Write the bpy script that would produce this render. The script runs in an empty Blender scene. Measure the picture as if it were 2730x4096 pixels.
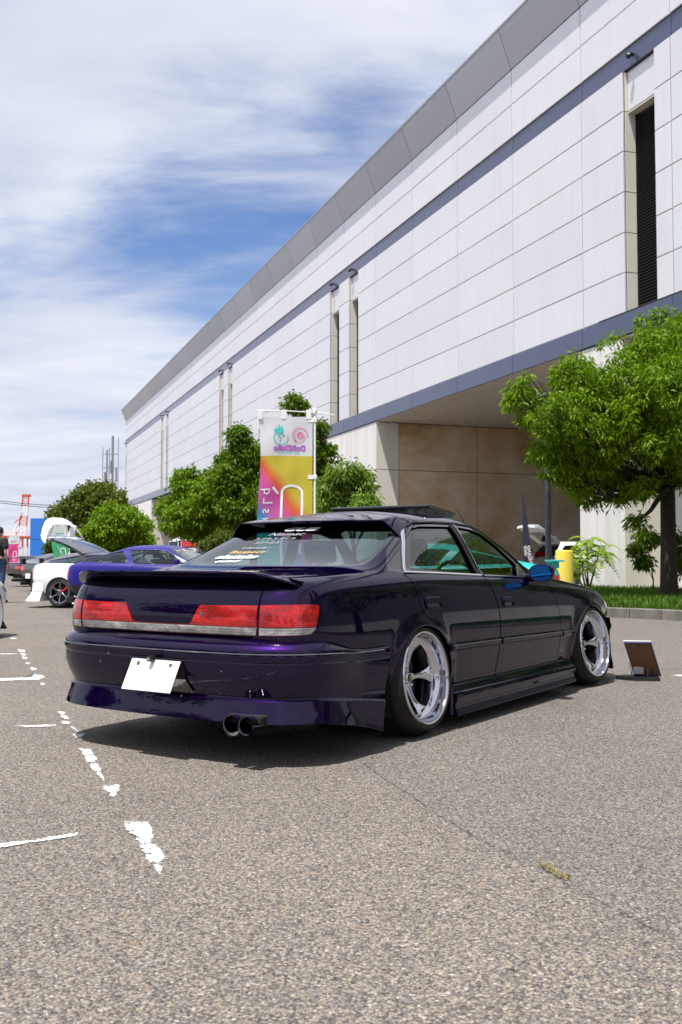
import bpy, bmesh, math, random
import numpy as np
from mathutils import Vector, Matrix, geometry
random.seed(7); rng = np.random.RandomState(7)
R = math.radians
scn = bpy.context.scene
COL = scn.collection
# ------------------------------------------------------------------ camera, sky, sun, exposure
cam_d = bpy.data.cameras.new('camera'); cam = bpy.data.objects.new('camera', cam_d); COL.objects.link(cam)
cam.location = (0, 0, 0.98); cam.rotation_euler = (R(90 + 2.765), 0, 0)
cam_d.sensor_fit = 'VERTICAL'; cam_d.sensor_height = 36; cam_d.sensor_width = 24; cam_d.lens = 35
cam_d.clip_start = 0.05; cam_d.clip_end = 6000
cam_d.dof.use_dof = True; cam_d.dof.focus_distance = 5.7; cam_d.dof.aperture_fstop = 7.0
scn.camera = cam
scn.view_settings.view_transform = 'Standard'; scn.view_settings.look = 'None'
scn.view_settings.exposure = 0.55; scn.view_settings.gamma = 1
scn.view_settings.use_curve_mapping = False
SUN_DIR = Vector((-0.192, -0.288, 1.0)).normalized()      # towards the sun
sun_d = bpy.data.lights.new('sun', 'SUN'); sun = bpy.data.objects.new('sun', sun_d); COL.objects.link(sun)
sun_d.energy = 4.7; sun_d.angle = R(0.53); sun_d.color = (1.0, 0.96, 0.9)
sun.rotation_euler = SUN_DIR.to_track_quat('Z', 'Y').to_euler()
world = bpy.data.worlds.new('World'); scn.world = world; world.use_nodes = True
def build_world():
    nt = world.node_tree; N = nt.nodes; L = nt.links; N.clear()
    out = N.new('ShaderNodeOutputWorld'); bg = N.new('ShaderNodeBackground'); bg.inputs[1].default_value = 0.1
    L.new(bg.outputs[0], out.inputs[0])
    sky = N.new('ShaderNodeTexSky'); sky.sky_type = 'NISHITA'; sky.sun_disc = False
    sky.sun_elevation = math.asin(SUN_DIR.z); sky.sun_rotation = math.atan2(SUN_DIR.x, SUN_DIR.y)
    sky.air_density = 1.0; sky.dust_density = 0.6; sky.ozone_density = 3.0
    tc = N.new('ShaderNodeTexCoord'); sep = N.new('ShaderNodeSeparateXYZ'); L.new(tc.outputs['Generated'], sep.inputs[0])
    def M(op, a, b=None, clamp=False):
        m = N.new('ShaderNodeMath'); m.operation = op; m.use_clamp = clamp
        for i, v in enumerate((a, b)):
            if v is None: continue
            if isinstance(v, (int, float)): m.inputs[i].default_value = v
            else: L.new(v, m.inputs[i])
        return m.outputs[0]
    zc = M('MAXIMUM', sep.outputs[2], 0.0); z = M('ADD', zc, 0.12)
    px = M('DIVIDE', sep.outputs[0], z); py = M('DIVIDE', sep.outputs[1], z)
    cmb = N.new('ShaderNodeCombineXYZ'); L.new(px, cmb.inputs[0]); L.new(py, cmb.inputs[1])
    mp = N.new('ShaderNodeMapping'); L.new(cmb.outputs[0], mp.inputs[0]); mp.inputs['Rotation'].default_value = (0, 0, R(28)); mp.inputs['Location'].default_value = (5.3, 1.9, 0)
    mp.inputs['Scale'].default_value = (0.85, 1.5, 1)
    def noise(src, sc, det, rough, dist=0.0):
        n = N.new('ShaderNodeTexNoise'); L.new(src, n.inputs['Vector']); n.inputs['Scale'].default_value = sc
        n.inputs['Detail'].default_value = det; n.inputs['Roughness'].default_value = rough; n.inputs['Distortion'].default_value = dist; return n.outputs['Fac']
    a = noise(mp.outputs[0], 0.75, 9, 0.56, 0.35); b = noise(mp.outputs[0], 3.2, 8, 0.62, 0.6); c = noise(mp.outputs[0], 0.28, 3, 0.5)
    s = M('ADD', M('MULTIPLY', a, 0.7), M('ADD', M('MULTIPLY', b, 0.22), M('MULTIPLY', c, 0.42)))
    def lobe(v, lo, amt):      # the cloud sheet is thinner round this direction
        d = N.new('ShaderNodeVectorMath'); d.operation = 'DOT_PRODUCT'; L.new(tc.outputs['Generated'], d.inputs[0]); d.inputs[1].default_value = Vector(v).normalized()
        r = N.new('ShaderNodeMapRange'); r.interpolation_type = 'SMOOTHSTEP'; L.new(d.outputs['Value'], r.inputs[0]); r.inputs[1].default_value = lo; r.inputs[2].default_value = 1.0; r.inputs[3].default_value = 0; r.inputs[4].default_value = amt; return r.outputs[0]
    s = M('SUBTRACT', s, lobe((-.085, .94, .325), .978, .15)); s = M('SUBTRACT', s, lobe((.10, .888, .46), .988, .09)); s = M('SUBTRACT', s, lobe((-.16, 1, .10), .988, .05))
    s = M('ADD', s, .145)
    rmp = N.new('ShaderNodeMapRange'); rmp.interpolation_type = 'SMOOTHERSTEP'; L.new(s, rmp.inputs[0]); rmp.inputs[1].default_value = 0.44; rmp.inputs[2].default_value = 0.76
    dens = rmp.outputs[0]
    hz = N.new('ShaderNodeMapRange'); L.new(sep.outputs[2], hz.inputs[0]); hz.inputs[1].default_value = 0.0; hz.inputs[2].default_value = 0.35; hz.inputs[3].default_value = 0.55; hz.inputs[4].default_value = 0.0
    dens = M('MAXIMUM', dens, M('MULTIPLY', hz.outputs[0], 1.0))
    dens = M('MULTIPLY', dens, 0.93)
    shade = N.new('ShaderNodeMapRange'); L.new(noise(mp.outputs[0], 1.3, 7, 0.55, 0.3), shade.inputs[0]); shade.inputs[1].default_value = 0.3; shade.inputs[2].default_value = 0.7
    cr = N.new('ShaderNodeMix'); cr.data_type = 'RGBA'; L.new(shade.outputs[0], cr.inputs[0]); cr.inputs[6].default_value = (4.2, 4.5, 5.6, 1); cr.inputs[7].default_value = (6.4, 6.55, 7.0, 1)
    skm = N.new('ShaderNodeMix'); skm.data_type = 'RGBA'; skm.blend_type = 'MULTIPLY'; skm.inputs[0].default_value = 1.0; L.new(sky.outputs[0], skm.inputs[6]); skm.inputs[7].default_value = (0.62, 0.78, 1.0, 1)
    mx = N.new('ShaderNodeMix'); mx.data_type = 'RGBA'; L.new(dens, mx.inputs[0]); L.new(skm.outputs[2], mx.inputs[6]); L.new(cr.outputs[2], mx.inputs[7])
    L.new(mx.outputs[2], bg.inputs[0])
build_world()

# ------------------------------------------------------------------ materials
MATS = {}
class NT:
    def __init__(s, name):
        s.m = bpy.data.materials.new(name); s.m.use_nodes = True; s.t = s.m.node_tree; s.N = s.t.nodes; s.L = s.t.links
        s.b = s.N['Principled BSDF']; s.out = s.N['Material Output']; MATS[name] = s.m
    def n(s, typ, **kw):
        x = s.N.new(typ)
        for k, v in kw.items():
            if k.startswith('i_'):
                x.inputs[k[2:].replace('_', ' ')].default_value = v
            else: setattr(x, k, v)
        return x
    def l(s, a, b): s.L.new(a, b)
    def coord(s, kind='Object', scale=(1, 1, 1)):
        tc = s.n('ShaderNodeTexCoord'); mp = s.n('ShaderNodeMapping'); mp.inputs['Scale'].default_value = scale
        s.l(tc.outputs[kind], mp.inputs[0]); return mp.outputs[0]
    def world(s, scale=(1, 1, 1)):
        g = s.n('ShaderNodeNewGeometry'); mp = s.n('ShaderNodeMapping'); mp.inputs['Scale'].default_value = scale
        s.l(g.outputs['Position'], mp.inputs[0]); return mp.outputs[0]
    def noise(s, vec, sc, det=4, rough=.5, dist=0):
        n = s.n('ShaderNodeTexNoise'); n.inputs['Scale'].default_value = sc; n.inputs['Detail'].default_value = det; n.inputs['Roughness'].default_value = rough; n.inputs['Distortion'].default_value = dist
        s.l(vec, n.inputs['Vector']); return n.outputs['Fac']
    def ramp(s, fac, stops):
        r = s.n('ShaderNodeValToRGB'); e = r.color_ramp.elements
        while len(e) < len(stops): e.new(.5)
        for x, (p, c) in zip(e, stops):
            x.position = p; x.color = (*c, 1) if len(c) == 3 else c
        s.l(fac, r.inputs[0]); return r.outputs[0]
    def mix(s, fac, a, b, mode='MIX'):
        m = s.n('ShaderNodeMix', data_type='RGBA', blend_type=mode)
        for i, v in ((0, fac), (6, a), (7, b)):
            if isinstance(v, (int, float)): m.inputs[i].default_value = v
            elif isinstance(v, tuple): m.inputs[i].default_value = (*v, 1) if len(v) == 3 else v
            else: s.l(v, m.inputs[i])
        return m.outputs[2]
    def math(s, op, a, b=0.0, clamp=False):
        m = s.n('ShaderNodeMath', operation=op, use_clamp=clamp)
        for i, v in enumerate((a, b)):
            if isinstance(v, (int, float)): m.inputs[i].default_value = v
            else: s.l(v, m.inputs[i])
        return m.outputs[0]
    def bump(s, h, strength, dist=0.01, into=None):
        b = s.n('ShaderNodeBump'); b.inputs['Strength'].default_value = strength; b.inputs['Distance'].default_value = dist
        s.l(h, b.inputs['Height']); s.l(b.outputs[0], (into or s.b).inputs['Normal']); return b
    def set(s, **kw):
        for k, v in kw.items():
            i = s.b.inputs[k.replace('_', ' ')]
            if isinstance(v, bpy.types.NodeSocket): s.l(v, i)
            elif isinstance(v, tuple) and len(v) == 3: i.default_value = (*v, 1)
            else: i.default_value = v
        return s.m
def plain(name, col, rough=.5, metal=0.0, var=0.12, sc=6.0, **kw):
    m = NT(name); v = m.noise(m.coord(), sc, 5, .6)
    c = m.mix(v, tuple(max(0, x * (1 - var)) for x in col), tuple(x * (1 + var) for x in col))
    m.set(Base_Color=c, Roughness=rough, Metallic=metal, **kw); return m.m
def paint(name, col, metal=.5, rough=.32, coat=1.0, flake=.0):
    m = NT(name); c = m.coord(scale=(1, 1, 1)); v = m.noise(c, 900, 1, .5)
    m.set(Base_Color=m.mix(v, tuple(x * .7 for x in col), tuple(x * 1.3 for x in col)), Roughness=rough, Metallic=metal, Coat_Weight=coat, Coat_Roughness=0.012, Coat_IOR=1.52)
    return m.m
def mk_asphalt():
    m = NT('asphalt'); w = m.world()
    def vor(sc):
        v = m.n('ShaderNodeTexVoronoi'); v.inputs['Scale'].default_value = sc; m.l(w, v.inputs['Vector']); return v
    v1 = vor(140); v2 = vor(270)
    sp = m.n('ShaderNodeSeparateColor'); m.l(v1.outputs['Color'], sp.inputs[0])
    sp2 = m.n('ShaderNodeSeparateColor'); m.l(v2.outputs['Color'], sp2.inputs[0])
    c1 = m.ramp(sp.outputs[0], [(0, (.012, .015, .022)), (.22, (.060, .062, .068)), (.5, (.155, .146, .138)), (.78, (.26, .242, .225)), (.93, (.34, .275, .19)), (.975, (.40, .38, .36)), (1, (.52, .50, .48))])
    c2 = m.ramp(sp2.outputs[1], [(0, (.045, .045, .05)), (.4, (.135, .125, .118)), (.75, (.24, .22, .20)), (1, (.50, .46, .42))])
    c = m.mix(.32, c1, c2)
    mort = m.ramp(v1.outputs['Distance'], [(.0, (1, 1, 1)), (.45, (1, 1, 1)), (.8, (.55, .53, .5))])
    c = m.mix(.85, c, mort, 'MULTIPLY')
    big = m.noise(w, .55, 5, .6); c = m.mix(1.0, c, m.ramp(big, [(.3, (.86, .83, .80)), (.7, (1.13, 1.08, 1.02))]), 'MULTIPLY')
    rust = m.noise(w, 16, 3, .5); rf = m.ramp(rust, [(.67, (0, 0, 0)), (.72, (1, 1, 1))]); c = m.mix(m.math('MULTIPLY', rf, .45), c, (.20, .11, .055))
    # a resurfaced darker lane beyond the far seam
    stain = m.noise(w, 1.1, 5, .65); sf = m.ramp(stain, [(.56, (0, 0, 0)), (.74, (.34, .34, .34))]); c = m.mix(sf, c, (.085, .083, .085))
    drip = m.noise(w, 4.3, 2, .4); c = m.mix(m.ramp(drip, [(.72, (0, 0, 0)), (.77, (.45, .45, .45))]), c, (.05, .047, .045))
    # the paving lane on the far side of the seam is a little greyer
    sx = m.n('ShaderNodeSeparateXYZ'); m.l(w, sx.inputs[0]); lane = m.math('ADD', m.math('MULTIPLY', sx.outputs[0], .934), m.math('MULTIPLY', sx.outputs[1], .358)); lane = m.math('ADD', lane, m.math('MULTIPLY', m.noise(w, 14, 3, .6), .05))
    lf = m.n('ShaderNodeMapRange'); m.l(lane, lf.inputs[0]); lf.inputs[1].default_value = 1.735; lf.inputs[2].default_value = 1.765; lf.inputs[3].default_value = 0; lf.inputs[4].default_value = 1.0; c = m.mix(lf.outputs[0], c, m.mix(1.0, c, (.92, .94, .97), 'MULTIPLY'))
    m.set(Base_Color=c, Roughness=.82, Specular_IOR_Level=.35)
    h = m.math('SUBTRACT', 1.0, v1.outputs['Distance']); m.bump(m.math('ADD', h, m.math('MULTIPLY', sp.outputs[1], .5)), .55, .004)
mk_asphalt()
def mk_carpaint():
    m = NT('purple_paint'); c = m.coord(); v = m.noise(c, 1400, 2, .6)
    lw = m.n('ShaderNodeLayerWeight'); lw.inputs[0].default_value = .35
    base = m.mix(v, (.0065, .0012, .020), (.017, .0032, .056))
    m.set(Base_Color=base, Metallic=1.0, Roughness=.40, Specular_Tint=(.22, .06, .45), Coat_Weight=1.0, Coat_Roughness=.004, Coat_IOR=1.42)
mk_carpaint()
def mk_glass(name, tint, refl=1.0, dark=0.0):
    m = NT(name); N = m.N
    tr = m.n('ShaderNodeBsdfTransparent'); tr.inputs[0].default_value = (*tint, 1)
    gl = m.n('ShaderNodeBsdfGlossy'); gl.inputs['Roughness'].default_value = 0.012; gl.inputs[0].default_value = (.95, 1, .98, 1)
    nz = m.noise(m.coord(), 5.0, 2, .5); bp = m.n('ShaderNodeBump'); bp.inputs['Strength'].default_value = .05; bp.inputs['Distance'].default_value = .02; m.l(nz, bp.inputs['Height']); m.l(bp.outputs[0], gl.inputs['Normal'])
    fr = m.n('ShaderNodeFresnel'); ge = m.n('ShaderNodeNewGeometry'); m.l(m.math('SUBTRACT', 1.6, m.math('MULTIPLY', ge.outputs['Backfacing'], 0.975)), fr.inputs[0])
    f = m.math('MULTIPLY', fr.outputs[0], 1.35 * refl, True)
    mx = m.n('ShaderNodeMixShader'); m.l(f, mx.inputs[0]); m.l(tr.outputs[0], mx.inputs[1]); m.l(gl.outputs[0], mx.inputs[2]); m.l(mx.outputs[0], m.out.inputs[0])
mk_glass('window_glass', (.36, .47, .46), .9); mk_glass('dark_glass', (.10, .11, .12)); mk_glass('side_glass', (.58, .68, .65), 1.0); mk_glass('blue_tint_glass', (.25, .32, .5))
def mk_chrome(name, col=(.86, .87, .9), rough=.06):
    m = NT(name); v = m.noise(m.coord(), 30, 3, .5); m.set(Base_Color=col, Metallic=1.0, Roughness=m.math('ADD', rough, m.math('MULTIPLY', v, .03)))
mk_chrome('chrome'); mk_chrome('polished_rim', (.62, .62, .68), .07); mk_chrome('smoked_chrome', (.30, .30, .33), .09); mk_chrome('dark_chrome', (.10, .10, .12), .08); mk_chrome('satin_metal', (.45, .46, .49), .28)
mk_chrome('gunmetal', (.22, .22, .23), .22)
def mk_tyre():
    m = NT('tyre_rubber'); v = m.noise(m.coord(), 40, 4, .6)
    m.set(Base_Color=m.mix(v, (.006, .006, .007), (.012, .012, .012)), Roughness=.55, Specular_IOR_Level=.30)
mk_tyre()
plain('black_plastic', (.012, .012, .013), .38); plain('black_rubber', (.01, .01, .01), .6); plain('underbody', (.008, .008, .008), .9)
plain('gloss_black', (.008, .008, .009), .08, Coat_Weight=1.0); plain('interior_dark', (.022, .021, .022), .75); plain('seat_fabric', (.010, .010, .012), .85)
plain('brake_iron', (.06, .055, .05), .45, .8); plain('gold', (.8, .5, .12), .25, 1.0); plain('plate_white', (.83, .83, .83), .4, var=.02)
plain('sticker_white', (.82, .82, .84), .5, var=.03); plain('sticker_grey', (.42, .42, .43), .5); plain('sticker_orange', (.75, .42, .08), .5)
plain('white_plastic', (.8, .8, .79), .4, var=.04); plain('steel_grey', (.33, .34, .36), .45, .6)
def mk_lens(name, c0, c1, sc, rough=.12, trans=0.0, axes=(1, 1, 1), met=.2):
    m = NT(name); co = m.coord(scale=axes)
    v = m.n('ShaderNodeTexVoronoi'); v.inputs['Scale'].default_value = sc; v.inputs['Randomness'].default_value = .25; m.l(co, v.inputs['Vector'])
    n = m.noise(co, 11, 3, .7); col = m.mix(m.ramp(n, [(.35, (0, 0, 0)), (.65, (1, 1, 1))]), c0, c1)
    sx = m.n('ShaderNodeSeparateXYZ'); m.l(m.coord(), sx.inputs[0])
    def stripes(sock, f, lo): return m.ramp(m.math('FRACT', m.math('MULTIPLY', sock, f)), [(0, (lo, lo, lo)), (.22, (1, 1, 1)), (.85, (1, 1, 1)), (1, (lo, lo, lo))])
    g = m.mix(1.0, stripes(sx.outputs[1], sc * 1.3, .6), stripes(sx.outputs[2], sc * 1.6, .6), 'MULTIPLY'); col = m.mix(1.0, col, g, 'MULTIPLY'); gn = m.noise(co, 55, 3, .8); col = m.mix(m.ramp(gn, [(.60, (0, 0, 0)), (.68, (.8, .8, .8))]), col, tuple(min(1, x * 1.9) for x in c1)); col = m.mix(m.ramp(m.noise(m.coord(scale=(1, 1, 3)), 7, 2, .5), [(.44, (0, 0, 0)), (.60, (.75, .75, .75))]), col, tuple(x * .25 for x in c1))  # bright noise speckles paint lens glints into the colour
    seg = m.ramp(m.math('FRACT', m.math('MULTIPLY', sx.outputs[2], 21.0)), [(0, (.5, .5, .5)), (.1, (1, 1, 1)), (1, (1, 1, 1))]); col = m.mix(1.0, col, seg, 'MULTIPLY')
    m.set(Base_Color=col, Roughness=.25, Metallic=met, Coat_Weight=1.0, Coat_Roughness=.01); m.bump(v.outputs['Distance'], .5, .004)
mk_lens('red_lens', (.42, .003, .004), (.78, .004, .004), 60, axes=(1, 1, 1.6)); mk_lens('clear_lens', (.28, .28, .29), (.85, .85, .86), 75, met=.5); mk_lens('orange_lens', (.5, .1, .01), (.8, .2, .03), 90)
mk_lens('dark_red_lens', (.12, .006, .01), (.35, .02, .02), 90)
plain('red_strip', (.62, .008, .01), .15, Coat_Weight=1.0)
def mk_blue_mirror():
    m = NT('blue_mirror'); v = m.noise(m.coord(), 4, 2, .5); m.set(Base_Color=m.mix(v, (.03, .28, .78), (.05, .33, .85)), Metallic=1.0, Roughness=.03)
mk_blue_mirror()
for nm, c, me in (('white_paint', (.80, .80, .81), 0), ('blue_paint', (.006, .001, .17), .0), ('green_paint', (.02, .07, .008), .0), ('grey_paint', (.05, .052, .058), .2),
                  ('dark_purple_paint', (.03, .01, .045), .0), ('teal_paint', (.01, .40, .38), .0), ('silver_paint', (.62, .63, .66), .3), ('black_paint', (.012, .012, .016), .3)):
    paint(nm, c, me, .35, coat=.25 if nm in ('blue_paint', 'teal_paint', 'green_paint') else .8)
plain('tail_red', (.45, .01, .02), .2, Coat_Weight=1.0)
def mk_panel():
    m = NT('wall_panel'); oi = m.n('ShaderNodeObjectInfo'); g = m.n('ShaderNodeNewGeometry')
    base = m.mix(oi.outputs['Random'], (.72, .72, .75), (.765, .765, .79))
    st = m.noise(m.world((1.4, 1.4, .12)), 2.0, 6, .6); base = m.mix(m.ramp(st, [(.46, (0, 0, 0)), (.75, (.26, .26, .26))]), base, (.60, .58, .53))
    m.set(Base_Color=base, Roughness=.30, Metallic=.28, Specular_IOR_Level=.6)
    m.bump(m.noise(m.world((.7, .7, .35)), .9, 3, .5), .10, .05)
mk_panel()
def mk_cornice():
    m = NT('cornice_metal'); oi = m.n('ShaderNodeObjectInfo')
    m.set(Base_Color=m.mix(oi.outputs['Random'], (.40, .40, .42), (.47, .47, .49)), Roughness=.30, Metallic=.75); m.bump(m.noise(m.world(), .8, 3, .5), .12, .05)
mk_cornice()
def mk_band():
    m = NT('blue_band'); n = m.noise(m.world((1, 1, .3)), 1.2, 5, .6)
    m.set(Base_Color=m.mix(n, (.075, .088, .155), (.10, .118, .20)), Roughness=.22, Metallic=.35, Coat_Weight=.3, Coat_Roughness=.08)
mk_band()
def mk_concrete(name, c0, c1, stain, amt, sc=1.0):
    m = NT(name); w = m.world(); a = m.noise(w, .6 * sc, 7, .62, .3); b = m.noise(m.world((1.5, 1.5, .18)), 1.4 * sc, 6, .6)
    c = m.mix(a, c0, c1); c = m.mix(m.ramp(b, [(.42, (0, 0, 0)), (.72, (amt, amt, amt))]), c, stain)
    m.set(Base_Color=c, Roughness=.75); m.bump(m.noise(w, 60, 4, .6), .12, .01)
mk_concrete('white_wall', (.72, .71, .69), (.80, .79, .77), (.42, .40, .36), .35)
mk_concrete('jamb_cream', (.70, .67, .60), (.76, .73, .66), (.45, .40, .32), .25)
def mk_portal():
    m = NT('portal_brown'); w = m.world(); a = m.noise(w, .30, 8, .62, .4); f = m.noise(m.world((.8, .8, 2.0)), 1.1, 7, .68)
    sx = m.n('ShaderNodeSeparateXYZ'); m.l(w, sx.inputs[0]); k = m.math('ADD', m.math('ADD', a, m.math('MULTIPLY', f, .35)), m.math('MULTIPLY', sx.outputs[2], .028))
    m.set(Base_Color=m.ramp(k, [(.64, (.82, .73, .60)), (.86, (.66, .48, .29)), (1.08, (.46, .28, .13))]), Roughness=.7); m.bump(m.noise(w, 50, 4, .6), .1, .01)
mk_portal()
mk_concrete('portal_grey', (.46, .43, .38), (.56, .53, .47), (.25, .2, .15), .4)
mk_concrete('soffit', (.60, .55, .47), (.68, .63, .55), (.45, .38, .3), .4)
mk_concrete('kerb_concrete', (.13, .125, .11), (.24, .22, .20), (.08, .08, .07), .8, 3)
plain('joint_dark', (.03, .03, .035), .8); plain('louvre', (.02, .02, .022), .5, .3)
def mk_leaf(name, c0, c1, c2, nsc=.9):
    m = NT(name); w = m.world(); a = m.noise(w, nsc, 3, .6); b = m.noise(w, 14, 2, .5)
    c = m.mix(a, c0, c1); c = m.mix(m.ramp(b, [(.45, (0, 0, 0)), (.75, (1, 1, 1))]), c, c2)
    m.set(Base_Color=c, Roughness=.55, Specular_IOR_Level=.22)
    tl = m.n('ShaderNodeBsdfTranslucent'); m.l(m.mix(1.0, c, (1.6, 1.9, .6), 'MULTIPLY'), tl.inputs[0])
    ad = m.n('ShaderNodeMixShader'); ad.inputs[0].default_value = .26; m.l(m.b.outputs[0], ad.inputs[1]); m.l(tl.outputs[0], ad.inputs[2]); m.l(ad.outputs[0], m.out.inputs[0])
mk_leaf('leaf_bright', (.055, .130, .002), (.125, .215, .002), (.23, .30, .004))
mk_leaf('leaf_mid', (.040, .100, .003), (.085, .160, .003), (.17, .22, .004))
mk_leaf('leaf_dark', (.045, .075, .010), (.085, .115, .012), (.13, .15, .016), .5)
mk_leaf('leaf_willow', (.07, .15, .01), (.14, .23, .02), (.26, .32, .07))
mk_leaf('leaf_frond', (.14, .25, .015), (.22, .34, .02), (.32, .42, .04))
mk_leaf('grass_blade', (.03, .09, .008), (.06, .14, .01), (.15, .19, .02), 1.5)
plain('bark', (.035, .028, .020), .9, var=.6, sc=14); plain('soil', (.06, .045, .03), .95, var=.4)
def mk_worn():
    m = NT('worn_road_paint'); w = m.world()
    m.set(Base_Color=m.mix(m.noise(w, 40, 4, .6), (.58, .575, .56), (.80, .80, .785)), Roughness=.7)
    uv = m.n('ShaderNodeTexCoord'); sx = m.n('ShaderNodeSeparateXYZ'); m.l(uv.outputs['UV'], sx.inputs[0])
    n = m.noise(w, 75, 6, .75); n2 = m.noise(w, 9, 4, .65)
    edge = m.math('MULTIPLY', sx.outputs[0], 1.0)     # 0 at rim, 1 inside
    v = m.math('ADD', m.math('MULTIPLY', m.math('SUBTRACT', n, .5), 4.2), m.math('ADD', m.math('MULTIPLY', edge, .62), m.math('MULTIPLY', m.math('SUBTRACT', n2, .5), 3.2)))
    f = m.ramp(v, [(.26, (0, 0, 0)), (.34, (1, 1, 1))])
    m.m.surface_render_method = 'DITHERED'
    tr = m.n('ShaderNodeBsdfTransparent'); mx = m.n('ShaderNodeMixShader'); m.l(f, mx.inputs[0]); m.l(tr.outputs[0], mx.inputs[1]); m.l(m.b.outputs[0], mx.inputs[2]); m.l(mx.outputs[0], m.out.inputs[0])
mk_worn()
plain('crack_dark', (.035, .033, .03), .95); plain('dry_weed', (.24, .20, .09), .9, var=.5, sc=60)
plain('bollard_yellow', (.80, .66, .09), .5, var=.05, sc=3)
plain('frame_back_brown', (.125, .055, .02), .6, var=.15, sc=30); plain('frame_purple', (.04, .035, .10), .4); plain('frame_white', (.8, .8, .8), .4)
plain('crane_red', (.60, .09, .03), .5); plain('crane_white', (.72, .72, .72), .5); plain('ship_blue', (.02, .17, .58), .5, var=.05, sc=.05); plain('ship_white', (.78, .78, .78), .5, var=.03, sc=.1)
plain('tent_red', (.60, .02, .03), .7); plain('tent_white', (.78, .76, .77), .7); plain('tent_black', (.03, .028, .04), .7)
plain('cloth_black', (.012, .012, .014), .85); plain('denim', (.035, .075, .17), .85, var=.3, sc=20); plain('skin', (.42, .25, .17), .5, var=.06); plain('hair_black', (.012, .01, .009), .5)
plain('cloth_grey_blue', (.10, .12, .17), .85); plain('shoe_dark', (.03, .03, .03), .6)
plain('wheel_red', (.5, .02, .02), .3); plain('feather_navy', (.03, .025, .06), .7)
def cloth(name, fn):
    m = NT(name); fn(m); 
    p = m.b.inputs['Base Color'].links[0].from_socket
    tl = m.n('ShaderNodeBsdfTranslucent'); m.l(p, tl.inputs[0]); ad = m.n('ShaderNodeMixShader'); ad.inputs[0].default_value = .38
    m.l(m.b.outputs[0], ad.inputs[1]); m.l(tl.outputs[0], ad.inputs[2]); m.l(ad.outputs[0], m.out.inputs[0]); m.b.inputs['Roughness'].default_value = .75
def rainbow(m):
    uv = m.n('ShaderNodeTexCoord'); s = m.n('ShaderNodeSeparateXYZ'); m.l(uv.outputs['UV'], s.inputs[0]); u, v = s.outputs[0], s.outputs[1]   # u: 0 left..1 right as seen, v: 0 top .. 1 bottom
    t = m.math('ADD', v, m.math('MULTIPLY', m.math('SUBTRACT', .62, u), .42)); t = m.math('ADD', t, m.math('MULTIPLY', m.math('SUBTRACT', m.noise(uv.outputs['UV'], 2.2, 2, .5), .5), .16))
    c = m.ramp(t, [(.30, (.62, .53, .05)), (.45, (.64, .52, .05)), (.54, (.80, .13, .05)), (.64, (.68, .10, .40)), (.76, (.62, .16, .48)), (.84, (.08, .25, .62)), (.93, (.03, .55, .55))])
    wh = m.ramp(v, [(.238, (1, 1, 1)), (.241, (0, 0, 0))]); m.set(Base_Color=m.mix(wh, c, (.76, .76, .79)))
cloth('banner_rainbow', rainbow)
def twotone(c):
    def f(m):
        uv = m.n('ShaderNodeTexCoord'); s = m.n('ShaderNodeSeparateXYZ'); m.l(uv.outputs['UV'], s.inputs[0])
        m.set(Base_Color=m.mix(m.ramp(s.outputs[1], [(.27, (1, 1, 1)), (.275, (0, 0, 0))]), c, (.72, .74, .74)))
    return f
cloth('banner_green', twotone((.06, .42, .17))); cloth('banner_pink', twotone((.75, .08, .30)))
mt = MATS

# ------------------------------------------------------------------ mesh helpers
def mesh_obj(name, verts, faces, m, parent=None, smooth=False, normals=None, uvs=None):
    me = bpy.data.meshes.new(name); me.from_pydata([tuple(map(float, v)) for v in verts], [], [tuple(int(i) for i in f) for f in faces])
    ms = m if isinstance(m, (list, tuple)) else [m]
    for x in ms: me.materials.append(mt[x] if isinstance(x, str) else x)
    if smooth: me.polygons.foreach_set('use_smooth', [True] * len(me.polygons))
    if uvs is not None:
        ul = me.uv_layers.new(name='UVMap'); idx = np.empty(len(me.loops), dtype=np.int32); me.loops.foreach_get('vertex_index', idx)
        ul.data.foreach_set('uv', np.asarray(uvs, dtype=np.float32)[idx].ravel())
    me.update()
    if normals is not None:
        me.normals_split_custom_set_from_vertices([tuple(map(float, n)) for n in normals])
    o = bpy.data.objects.new(name, me); COL.objects.link(o)
    if parent: o.parent = parent
    return o
def link_mesh(name, me, parent=None, loc=(0, 0, 0), rot=(0, 0, 0), scale=(1, 1, 1)):
    o = bpy.data.objects.new(name, me); COL.objects.link(o); o.location = loc; o.rotation_euler = rot; o.scale = scale
    if parent: o.parent = parent
    return o
def empty(name, loc=(0, 0, 0), rz=0.0):
    o = bpy.data.objects.new(name, None); COL.objects.link(o); o.location = loc; o.rotation_euler = (0, 0, rz); o.empty_display_size = .1; return o
def tag(o, label=None, cat=None, group=None, kind=None):
    if label: o['label'] = label
    if cat: o['category'] = cat
    if group: o['group'] = group
    if kind: o['kind'] = kind
    return o
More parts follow.
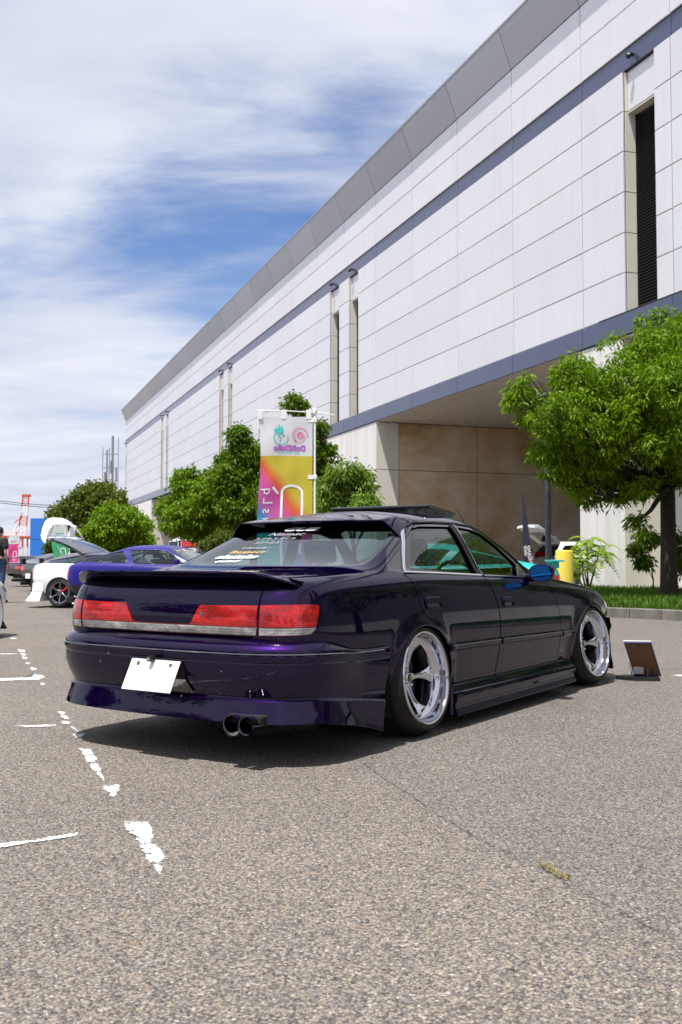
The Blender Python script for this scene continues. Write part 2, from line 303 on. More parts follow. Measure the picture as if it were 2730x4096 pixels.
class MB:
    """collects shapes into one mesh"""
    def __init__(s): s.v = []; s.f = []; s.mi = []; s.sm = []
    def add(s, vs, fs, mi=0, smooth=False):
        b = len(s.v); s.v += [tuple(v) for v in vs]; s.f += [tuple(i + b for i in f) for f in fs]; s.mi += [mi] * len(fs); s.sm += [smooth] * len(fs); return s
    def box(s, x0, x1, y0, y1, z0, z1, mi=0, ch=0.0):
        if ch <= 0:
            vs = [(x, y, z) for z in (z0, z1) for y in (y0, y1) for x in (x0, x1)]
            return s.add(vs, [(0, 2, 3, 1), (4, 5, 7, 6), (0, 1, 5, 4), (2, 6, 7, 3), (0, 4, 6, 2), (1, 3, 7, 5)], mi)
        bm = bmesh.new(); bmesh.ops.create_cube(bm, size=1)
        for v in bm.verts: v.co = Vector(((x0 + x1) / 2 + v.co.x * (x1 - x0), (y0 + y1) / 2 + v.co.y * (y1 - y0), (z0 + z1) / 2 + v.co.z * (z1 - z0)))
        bmesh.ops.bevel(bm, geom=bm.edges[:], offset=ch, segments=2, affect='EDGES', profile=.5)
        bm.verts.index_update(); s.add([v.co[:] for v in bm.verts], [[v.index for v in f.verts] for f in bm.faces], mi, False); bm.free(); return s
    def tube(s, pts, rad, n=8, mi=0, cap=True, smooth=True):
        pts = [Vector(p) for p in pts]; rad = rad if isinstance(rad, (list, tuple)) else [rad] * len(pts); vs = []; prev = None
        for i, p in enumerate(pts):
            t = (pts[min(i + 1, len(pts) - 1)] - pts[max(i - 1, 0)]).normalized()
            if prev is None:
                a = Vector((0, 0, 1)) if abs(t.z) < .9 else Vector((1, 0, 0)); u = t.cross(a).normalized()
            else: u = (prev - t * prev.dot(t)).normalized()
            prev = u; w = t.cross(u)
            for k in range(n):
                an = 2 * math.pi * k / n; vs.append(p + (u * math.cos(an) + w * math.sin(an)) * rad[i])
        fs = [(i * n + k, i * n + (k + 1) % n, (i + 1) * n + (k + 1) % n, (i + 1) * n + k) for i in range(len(pts) - 1) for k in range(n)]
        if cap: fs += [tuple(range(n))[::-1], tuple((len(pts) - 1) * n + k for k in range(n))]
        return s.add(vs, fs, mi, smooth)
    def lathe(s, prof, n=32, axis='z', mi=0, c=(0, 0, 0), closed=False, smooth=True):
        vs = []
        for k in range(n):
            a = 2 * math.pi * k / n
            for r, h in prof:
                p = (r * math.cos(a), r * math.sin(a), h)
                if axis == 'y': p = (p[0], p[2], p[1])
                if axis == 'x': p = (p[2], p[0], p[1])
                vs.append((p[0] + c[0], p[1] + c[1], p[2] + c[2]))
        m = len(prof); fs = []
        for k in range(n):
            for j in range(m if closed else m - 1):
                j2 = (j + 1) % m; k2 = (k + 1) % n; q = (k * m + j, k2 * m + j, k2 * m + j2, k * m + j2); fs.append(q[::-1] if axis == 'y' else q)
        return s.add(vs, fs, mi, smooth)
    def build(s, name, m, parent=None, loc=None, rot=None):
        o = mesh_obj(name, s.v, s.f, m, parent); me = o.data
        me.polygons.foreach_set('material_index', s.mi); me.polygons.foreach_set('use_smooth', s.sm)
        if any(s.sm):
            try: me.set_sharp_from_angle(angle=R(38))
            except Exception: pass
        me.update()
        if loc: o.location = loc
        if rot: o.rotation_euler = rot
        return o
def copy_tree(o, parent=None):
    c = o.copy(); COL.objects.link(c)
    if parent: c.parent = parent
    for ch in [x for x in bpy.data.objects if x.parent == o]: copy_tree(ch, c)
    return c
def text_obj(name, body, size, m, parent, mat4, shear=0.0, extr=0.0, bold=0.0, squash=1.0, mirror=False):
    cu = bpy.data.curves.new(name, 'FONT'); cu.body = body; cu.size = size; cu.align_x = 'CENTER'; cu.align_y = 'CENTER'; cu.shear = shear; cu.extrude = extr; cu.offset = bold; cu.resolution_u = 3
    tmp = bpy.data.objects.new(name + '_t', cu); COL.objects.link(tmp)
    dg = bpy.context.evaluated_depsgraph_get(); me = bpy.data.meshes.new_from_object(tmp.evaluated_get(dg)); bpy.data.objects.remove(tmp); me.name = name
    me.materials.clear(); me.materials.append(mt[m])
    me.transform(mat4 @ Matrix.Diagonal((-squash if mirror else squash, 1, 1, 1)))
    return link_mesh(name, me, parent)

# ------------------------------------------------------------------ ground
def P3(px, py, Y):      # metres from pixels of a 1568 px wide view at distance Y (used only to size and place things once)
    return Vector(((px - 784) / 2288 * Y, Y, 0.98 + (1287 - py) / 2288 * Y))
def ground():
    xs = [-2500, -400, -60, -12, 0, 12, 60, 400, 2500]; ys = [-400, -40, -5, 2, 8, 20, 60, 400, 4000]
    vs = [(x, y, 0) for y in ys for x in xs]; n = len(xs)
    fs = [(j * n + i, j * n + i + 1, (j + 1) * n + i + 1, (j + 1) * n + i) for j in range(len(ys) - 1) for i in range(n - 1)]
    tag(mesh_obj('asphalt_ground', vs, fs, 'asphalt'), kind='structure')
ground()
def marking_patch(pts, z=.004, mb=None):
    """worn painted patch: rim vertices carry UV 0, an inner ring UV 1"""
    pts = [Vector((p[0], p[1], 0)) for p in pts]; c = sum(pts, Vector()) / len(pts); n = len(pts)
    inner = [p + (c - p).normalized() * min(.045, (c - p).length * .7) for p in pts]
    vs = [(p.x, p.y, z) for p in pts] + [(p.x, p.y, z) for p in inner] + [(c.x, c.y, z)]
    fs = [(i, (i + 1) % n, n + (i + 1) % n, n + i) for i in range(n)] + [(n + i, n + (i + 1) % n, 2 * n) for i in range(n)]
    uv = [(0, 0)] * n + [(1, 0)] * (n + 1); return vs, fs, uv
def gp(x, y):
    u = (x - 784) / 2288; v = (1176.5 - y) / 2288; p = R(2.765); f = math.cos(p) - v * math.sin(p); z = v * math.cos(p) + math.sin(p); t = -.98 / z; return (u * t, f * t)
def paintmark(quads, label):
    V = []; F = []; U = []
    for q in quads:
        q = [gp(*a) for a in q]; pts = []
        for i in range(len(q)):
            a = Vector(q[i]); b = Vector(q[(i + 1) % len(q)]); k = max(2, int((b - a).length / .05))
            for j in range(k):
                t = j / k; w = a.lerp(b, t); pts.append((w.x + random.uniform(-.004, .004), w.y + random.uniform(-.004, .004)))
        v, f, u = marking_patch(pts); o = len(V); V += v; F += [tuple(i + o for i in x) for x in f]; U += u
    o = mesh_obj('bay_marking', V, F, 'worn_road_paint', uvs=U); tag(o, label, kind='structure')
paintmark([[(285, 1889), (340, 1889), (352, 1903), (364, 1942), (380, 1975), (370, 2014), (345, 1988), (320, 1947), (303, 1916), (289, 1913)]], 'worn white bay line closest to the camera')
paintmark([[(232, 1805), (282, 1803), (262, 1838), (246, 1826)], [(182, 1720), (210, 1722), (228, 1752), (240, 1798), (224, 1784), (200, 1750)]], 'worn white dashes behind the bumper shadow')
paintmark([[(132, 1635), (150, 1637), (160, 1655), (142, 1652)], [(140, 1656), (162, 1660), (158, 1668), (144, 1665)], [(160, 1670), (178, 1672), (182, 1685), (166, 1678)], [(168, 1688), (196, 1685), (190, 1702), (172, 1696)]], 'worn white dashes left of the purple bumper')
paintmark([[(-40, 1945), (120, 1925), (178, 1916), (180, 1923), (100, 1935), (-40, 1957)]], 'worn white cross line at the left edge')
paintmark([[(35, 1669), (100, 1666), (132, 1666), (130, 1671), (60, 1673)]], 'thin white cross line left of the car')
paintmark([[(-30, 1562), (75, 1556), (80, 1549), (100, 1552), (107, 1558), (90, 1563), (-30, 1567)], [(93, 1570), (106, 1570), (104, 1575), (94, 1575)]], 'white cross line with a tick further back')
paintmark([[(40, 1493), (60, 1494), (57, 1500), (44, 1499)], [(46, 1501), (62, 1503), (60, 1508), (50, 1507)], [(50, 1509), (66, 1510), (62, 1516), (52, 1515)], [(58, 1523), (72, 1523), (70, 1528), (60, 1528)], [(70, 1534), (88, 1535), (84, 1541), (72, 1541)]], 'short white dashes near the white bumper')
paintmark([[(-20, 1503), (44, 1502), (44, 1504), (-20, 1505)], [(22, 1466), (40, 1466), (40, 1469), (24, 1469)]], 'faint white ticks by the white front bumper')
paintmark([[(1545, 1552), (1600, 1550), (1600, 1556), (1555, 1555)]], 'white tick mark right of the picture frame')
def crack(pts, w, label):
    V = []; F = []; P = []
    for (a, b) in zip(pts[:-1], pts[1:]):
        a, b = Vector(gp(*a)), Vector(gp(*b)); k = max(3, int((b - a).length / .03)); P += [a.lerp(b, i / k) for i in range(k)]
    off = 0
    for i, p in enumerate(P):
        t = (P[min(i + 1, len(P) - 1)] - P[max(i - 1, 0)]).normalized(); nrm = Vector((-t.y, t.x)); off = off * .8 + random.uniform(-.004, .004); ww = w * random.uniform(.1, 1.0) * (0 if random.random() < .12 else 1)
        V += [(p.x + nrm.x * (off - ww), p.y + nrm.y * (off - ww), .0045), (p.x + nrm.x * (off + ww), p.y + nrm.y * (off + ww), .0045)]
        if i: F.append((2 * i - 2, 2 * i - 1, 2 * i + 1, 2 * i))
    tag(mesh_obj('asphalt_crack', V, F, 'crack_dark'), label, kind='structure')
crack([(835, 1755), (905, 1805), (1000, 1870), (1130, 1945), (1240, 1990), (1330, 2050), (1450, 2110), (1600, 2190)], .0024, 'long crack in the asphalt at lower right')
crack([(-20, 1872), (120, 1850), (262, 1822), (420, 1812)], .002, 'fine crack running through the white dash')
def weed():
    vs = []; fs = []
    for i in range(150):
        t = random.random(); a = Vector(gp(1245, 1990)).lerp(Vector(gp(1305, 2022)), t); x, y = a.x + random.gauss(0, .008), a.y + random.gauss(0, .008); an = random.uniform(0, 6.28); h = random.uniform(.006, .018); l = random.uniform(.01, .03)
        b = len(vs); vs += [(x, y, .003), (x + .004, y, .003), (x + math.cos(an) * l, y + math.sin(an) * l, h)]; fs.append((b, b + 1, b + 2))
    o = mesh_obj('dry_weed', vs, fs, 'dry_weed'); tag(o, 'small tuft of dry yellow weed in the asphalt crack', 'weed')
weed()

# ------------------------------------------------------------------ exhibition hall
BA = R(20.25); bn = Vector((math.cos(BA), math.sin(BA), 0)); bd = Vector((-math.sin(BA), math.cos(BA), 0))
hall = empty('exhibition_hall', bn * 17.41, math.atan2(bd.y, bd.x))     # local x along the facade, y out to the car park
tag(hall, 'long white panelled exhibition hall with blue bands and an open gateway', 'building')
_pc = {}
def panel(x0, x1, z0, z1, m='wall_panel', name='wall_panel', y=0.0, th=.06, g=.009):
    w, h = round(x1 - x0, 3), round(z1 - z0, 3); k = (w, h, m, th)
    if k not in _pc:
        mb = MB(); a, b = w / 2 - (g if m != 'wall_panel' else .019), h / 2 - g; c = .012
        vs = [(-a, -th, -b), (a, -th, -b), (a, -th, b), (-a, -th, b), (-a, -c, -b), (a, -c, -b), (a, -c, b), (-a, -c, b), (-a + c, 0, -b + c), (a - c, 0, -b + c), (a - c, 0, b - c), (-a + c, 0, b - c)]
        fs = [(0, 1, 5, 4), (1, 2, 6, 5), (2, 3, 7, 6), (3, 0, 4, 7), (4, 5, 9, 8), (5, 6, 10, 9), (6, 7, 11, 10), (7, 4, 8, 11), (8, 9, 10, 11)]
        me = bpy.data.meshes.new(name); me.from_pydata(vs, [], [f[::-1] for f in fs]); me.materials.append(mt[m]); _pc[k] = me
    o = link_mesh(name, _pc[k], hall, ((x0 + x1) / 2, y, (z0 + z1) / 2)); o.rotation_euler = (R(random.uniform(-.10, .10)), 0, R(random.uniform(-.08, .08))); return o
SLOTS = [(-5.6, -4.35), (-2.95, -1.55), (19.6, 20.85), (22.25, 23.65)] + [(a + 25.2 * k, b + 25.2 * k) for k in (1, 2, 3) for a, b in ((19.6, 20.85), (22.3, 23.7))] + [(123.05, 124.45)]
JO = [21.55 + 4.2 * k for k in range(-12, 25)]; END = 124.45
bays = list(zip(JO, JO[1:] + [END]))
for a, b in bays:
    for z0, z1 in ((16.9, 18.15), (15.74, 16.9)): panel(a, b, z0, z1)
    panel(a, b, 15.13, 15.735, 'blue_band', 'band_panel', y=-.05); panel(a, b, 7.41, 8.055, 'blue_band', 'band_panel', y=.04)
rows = [15.125, 13.95, 12.78, 11.59, 10.4, 9.24, 8.06]
for a, b in bays:
    segs = [(a, b)]
    for s0, s1 in SLOTS:
        ns = []
        for p, q in segs:
            if s1 <= p or s0 >= q: ns.append((p, q)); continue
            if s0 > p: ns.append((p, s0))
            if s1 < q: ns.append((s1, q))
        segs = ns
    for p, q in segs:
        if q - p < .05: continue
        for z1, z0 in zip(rows[:-1], rows[1:]): panel(p, q, z0, z1)
def backing():
    mb = MB()       # dark joint sheet behind the panels, cut at the slots and the gateway
    mb.box(-29, END - .02, -.5, -.062, 18.1, 18.3); mb.box(-29, END - .02, -.5, -.062, 15.74, 18.1)
    mb.box(-29, END - .02, -.5, -.105, 15.13, 15.735)
    xs = [-29] + [v for s in SLOTS for v in s]; 
    for i in range(0, len(xs) - 1, 2): mb.box(xs[i] + (.02 if i else 0), xs[i + 1] - .02, -.6, -.062, 8.06, 15.125)
    mb.box(-29, END - .02, -.5, -.03, 7.43, 8.055)
    mb.build('joint_backing', 'joint_dark', hall)
    mb = MB(); mb.box(-29, END, -45, -.6, 7.6, 18.5); mb.box(-29, END, -45, -.7, 18.5, 19.2); mb.build('inner_volume', 'white_wall', hall)
backing()
for a, b in SLOTS:
    panel(a, b, 13.95, 15.13, y=-.16)
    e = .004
    for z1, z0, y_ in list(zip(rows[1:-1], rows[2:], [-.42] * 9)) + [(15.12, 13.95, -.16)]:
        for x0_, x1_ in ((b - .022, b - e), (a + e, a + .022)): mb = MB(); mb.box(x0_, x1_, y_, -.07, z0 + .012, z1 - .012); mb.build('slot_jamb', 'jamb_cream', hall)
    mb = MB(); mb.box(a + .02, b - .02, -.44, -.17, 13.9, 13.945); mb.build('slot_soffit', 'soffit', hall)
    mb = MB(); mb.box(a + .02, b - .02, -.55, -.50, 8.06, 13.9)
    if a < 60:
        for k in range(64): z = 8.1 + k * .09; mb.add([(a + .03, -.42, z), (b - .03, -.42, z), (b - .03, -.49, z + .07), (a + .03, -.49, z + .07), (a + .03, -.425, z - .012), (b - .03, -.425, z - .012)], [(0, 1, 2, 3), (4, 5, 1, 0)])
    mb.build('louvre', 'louvre', hall)
    mb = MB(); x = (a + b) / 2 + .25; mb.box(x - .04, x + .04, -.05, .06, 15.38, 15.46, ch=.01); mb.lathe([(.001, .0), (.075, .01), (.085, .07), (.05, .12), (.001, .13)], 12, 'y', c=(x, .05, 15.36)); mb.build('security_lamp', 'black_plastic', hall)
mb = MB(); mb.box(-29, 24.9, .0, .045, 8.045, 8.075); mb.build('band_drip_edge', 'joint_dark', hall)
for a, b in bays:     # leaning cornice, one sheet per bay
    g = .012; vs = [(a + g, .0, 18.17), (b - g, .0, 18.17), (b - g, .50, 19.47), (a + g, .50, 19.47), (a + g, -.04, 18.2), (b - g, -.04, 18.2), (b - g, .46, 19.5), (a + g, .46, 19.5)]
    mesh_obj('cornice_panel', vs, [(0, 3, 2, 1), (4, 5, 6, 7), (3, 7, 6, 2), (0, 1, 5, 4), (1, 2, 6, 5), (0, 4, 7, 3)], 'cornice_metal', hall)
mb = MB(); mb.box(-29, END + .02, -.6, .53, 19.47, 19.56); mb.build('roof_edge', 'steel_grey', hall)
mb = MB(); mb.box(-29, END, -45, -.55, 19.2, 19.5); mb.build('roof', 'steel_grey', hall)
mb = MB(); mb.add([(END, 0, 18.17), (END, .5, 19.47), (END, -.5, 19.47), (END, -.5, 18.17)], [(0, 1, 2, 3)]); mb.build('cornice_end', 'cornice_metal', hall)
# lower wall
for a in [42.45 + 4.2 * k for k in range(0, 11)] + [104.6 + 3.97 * k for k in range(5)]:
    b = min(a + (4.2 if a < 100 else 3.97), 88.65 if a < 100 else END)
    if b - a > .1:
        for z0, z1 in ((0.0, 2.75), (2.75, 5.17), (5.17, 7.40)): panel(a, b, z0, z1, 'white_wall', 'lower_wall_panel', y=.0, th=.2)
mb = MB()
mb.box(42.46, 88.6, -.6, -.16, 0, 7.4); mb.box(104.62, END, -.6, -.16, 0, 7.4); mb.build('lower_wall_core', 'joint_dark', hall)
for x0, x1 in ((23.83, 25.15), (25.15, 26.05)):
    for z0, z1 in ((0.0, 7.40),): panel(x0, x1, z0, z1, 'white_wall', 'lower_wall_panel', th=.2, g=.008)
mb = MB(); mb.box(23.84, 26.04, -9.6, -.16, 0, 7.4); mb.build('gate_pier', 'white_wall', hall)
mb = MB(); mb.box(23.822, 23.838, -1.68, -.01, 0.0, 7.39); mb.build('pier_return', 'jamb_cream', hall)
for x0, x1 in [(19.6 - 4.2 * k, 23.8 - 4.2 * k) for k in range(11)]: panel(x0, x1, 0, 7.4, 'white_wall', 'lower_wall_panel', y=-1.66, th=.2)
mb = MB(); mb.box(-29, 23.82, -1.64, -.02, 7.36, 7.40); mb.build('recess_soffit', 'soffit', hall)
# gateway: reveal wall running inwards, back wall, soffit sheets
for j, (y0, y1) in enumerate(((0, -1.12), (-1.12, -5.22), (-5.22, -9.32), (-9.32, -13.4))):
    for z0, z1 in ((0.0, 5.17), (5.17, 7.38)):
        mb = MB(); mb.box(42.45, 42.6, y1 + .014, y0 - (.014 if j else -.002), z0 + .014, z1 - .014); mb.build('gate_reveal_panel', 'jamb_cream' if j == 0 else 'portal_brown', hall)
mb = MB(); mb.box(42.56, 43.0, -13.4, -.18, 0, 7.4); mb.build('gate_reveal_core', 'joint_dark', hall)
for i, (x0, x1) in enumerate(((28.6, 32.2), (32.2, 35.8), (35.8, 39.2), (39.2, 42.45))):
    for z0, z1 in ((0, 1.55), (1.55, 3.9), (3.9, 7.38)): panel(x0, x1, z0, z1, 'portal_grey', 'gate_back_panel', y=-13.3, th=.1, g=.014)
mb = MB(); mb.box(26.1, 42.45, -14.0, -13.42, 0, 7.4); mb.build('gate_back_core', 'joint_dark', hall)
for i, y0 in enumerate([-.02 - 1.9 * k for k in range(7)]):
    for x0, x1 in ((26.06, 30.2), (30.2, 34.4), (34.4, 38.6), (38.6, 42.44)):
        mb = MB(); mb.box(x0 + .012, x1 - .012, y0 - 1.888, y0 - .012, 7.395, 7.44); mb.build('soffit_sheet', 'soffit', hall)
mb = MB(); mb.box(26.05, 42.45, -14, -.5, 7.44, 7.6); mb.build('soffit_core', 'joint_dark', hall)
for j, (y0, y1) in enumerate(((0, -1.1), (-1.1, -6.0))):
    for z0, z1 in ((0, 5.17), (5.17, 7.38)):
        mb = MB(); mb.box(104.6, 104.7, y1, y0, z0 + .01, z1 - .01); mb.build('gate_reveal_panel', 'jamb_cream', hall)
mb = MB(); mb.box(88.6, 104.6, -6.2, -6.0, 0, 7.4); mb.box(88.6, 104.6, -6.0, -.5, 7.42, 7.6); mb.build('gate_back_core', 'portal_grey', hall)

# ------------------------------------------------------------------ planted bed, kerb and grass
kerb_path = [Vector(p) for p in ((22, -27), (17, -13.5), (12.5, -1.2), (8.9, 9.0), (7.8, 12.2), (6.7, 14.6), (5.43, 16.26), (4.85, 16.95), (4.47, 17.39), (4.30, 17.8), (4.32, 18.3), (4.55, 19.2), (5.35, 22.0), (5.95, 24.2), (7.25, 29.9))]
bed = [(p.x, p.y, .135) for p in kerb_path] + [(7.38, 30.2, .135), (9.2, 27.4, .135), (30, -29, .135)]
tag(mesh_obj('planting_bed', bed, [tuple(range(len(bed)))[::-1]], 'soil'), kind='structure')
kerb = empty('kerb', (0, 0, 0)); tag(kerb, kind='structure')
def kerbs():
    dense = []; 
    for a, b in zip(kerb_path[:-1], kerb_path[1:]):
        k = max(1, int((b - a).length / .1)); dense += [a.lerp(b, i / k) for i in range(k)]
    dense.append(kerb_path[-1]); i = 0
    while i < len(dense) - 2:
        j = min(i + 6, len(dense) - 1); a, b = dense[i], dense[j]; t = (b - a).normalized(); n = Vector((t.y, -t.x)) * -1
        L = (b - a).length / 2 - .006; mb = MB(); mb.box(-L, L, -.07, .08, -.02, .168 + random.uniform(-.003, .003), ch=.014)
        o = mb.build('kerb_stone', 'kerb_concrete', kerb); c = (a + b) / 2; o.location = (c.x, c.y, 0); o.rotation_euler = (0, 0, math.atan2(t.y, t.x)); i = j
kerbs()
def inpoly(x, y, poly):
    c = False; n = len(poly); j = n - 1
    for i in range(n):
        xi, yi = poly[i][0], poly[i][1]; xj, yj = poly[j][0], poly[j][1]
        if (yi > y) != (yj > y) and x < (xj - xi) * (y - yi) / (yj - yi) + xi: c = not c
        j = i
    return c
def grass():
    vs = []; fs = []; n = 0
    while n < 46000:
        x = random.uniform(4.2, 16); y = random.uniform(-6, 30.5)
        if (y < 13 and random.random() < .75) or not inpoly(x, y, bed): continue
        n += 1; h = random.uniform(.03, .11) * (1.0 + .8 * math.sin(x * 2.1 + 1.3 * y) ** 2); an = random.uniform(0, 6.28); w = random.uniform(.006, .014); l = random.uniform(.0, .09); ca, sa = math.cos(an), math.sin(an); b = len(vs)
        vs += [(x - sa * w, y + ca * w, .13), (x + sa * w, y - ca * w, .13), (x + ca * l * .4 + sa * w * .8, y + sa * l * .4 - ca * w * .8, .13 + h * .7), (x + ca * l * .4 - sa * w * .8, y + sa * l * .4 + ca * w * .8, .13 + h * .7), (x + ca * l, y + sa * l, .13 + h)]
        fs += [(b, b + 1, b + 2, b + 3), (b + 3, b + 2, b + 4)]
    tag(mesh_obj('grass', vs, fs, 'grass_blade'), 'rough green grass covering the bed behind the kerb', 'grass', kind='stuff')
grass()

# ------------------------------------------------------------------ trees
def leaf_cloud(centers, per, spread, lsz, lw, droop, rs):
    """centers: (n,3) tuft centres; every tuft fans out 'per' leaves that hang away from its middle"""
    n = len(centers) * per; c = np.repeat(centers, per, axis=0)
    d = rs.normal(size=(n, 3)); d[:, 2] = d[:, 2] * .7 + .25; d /= np.linalg.norm(d, axis=1)[:, None]
    base = c + d * rs.uniform(.0, .55, (n, 1)) * spread
    ax = d + np.array([0, 0, -droop]) + rs.normal(size=(n, 3)) * .25; ax /= np.linalg.norm(ax, axis=1)[:, None]
    up = rs.normal(size=(n, 3)); sd = np.cross(ax, up); sd /= np.linalg.norm(sd, axis=1)[:, None] + 1e-9
    L = lsz * rs.uniform(.6, 1.25, (n, 1)); W = L * lw
    nr = np.cross(sd, ax)
    v = np.stack([base, base + ax * L * .45 + sd * W - nr * W * .3, base + ax * L + np.array([0, 0, -1]) * L * .18, base + ax * L * .45 - sd * W - nr * W * .3], axis=1).reshape(-1, 3)
    f = np.arange(n * 4).reshape(-1, 4); return v, f
def fast_mesh(name, v, f, m, parent=None):
    me = bpy.data.meshes.new(name); me.vertices.add(len(v)); me.vertices.foreach_set('co', v.astype(np.float32).ravel())
    nl = f.size; me.loops.add(nl); me.loops.foreach_set('vertex_index', f.astype(np.int32).ravel()); k = f.shape[1]
    me.polygons.add(len(f)); me.polygons.foreach_set('loop_start', np.arange(0, nl, k, dtype=np.int32)); me.polygons.foreach_set('loop_total', np.full(len(f), k, dtype=np.int32))
    me.materials.append(mt[m]); me.update(calc_edges=True); me.validate()
    o = bpy.data.objects.new(name, me); COL.objects.link(o)
    if parent: o.parent = parent
    return o
def tree(name, base, blobs, trunk_r, fork_z, nt, per, lsz, leaf, label, group, seed, spread=.34, lw=.17, droop=.75, z0=None, lean=(0, 0), trunk_w=1.0):
    rs = np.random.RandomState(seed); rd = random.Random(seed); root = empty(name, base); tag(root, label, 'tree', group)
    B = Vector(base); bl = [(Vector(c) - B, r) for c, r in blobs]; tot = sum(r ** 2 for _, r in bl); cs = []
    for c, r in bl:
        k = int(nt * r ** 2 / tot); d = rs.normal(size=(k, 3)); d /= np.linalg.norm(d, axis=1)[:, None]
        rad = r * (1 - .55 * rs.uniform(0, 1, (k, 1)) ** 1.8) * (1 + .22 * np.sin(d[:, :1] * 7 + seed) * np.cos(d[:, 2:] * 6 + seed)) * (1 + rs.normal(size=(k, 1)) * .07); p = np.array(c)[None] + d * rad * np.array([1, 1, .92])
        for _ in range(2):                      # drop a part of the tufts in noisy pockets: gaps in the crown
            pass
        keep = (np.sin(p[:, 0] * 3.1 + seed) * np.sin(p[:, 1] * 2.7 + 1) * np.sin(p[:, 2] * 3.3 + 2)) < .48; cs.append(p[keep])
    C = np.concatenate(cs); v, f = leaf_cloud(C, per, spread, lsz, lw, droop, rs); fast_mesh('crown', v, f, leaf, root)
    mb = MB(); fork = Vector((lean[0], lean[1], fork_z)); n = 10
    mb.tube([(0, 0, -.02), (lean[0] * .1, lean[1] * .1, fork_z * .12), (lean[0] * .4, lean[1] * .4, fork_z * .5), fork], [trunk_r * 1.45, trunk_r * 1.1, trunk_r * .95, trunk_r * .9], 12)
    for c, r in bl:
        mid = fork.lerp(c, .5) + Vector((rd.uniform(-.2, .2), rd.uniform(-.2, .2), -.12 * (c - fork).length)); rr = trunk_r * .42
        mb.tube([fork - Vector((0, 0, .1)), fork.lerp(mid, .5), mid, mid.lerp(c, .6), c + Vector((0, 0, r * .3))], [rr, rr * .85, rr * .62, rr * .4, rr * .15], 6)
        for _ in range(5):
            d = Vector((rd.gauss(0, 1), rd.gauss(0, 1), rd.gauss(.2, .8))).normalized(); e = c + d * r * .85; s = mid.lerp(c, rd.uniform(.2, .9)); mb.tube([s, s.lerp(e, .5) + Vector((0, 0, -.05)), e], [rr * .3, rr * .2, rr * .08], 4)
    mb.build('trunk', 'bark', root); return root
def blobs_px(lst, Y, seed=0, dep=.6):
    rd = random.Random(seed); out = []
    for b in lst:
        x, y, r = b[:3]; dy = b[3] if len(b) > 3 else rd.uniform(-1, 1) * dep; k = (Y + dy) / Y; p = P3(x, y, Y + dy); out.append((p, r / 2288 * Y * k))
    return out
big = [(1176, 938, 40, .3), (1200, 902, 24, .2), (1225, 1075, 34, .3), (1192, 985, 24, .2), (1232, 985, 38, -.3), (1240, 1050, 42, .4), (1252, 905, 20, .8), (1286, 890, 48, 0), (1275, 965, 55, -.8), (1300, 1040, 66, .2), (1345, 850, 38, .5), (1355, 930, 66, -1.0), (1372, 1030, 64, -1.2), (1425, 800, 40, .2), (1425, 880, 66, -1.1), (1455, 970, 80, -1.6), (1490, 820, 62, -.6), (1520, 745, 46, 0),
       (1560, 800, 74, -.9), (1540, 900, 90, -1.8), (1545, 1010, 72, -1.7), (1640, 880, 100, -1.0), (1610, 760, 70, .3), (1660, 1010, 95, -.4), (1720, 900, 80, .3), (1335, 1105, 30, .2), (1400, 1095, 34, -.6), (1400, 950, 90, 1.6), (1520, 940, 110, 1.9), (1300, 960, 50, 1.4), (1440, 1135, 18, -.9), (1465, 1200, 20, -.6), (1600, 1085, 50, -.9), (1262, 1105, 22, .2), (1300, 1122, 34, .1), (1352, 1142, 26, -.3), (1418, 1148, 24, .3), (1480, 1122, 36, -1.2), (1390, 1070, 48, .9), (1500, 1065, 58, .8), (1228, 1110, 20, .0)]
tree('camphor_tree', (7.33, 22.3, .13), [(c - Vector((0, 1.3 if c.x < 5.3 else 0, 0)), r) for c, r in blobs_px(big, 22.3, 1)], .18, 2.55, 3600, 26, .125, 'leaf_bright', 'large bright green tree on the bed at the right edge', 'camphor trees along the hall', 11, spread=.30, lw=.16)
tree('camphor_tree', (-6.1, 43, .0), blobs_px([(395, 1165, 34), (430, 1115, 40), (425, 1190, 44), (478, 1150, 50), (505, 1105, 34), (465, 1205, 44), (400, 1205, 26), (510, 1180, 44)], 43, 2), .16, 2.2, 1400, 24, .19, 'leaf_bright', 'yellow green tree at the hall wall, behind the blue car roof', 'camphor trees along the hall', 12, spread=.42, lw=.2)
tree('camphor_tree', (-3.6, 41, .0), blobs_px([(548, 1000, 24), (562, 1050, 40), (530, 1105, 48), (585, 1110, 48), (604, 1050, 28), (555, 1165, 50), (608, 1170, 44), (520, 1055, 22), (590, 1205, 40), (540, 1215, 30)], 41, 3), .17, 2.2, 1700, 24, .18, 'leaf_mid', 'tall green tree just left of the rainbow banner', 'camphor trees along the hall', 13, spread=.40, lw=.2)
tree('camphor_tree', (-1.5, 37, .0), blobs_px([(678, 925, 24), (695, 950, 18), (640, 1010, 40), (690, 1010, 44), (735, 985, 18), (735, 1045, 36), (680, 1090, 60), (740, 1110, 44), (640, 1150, 50), (720, 1165, 50)], 37, 4), .17, 2.2, 1500, 24, .17, 'leaf_mid', 'green tree standing behind the rainbow banner', 'camphor trees along the hall', 14, spread=.36, lw=.2)
tree('willow_like_tree', (.35, 27, .0), blobs_px([(790, 1085, 30), (825, 1100, 30), (770, 1120, 34), (810, 1135, 40), (848, 1135, 20), (770, 1165, 40), (840, 1160, 26), (800, 1065, 14)], 27, 5), .07, 1.3, 800, 24, .15, 'leaf_willow', 'low bushy tree with drooping narrow leaves beside the gateway', None, 15, spread=.36, lw=.15, droop=.9)
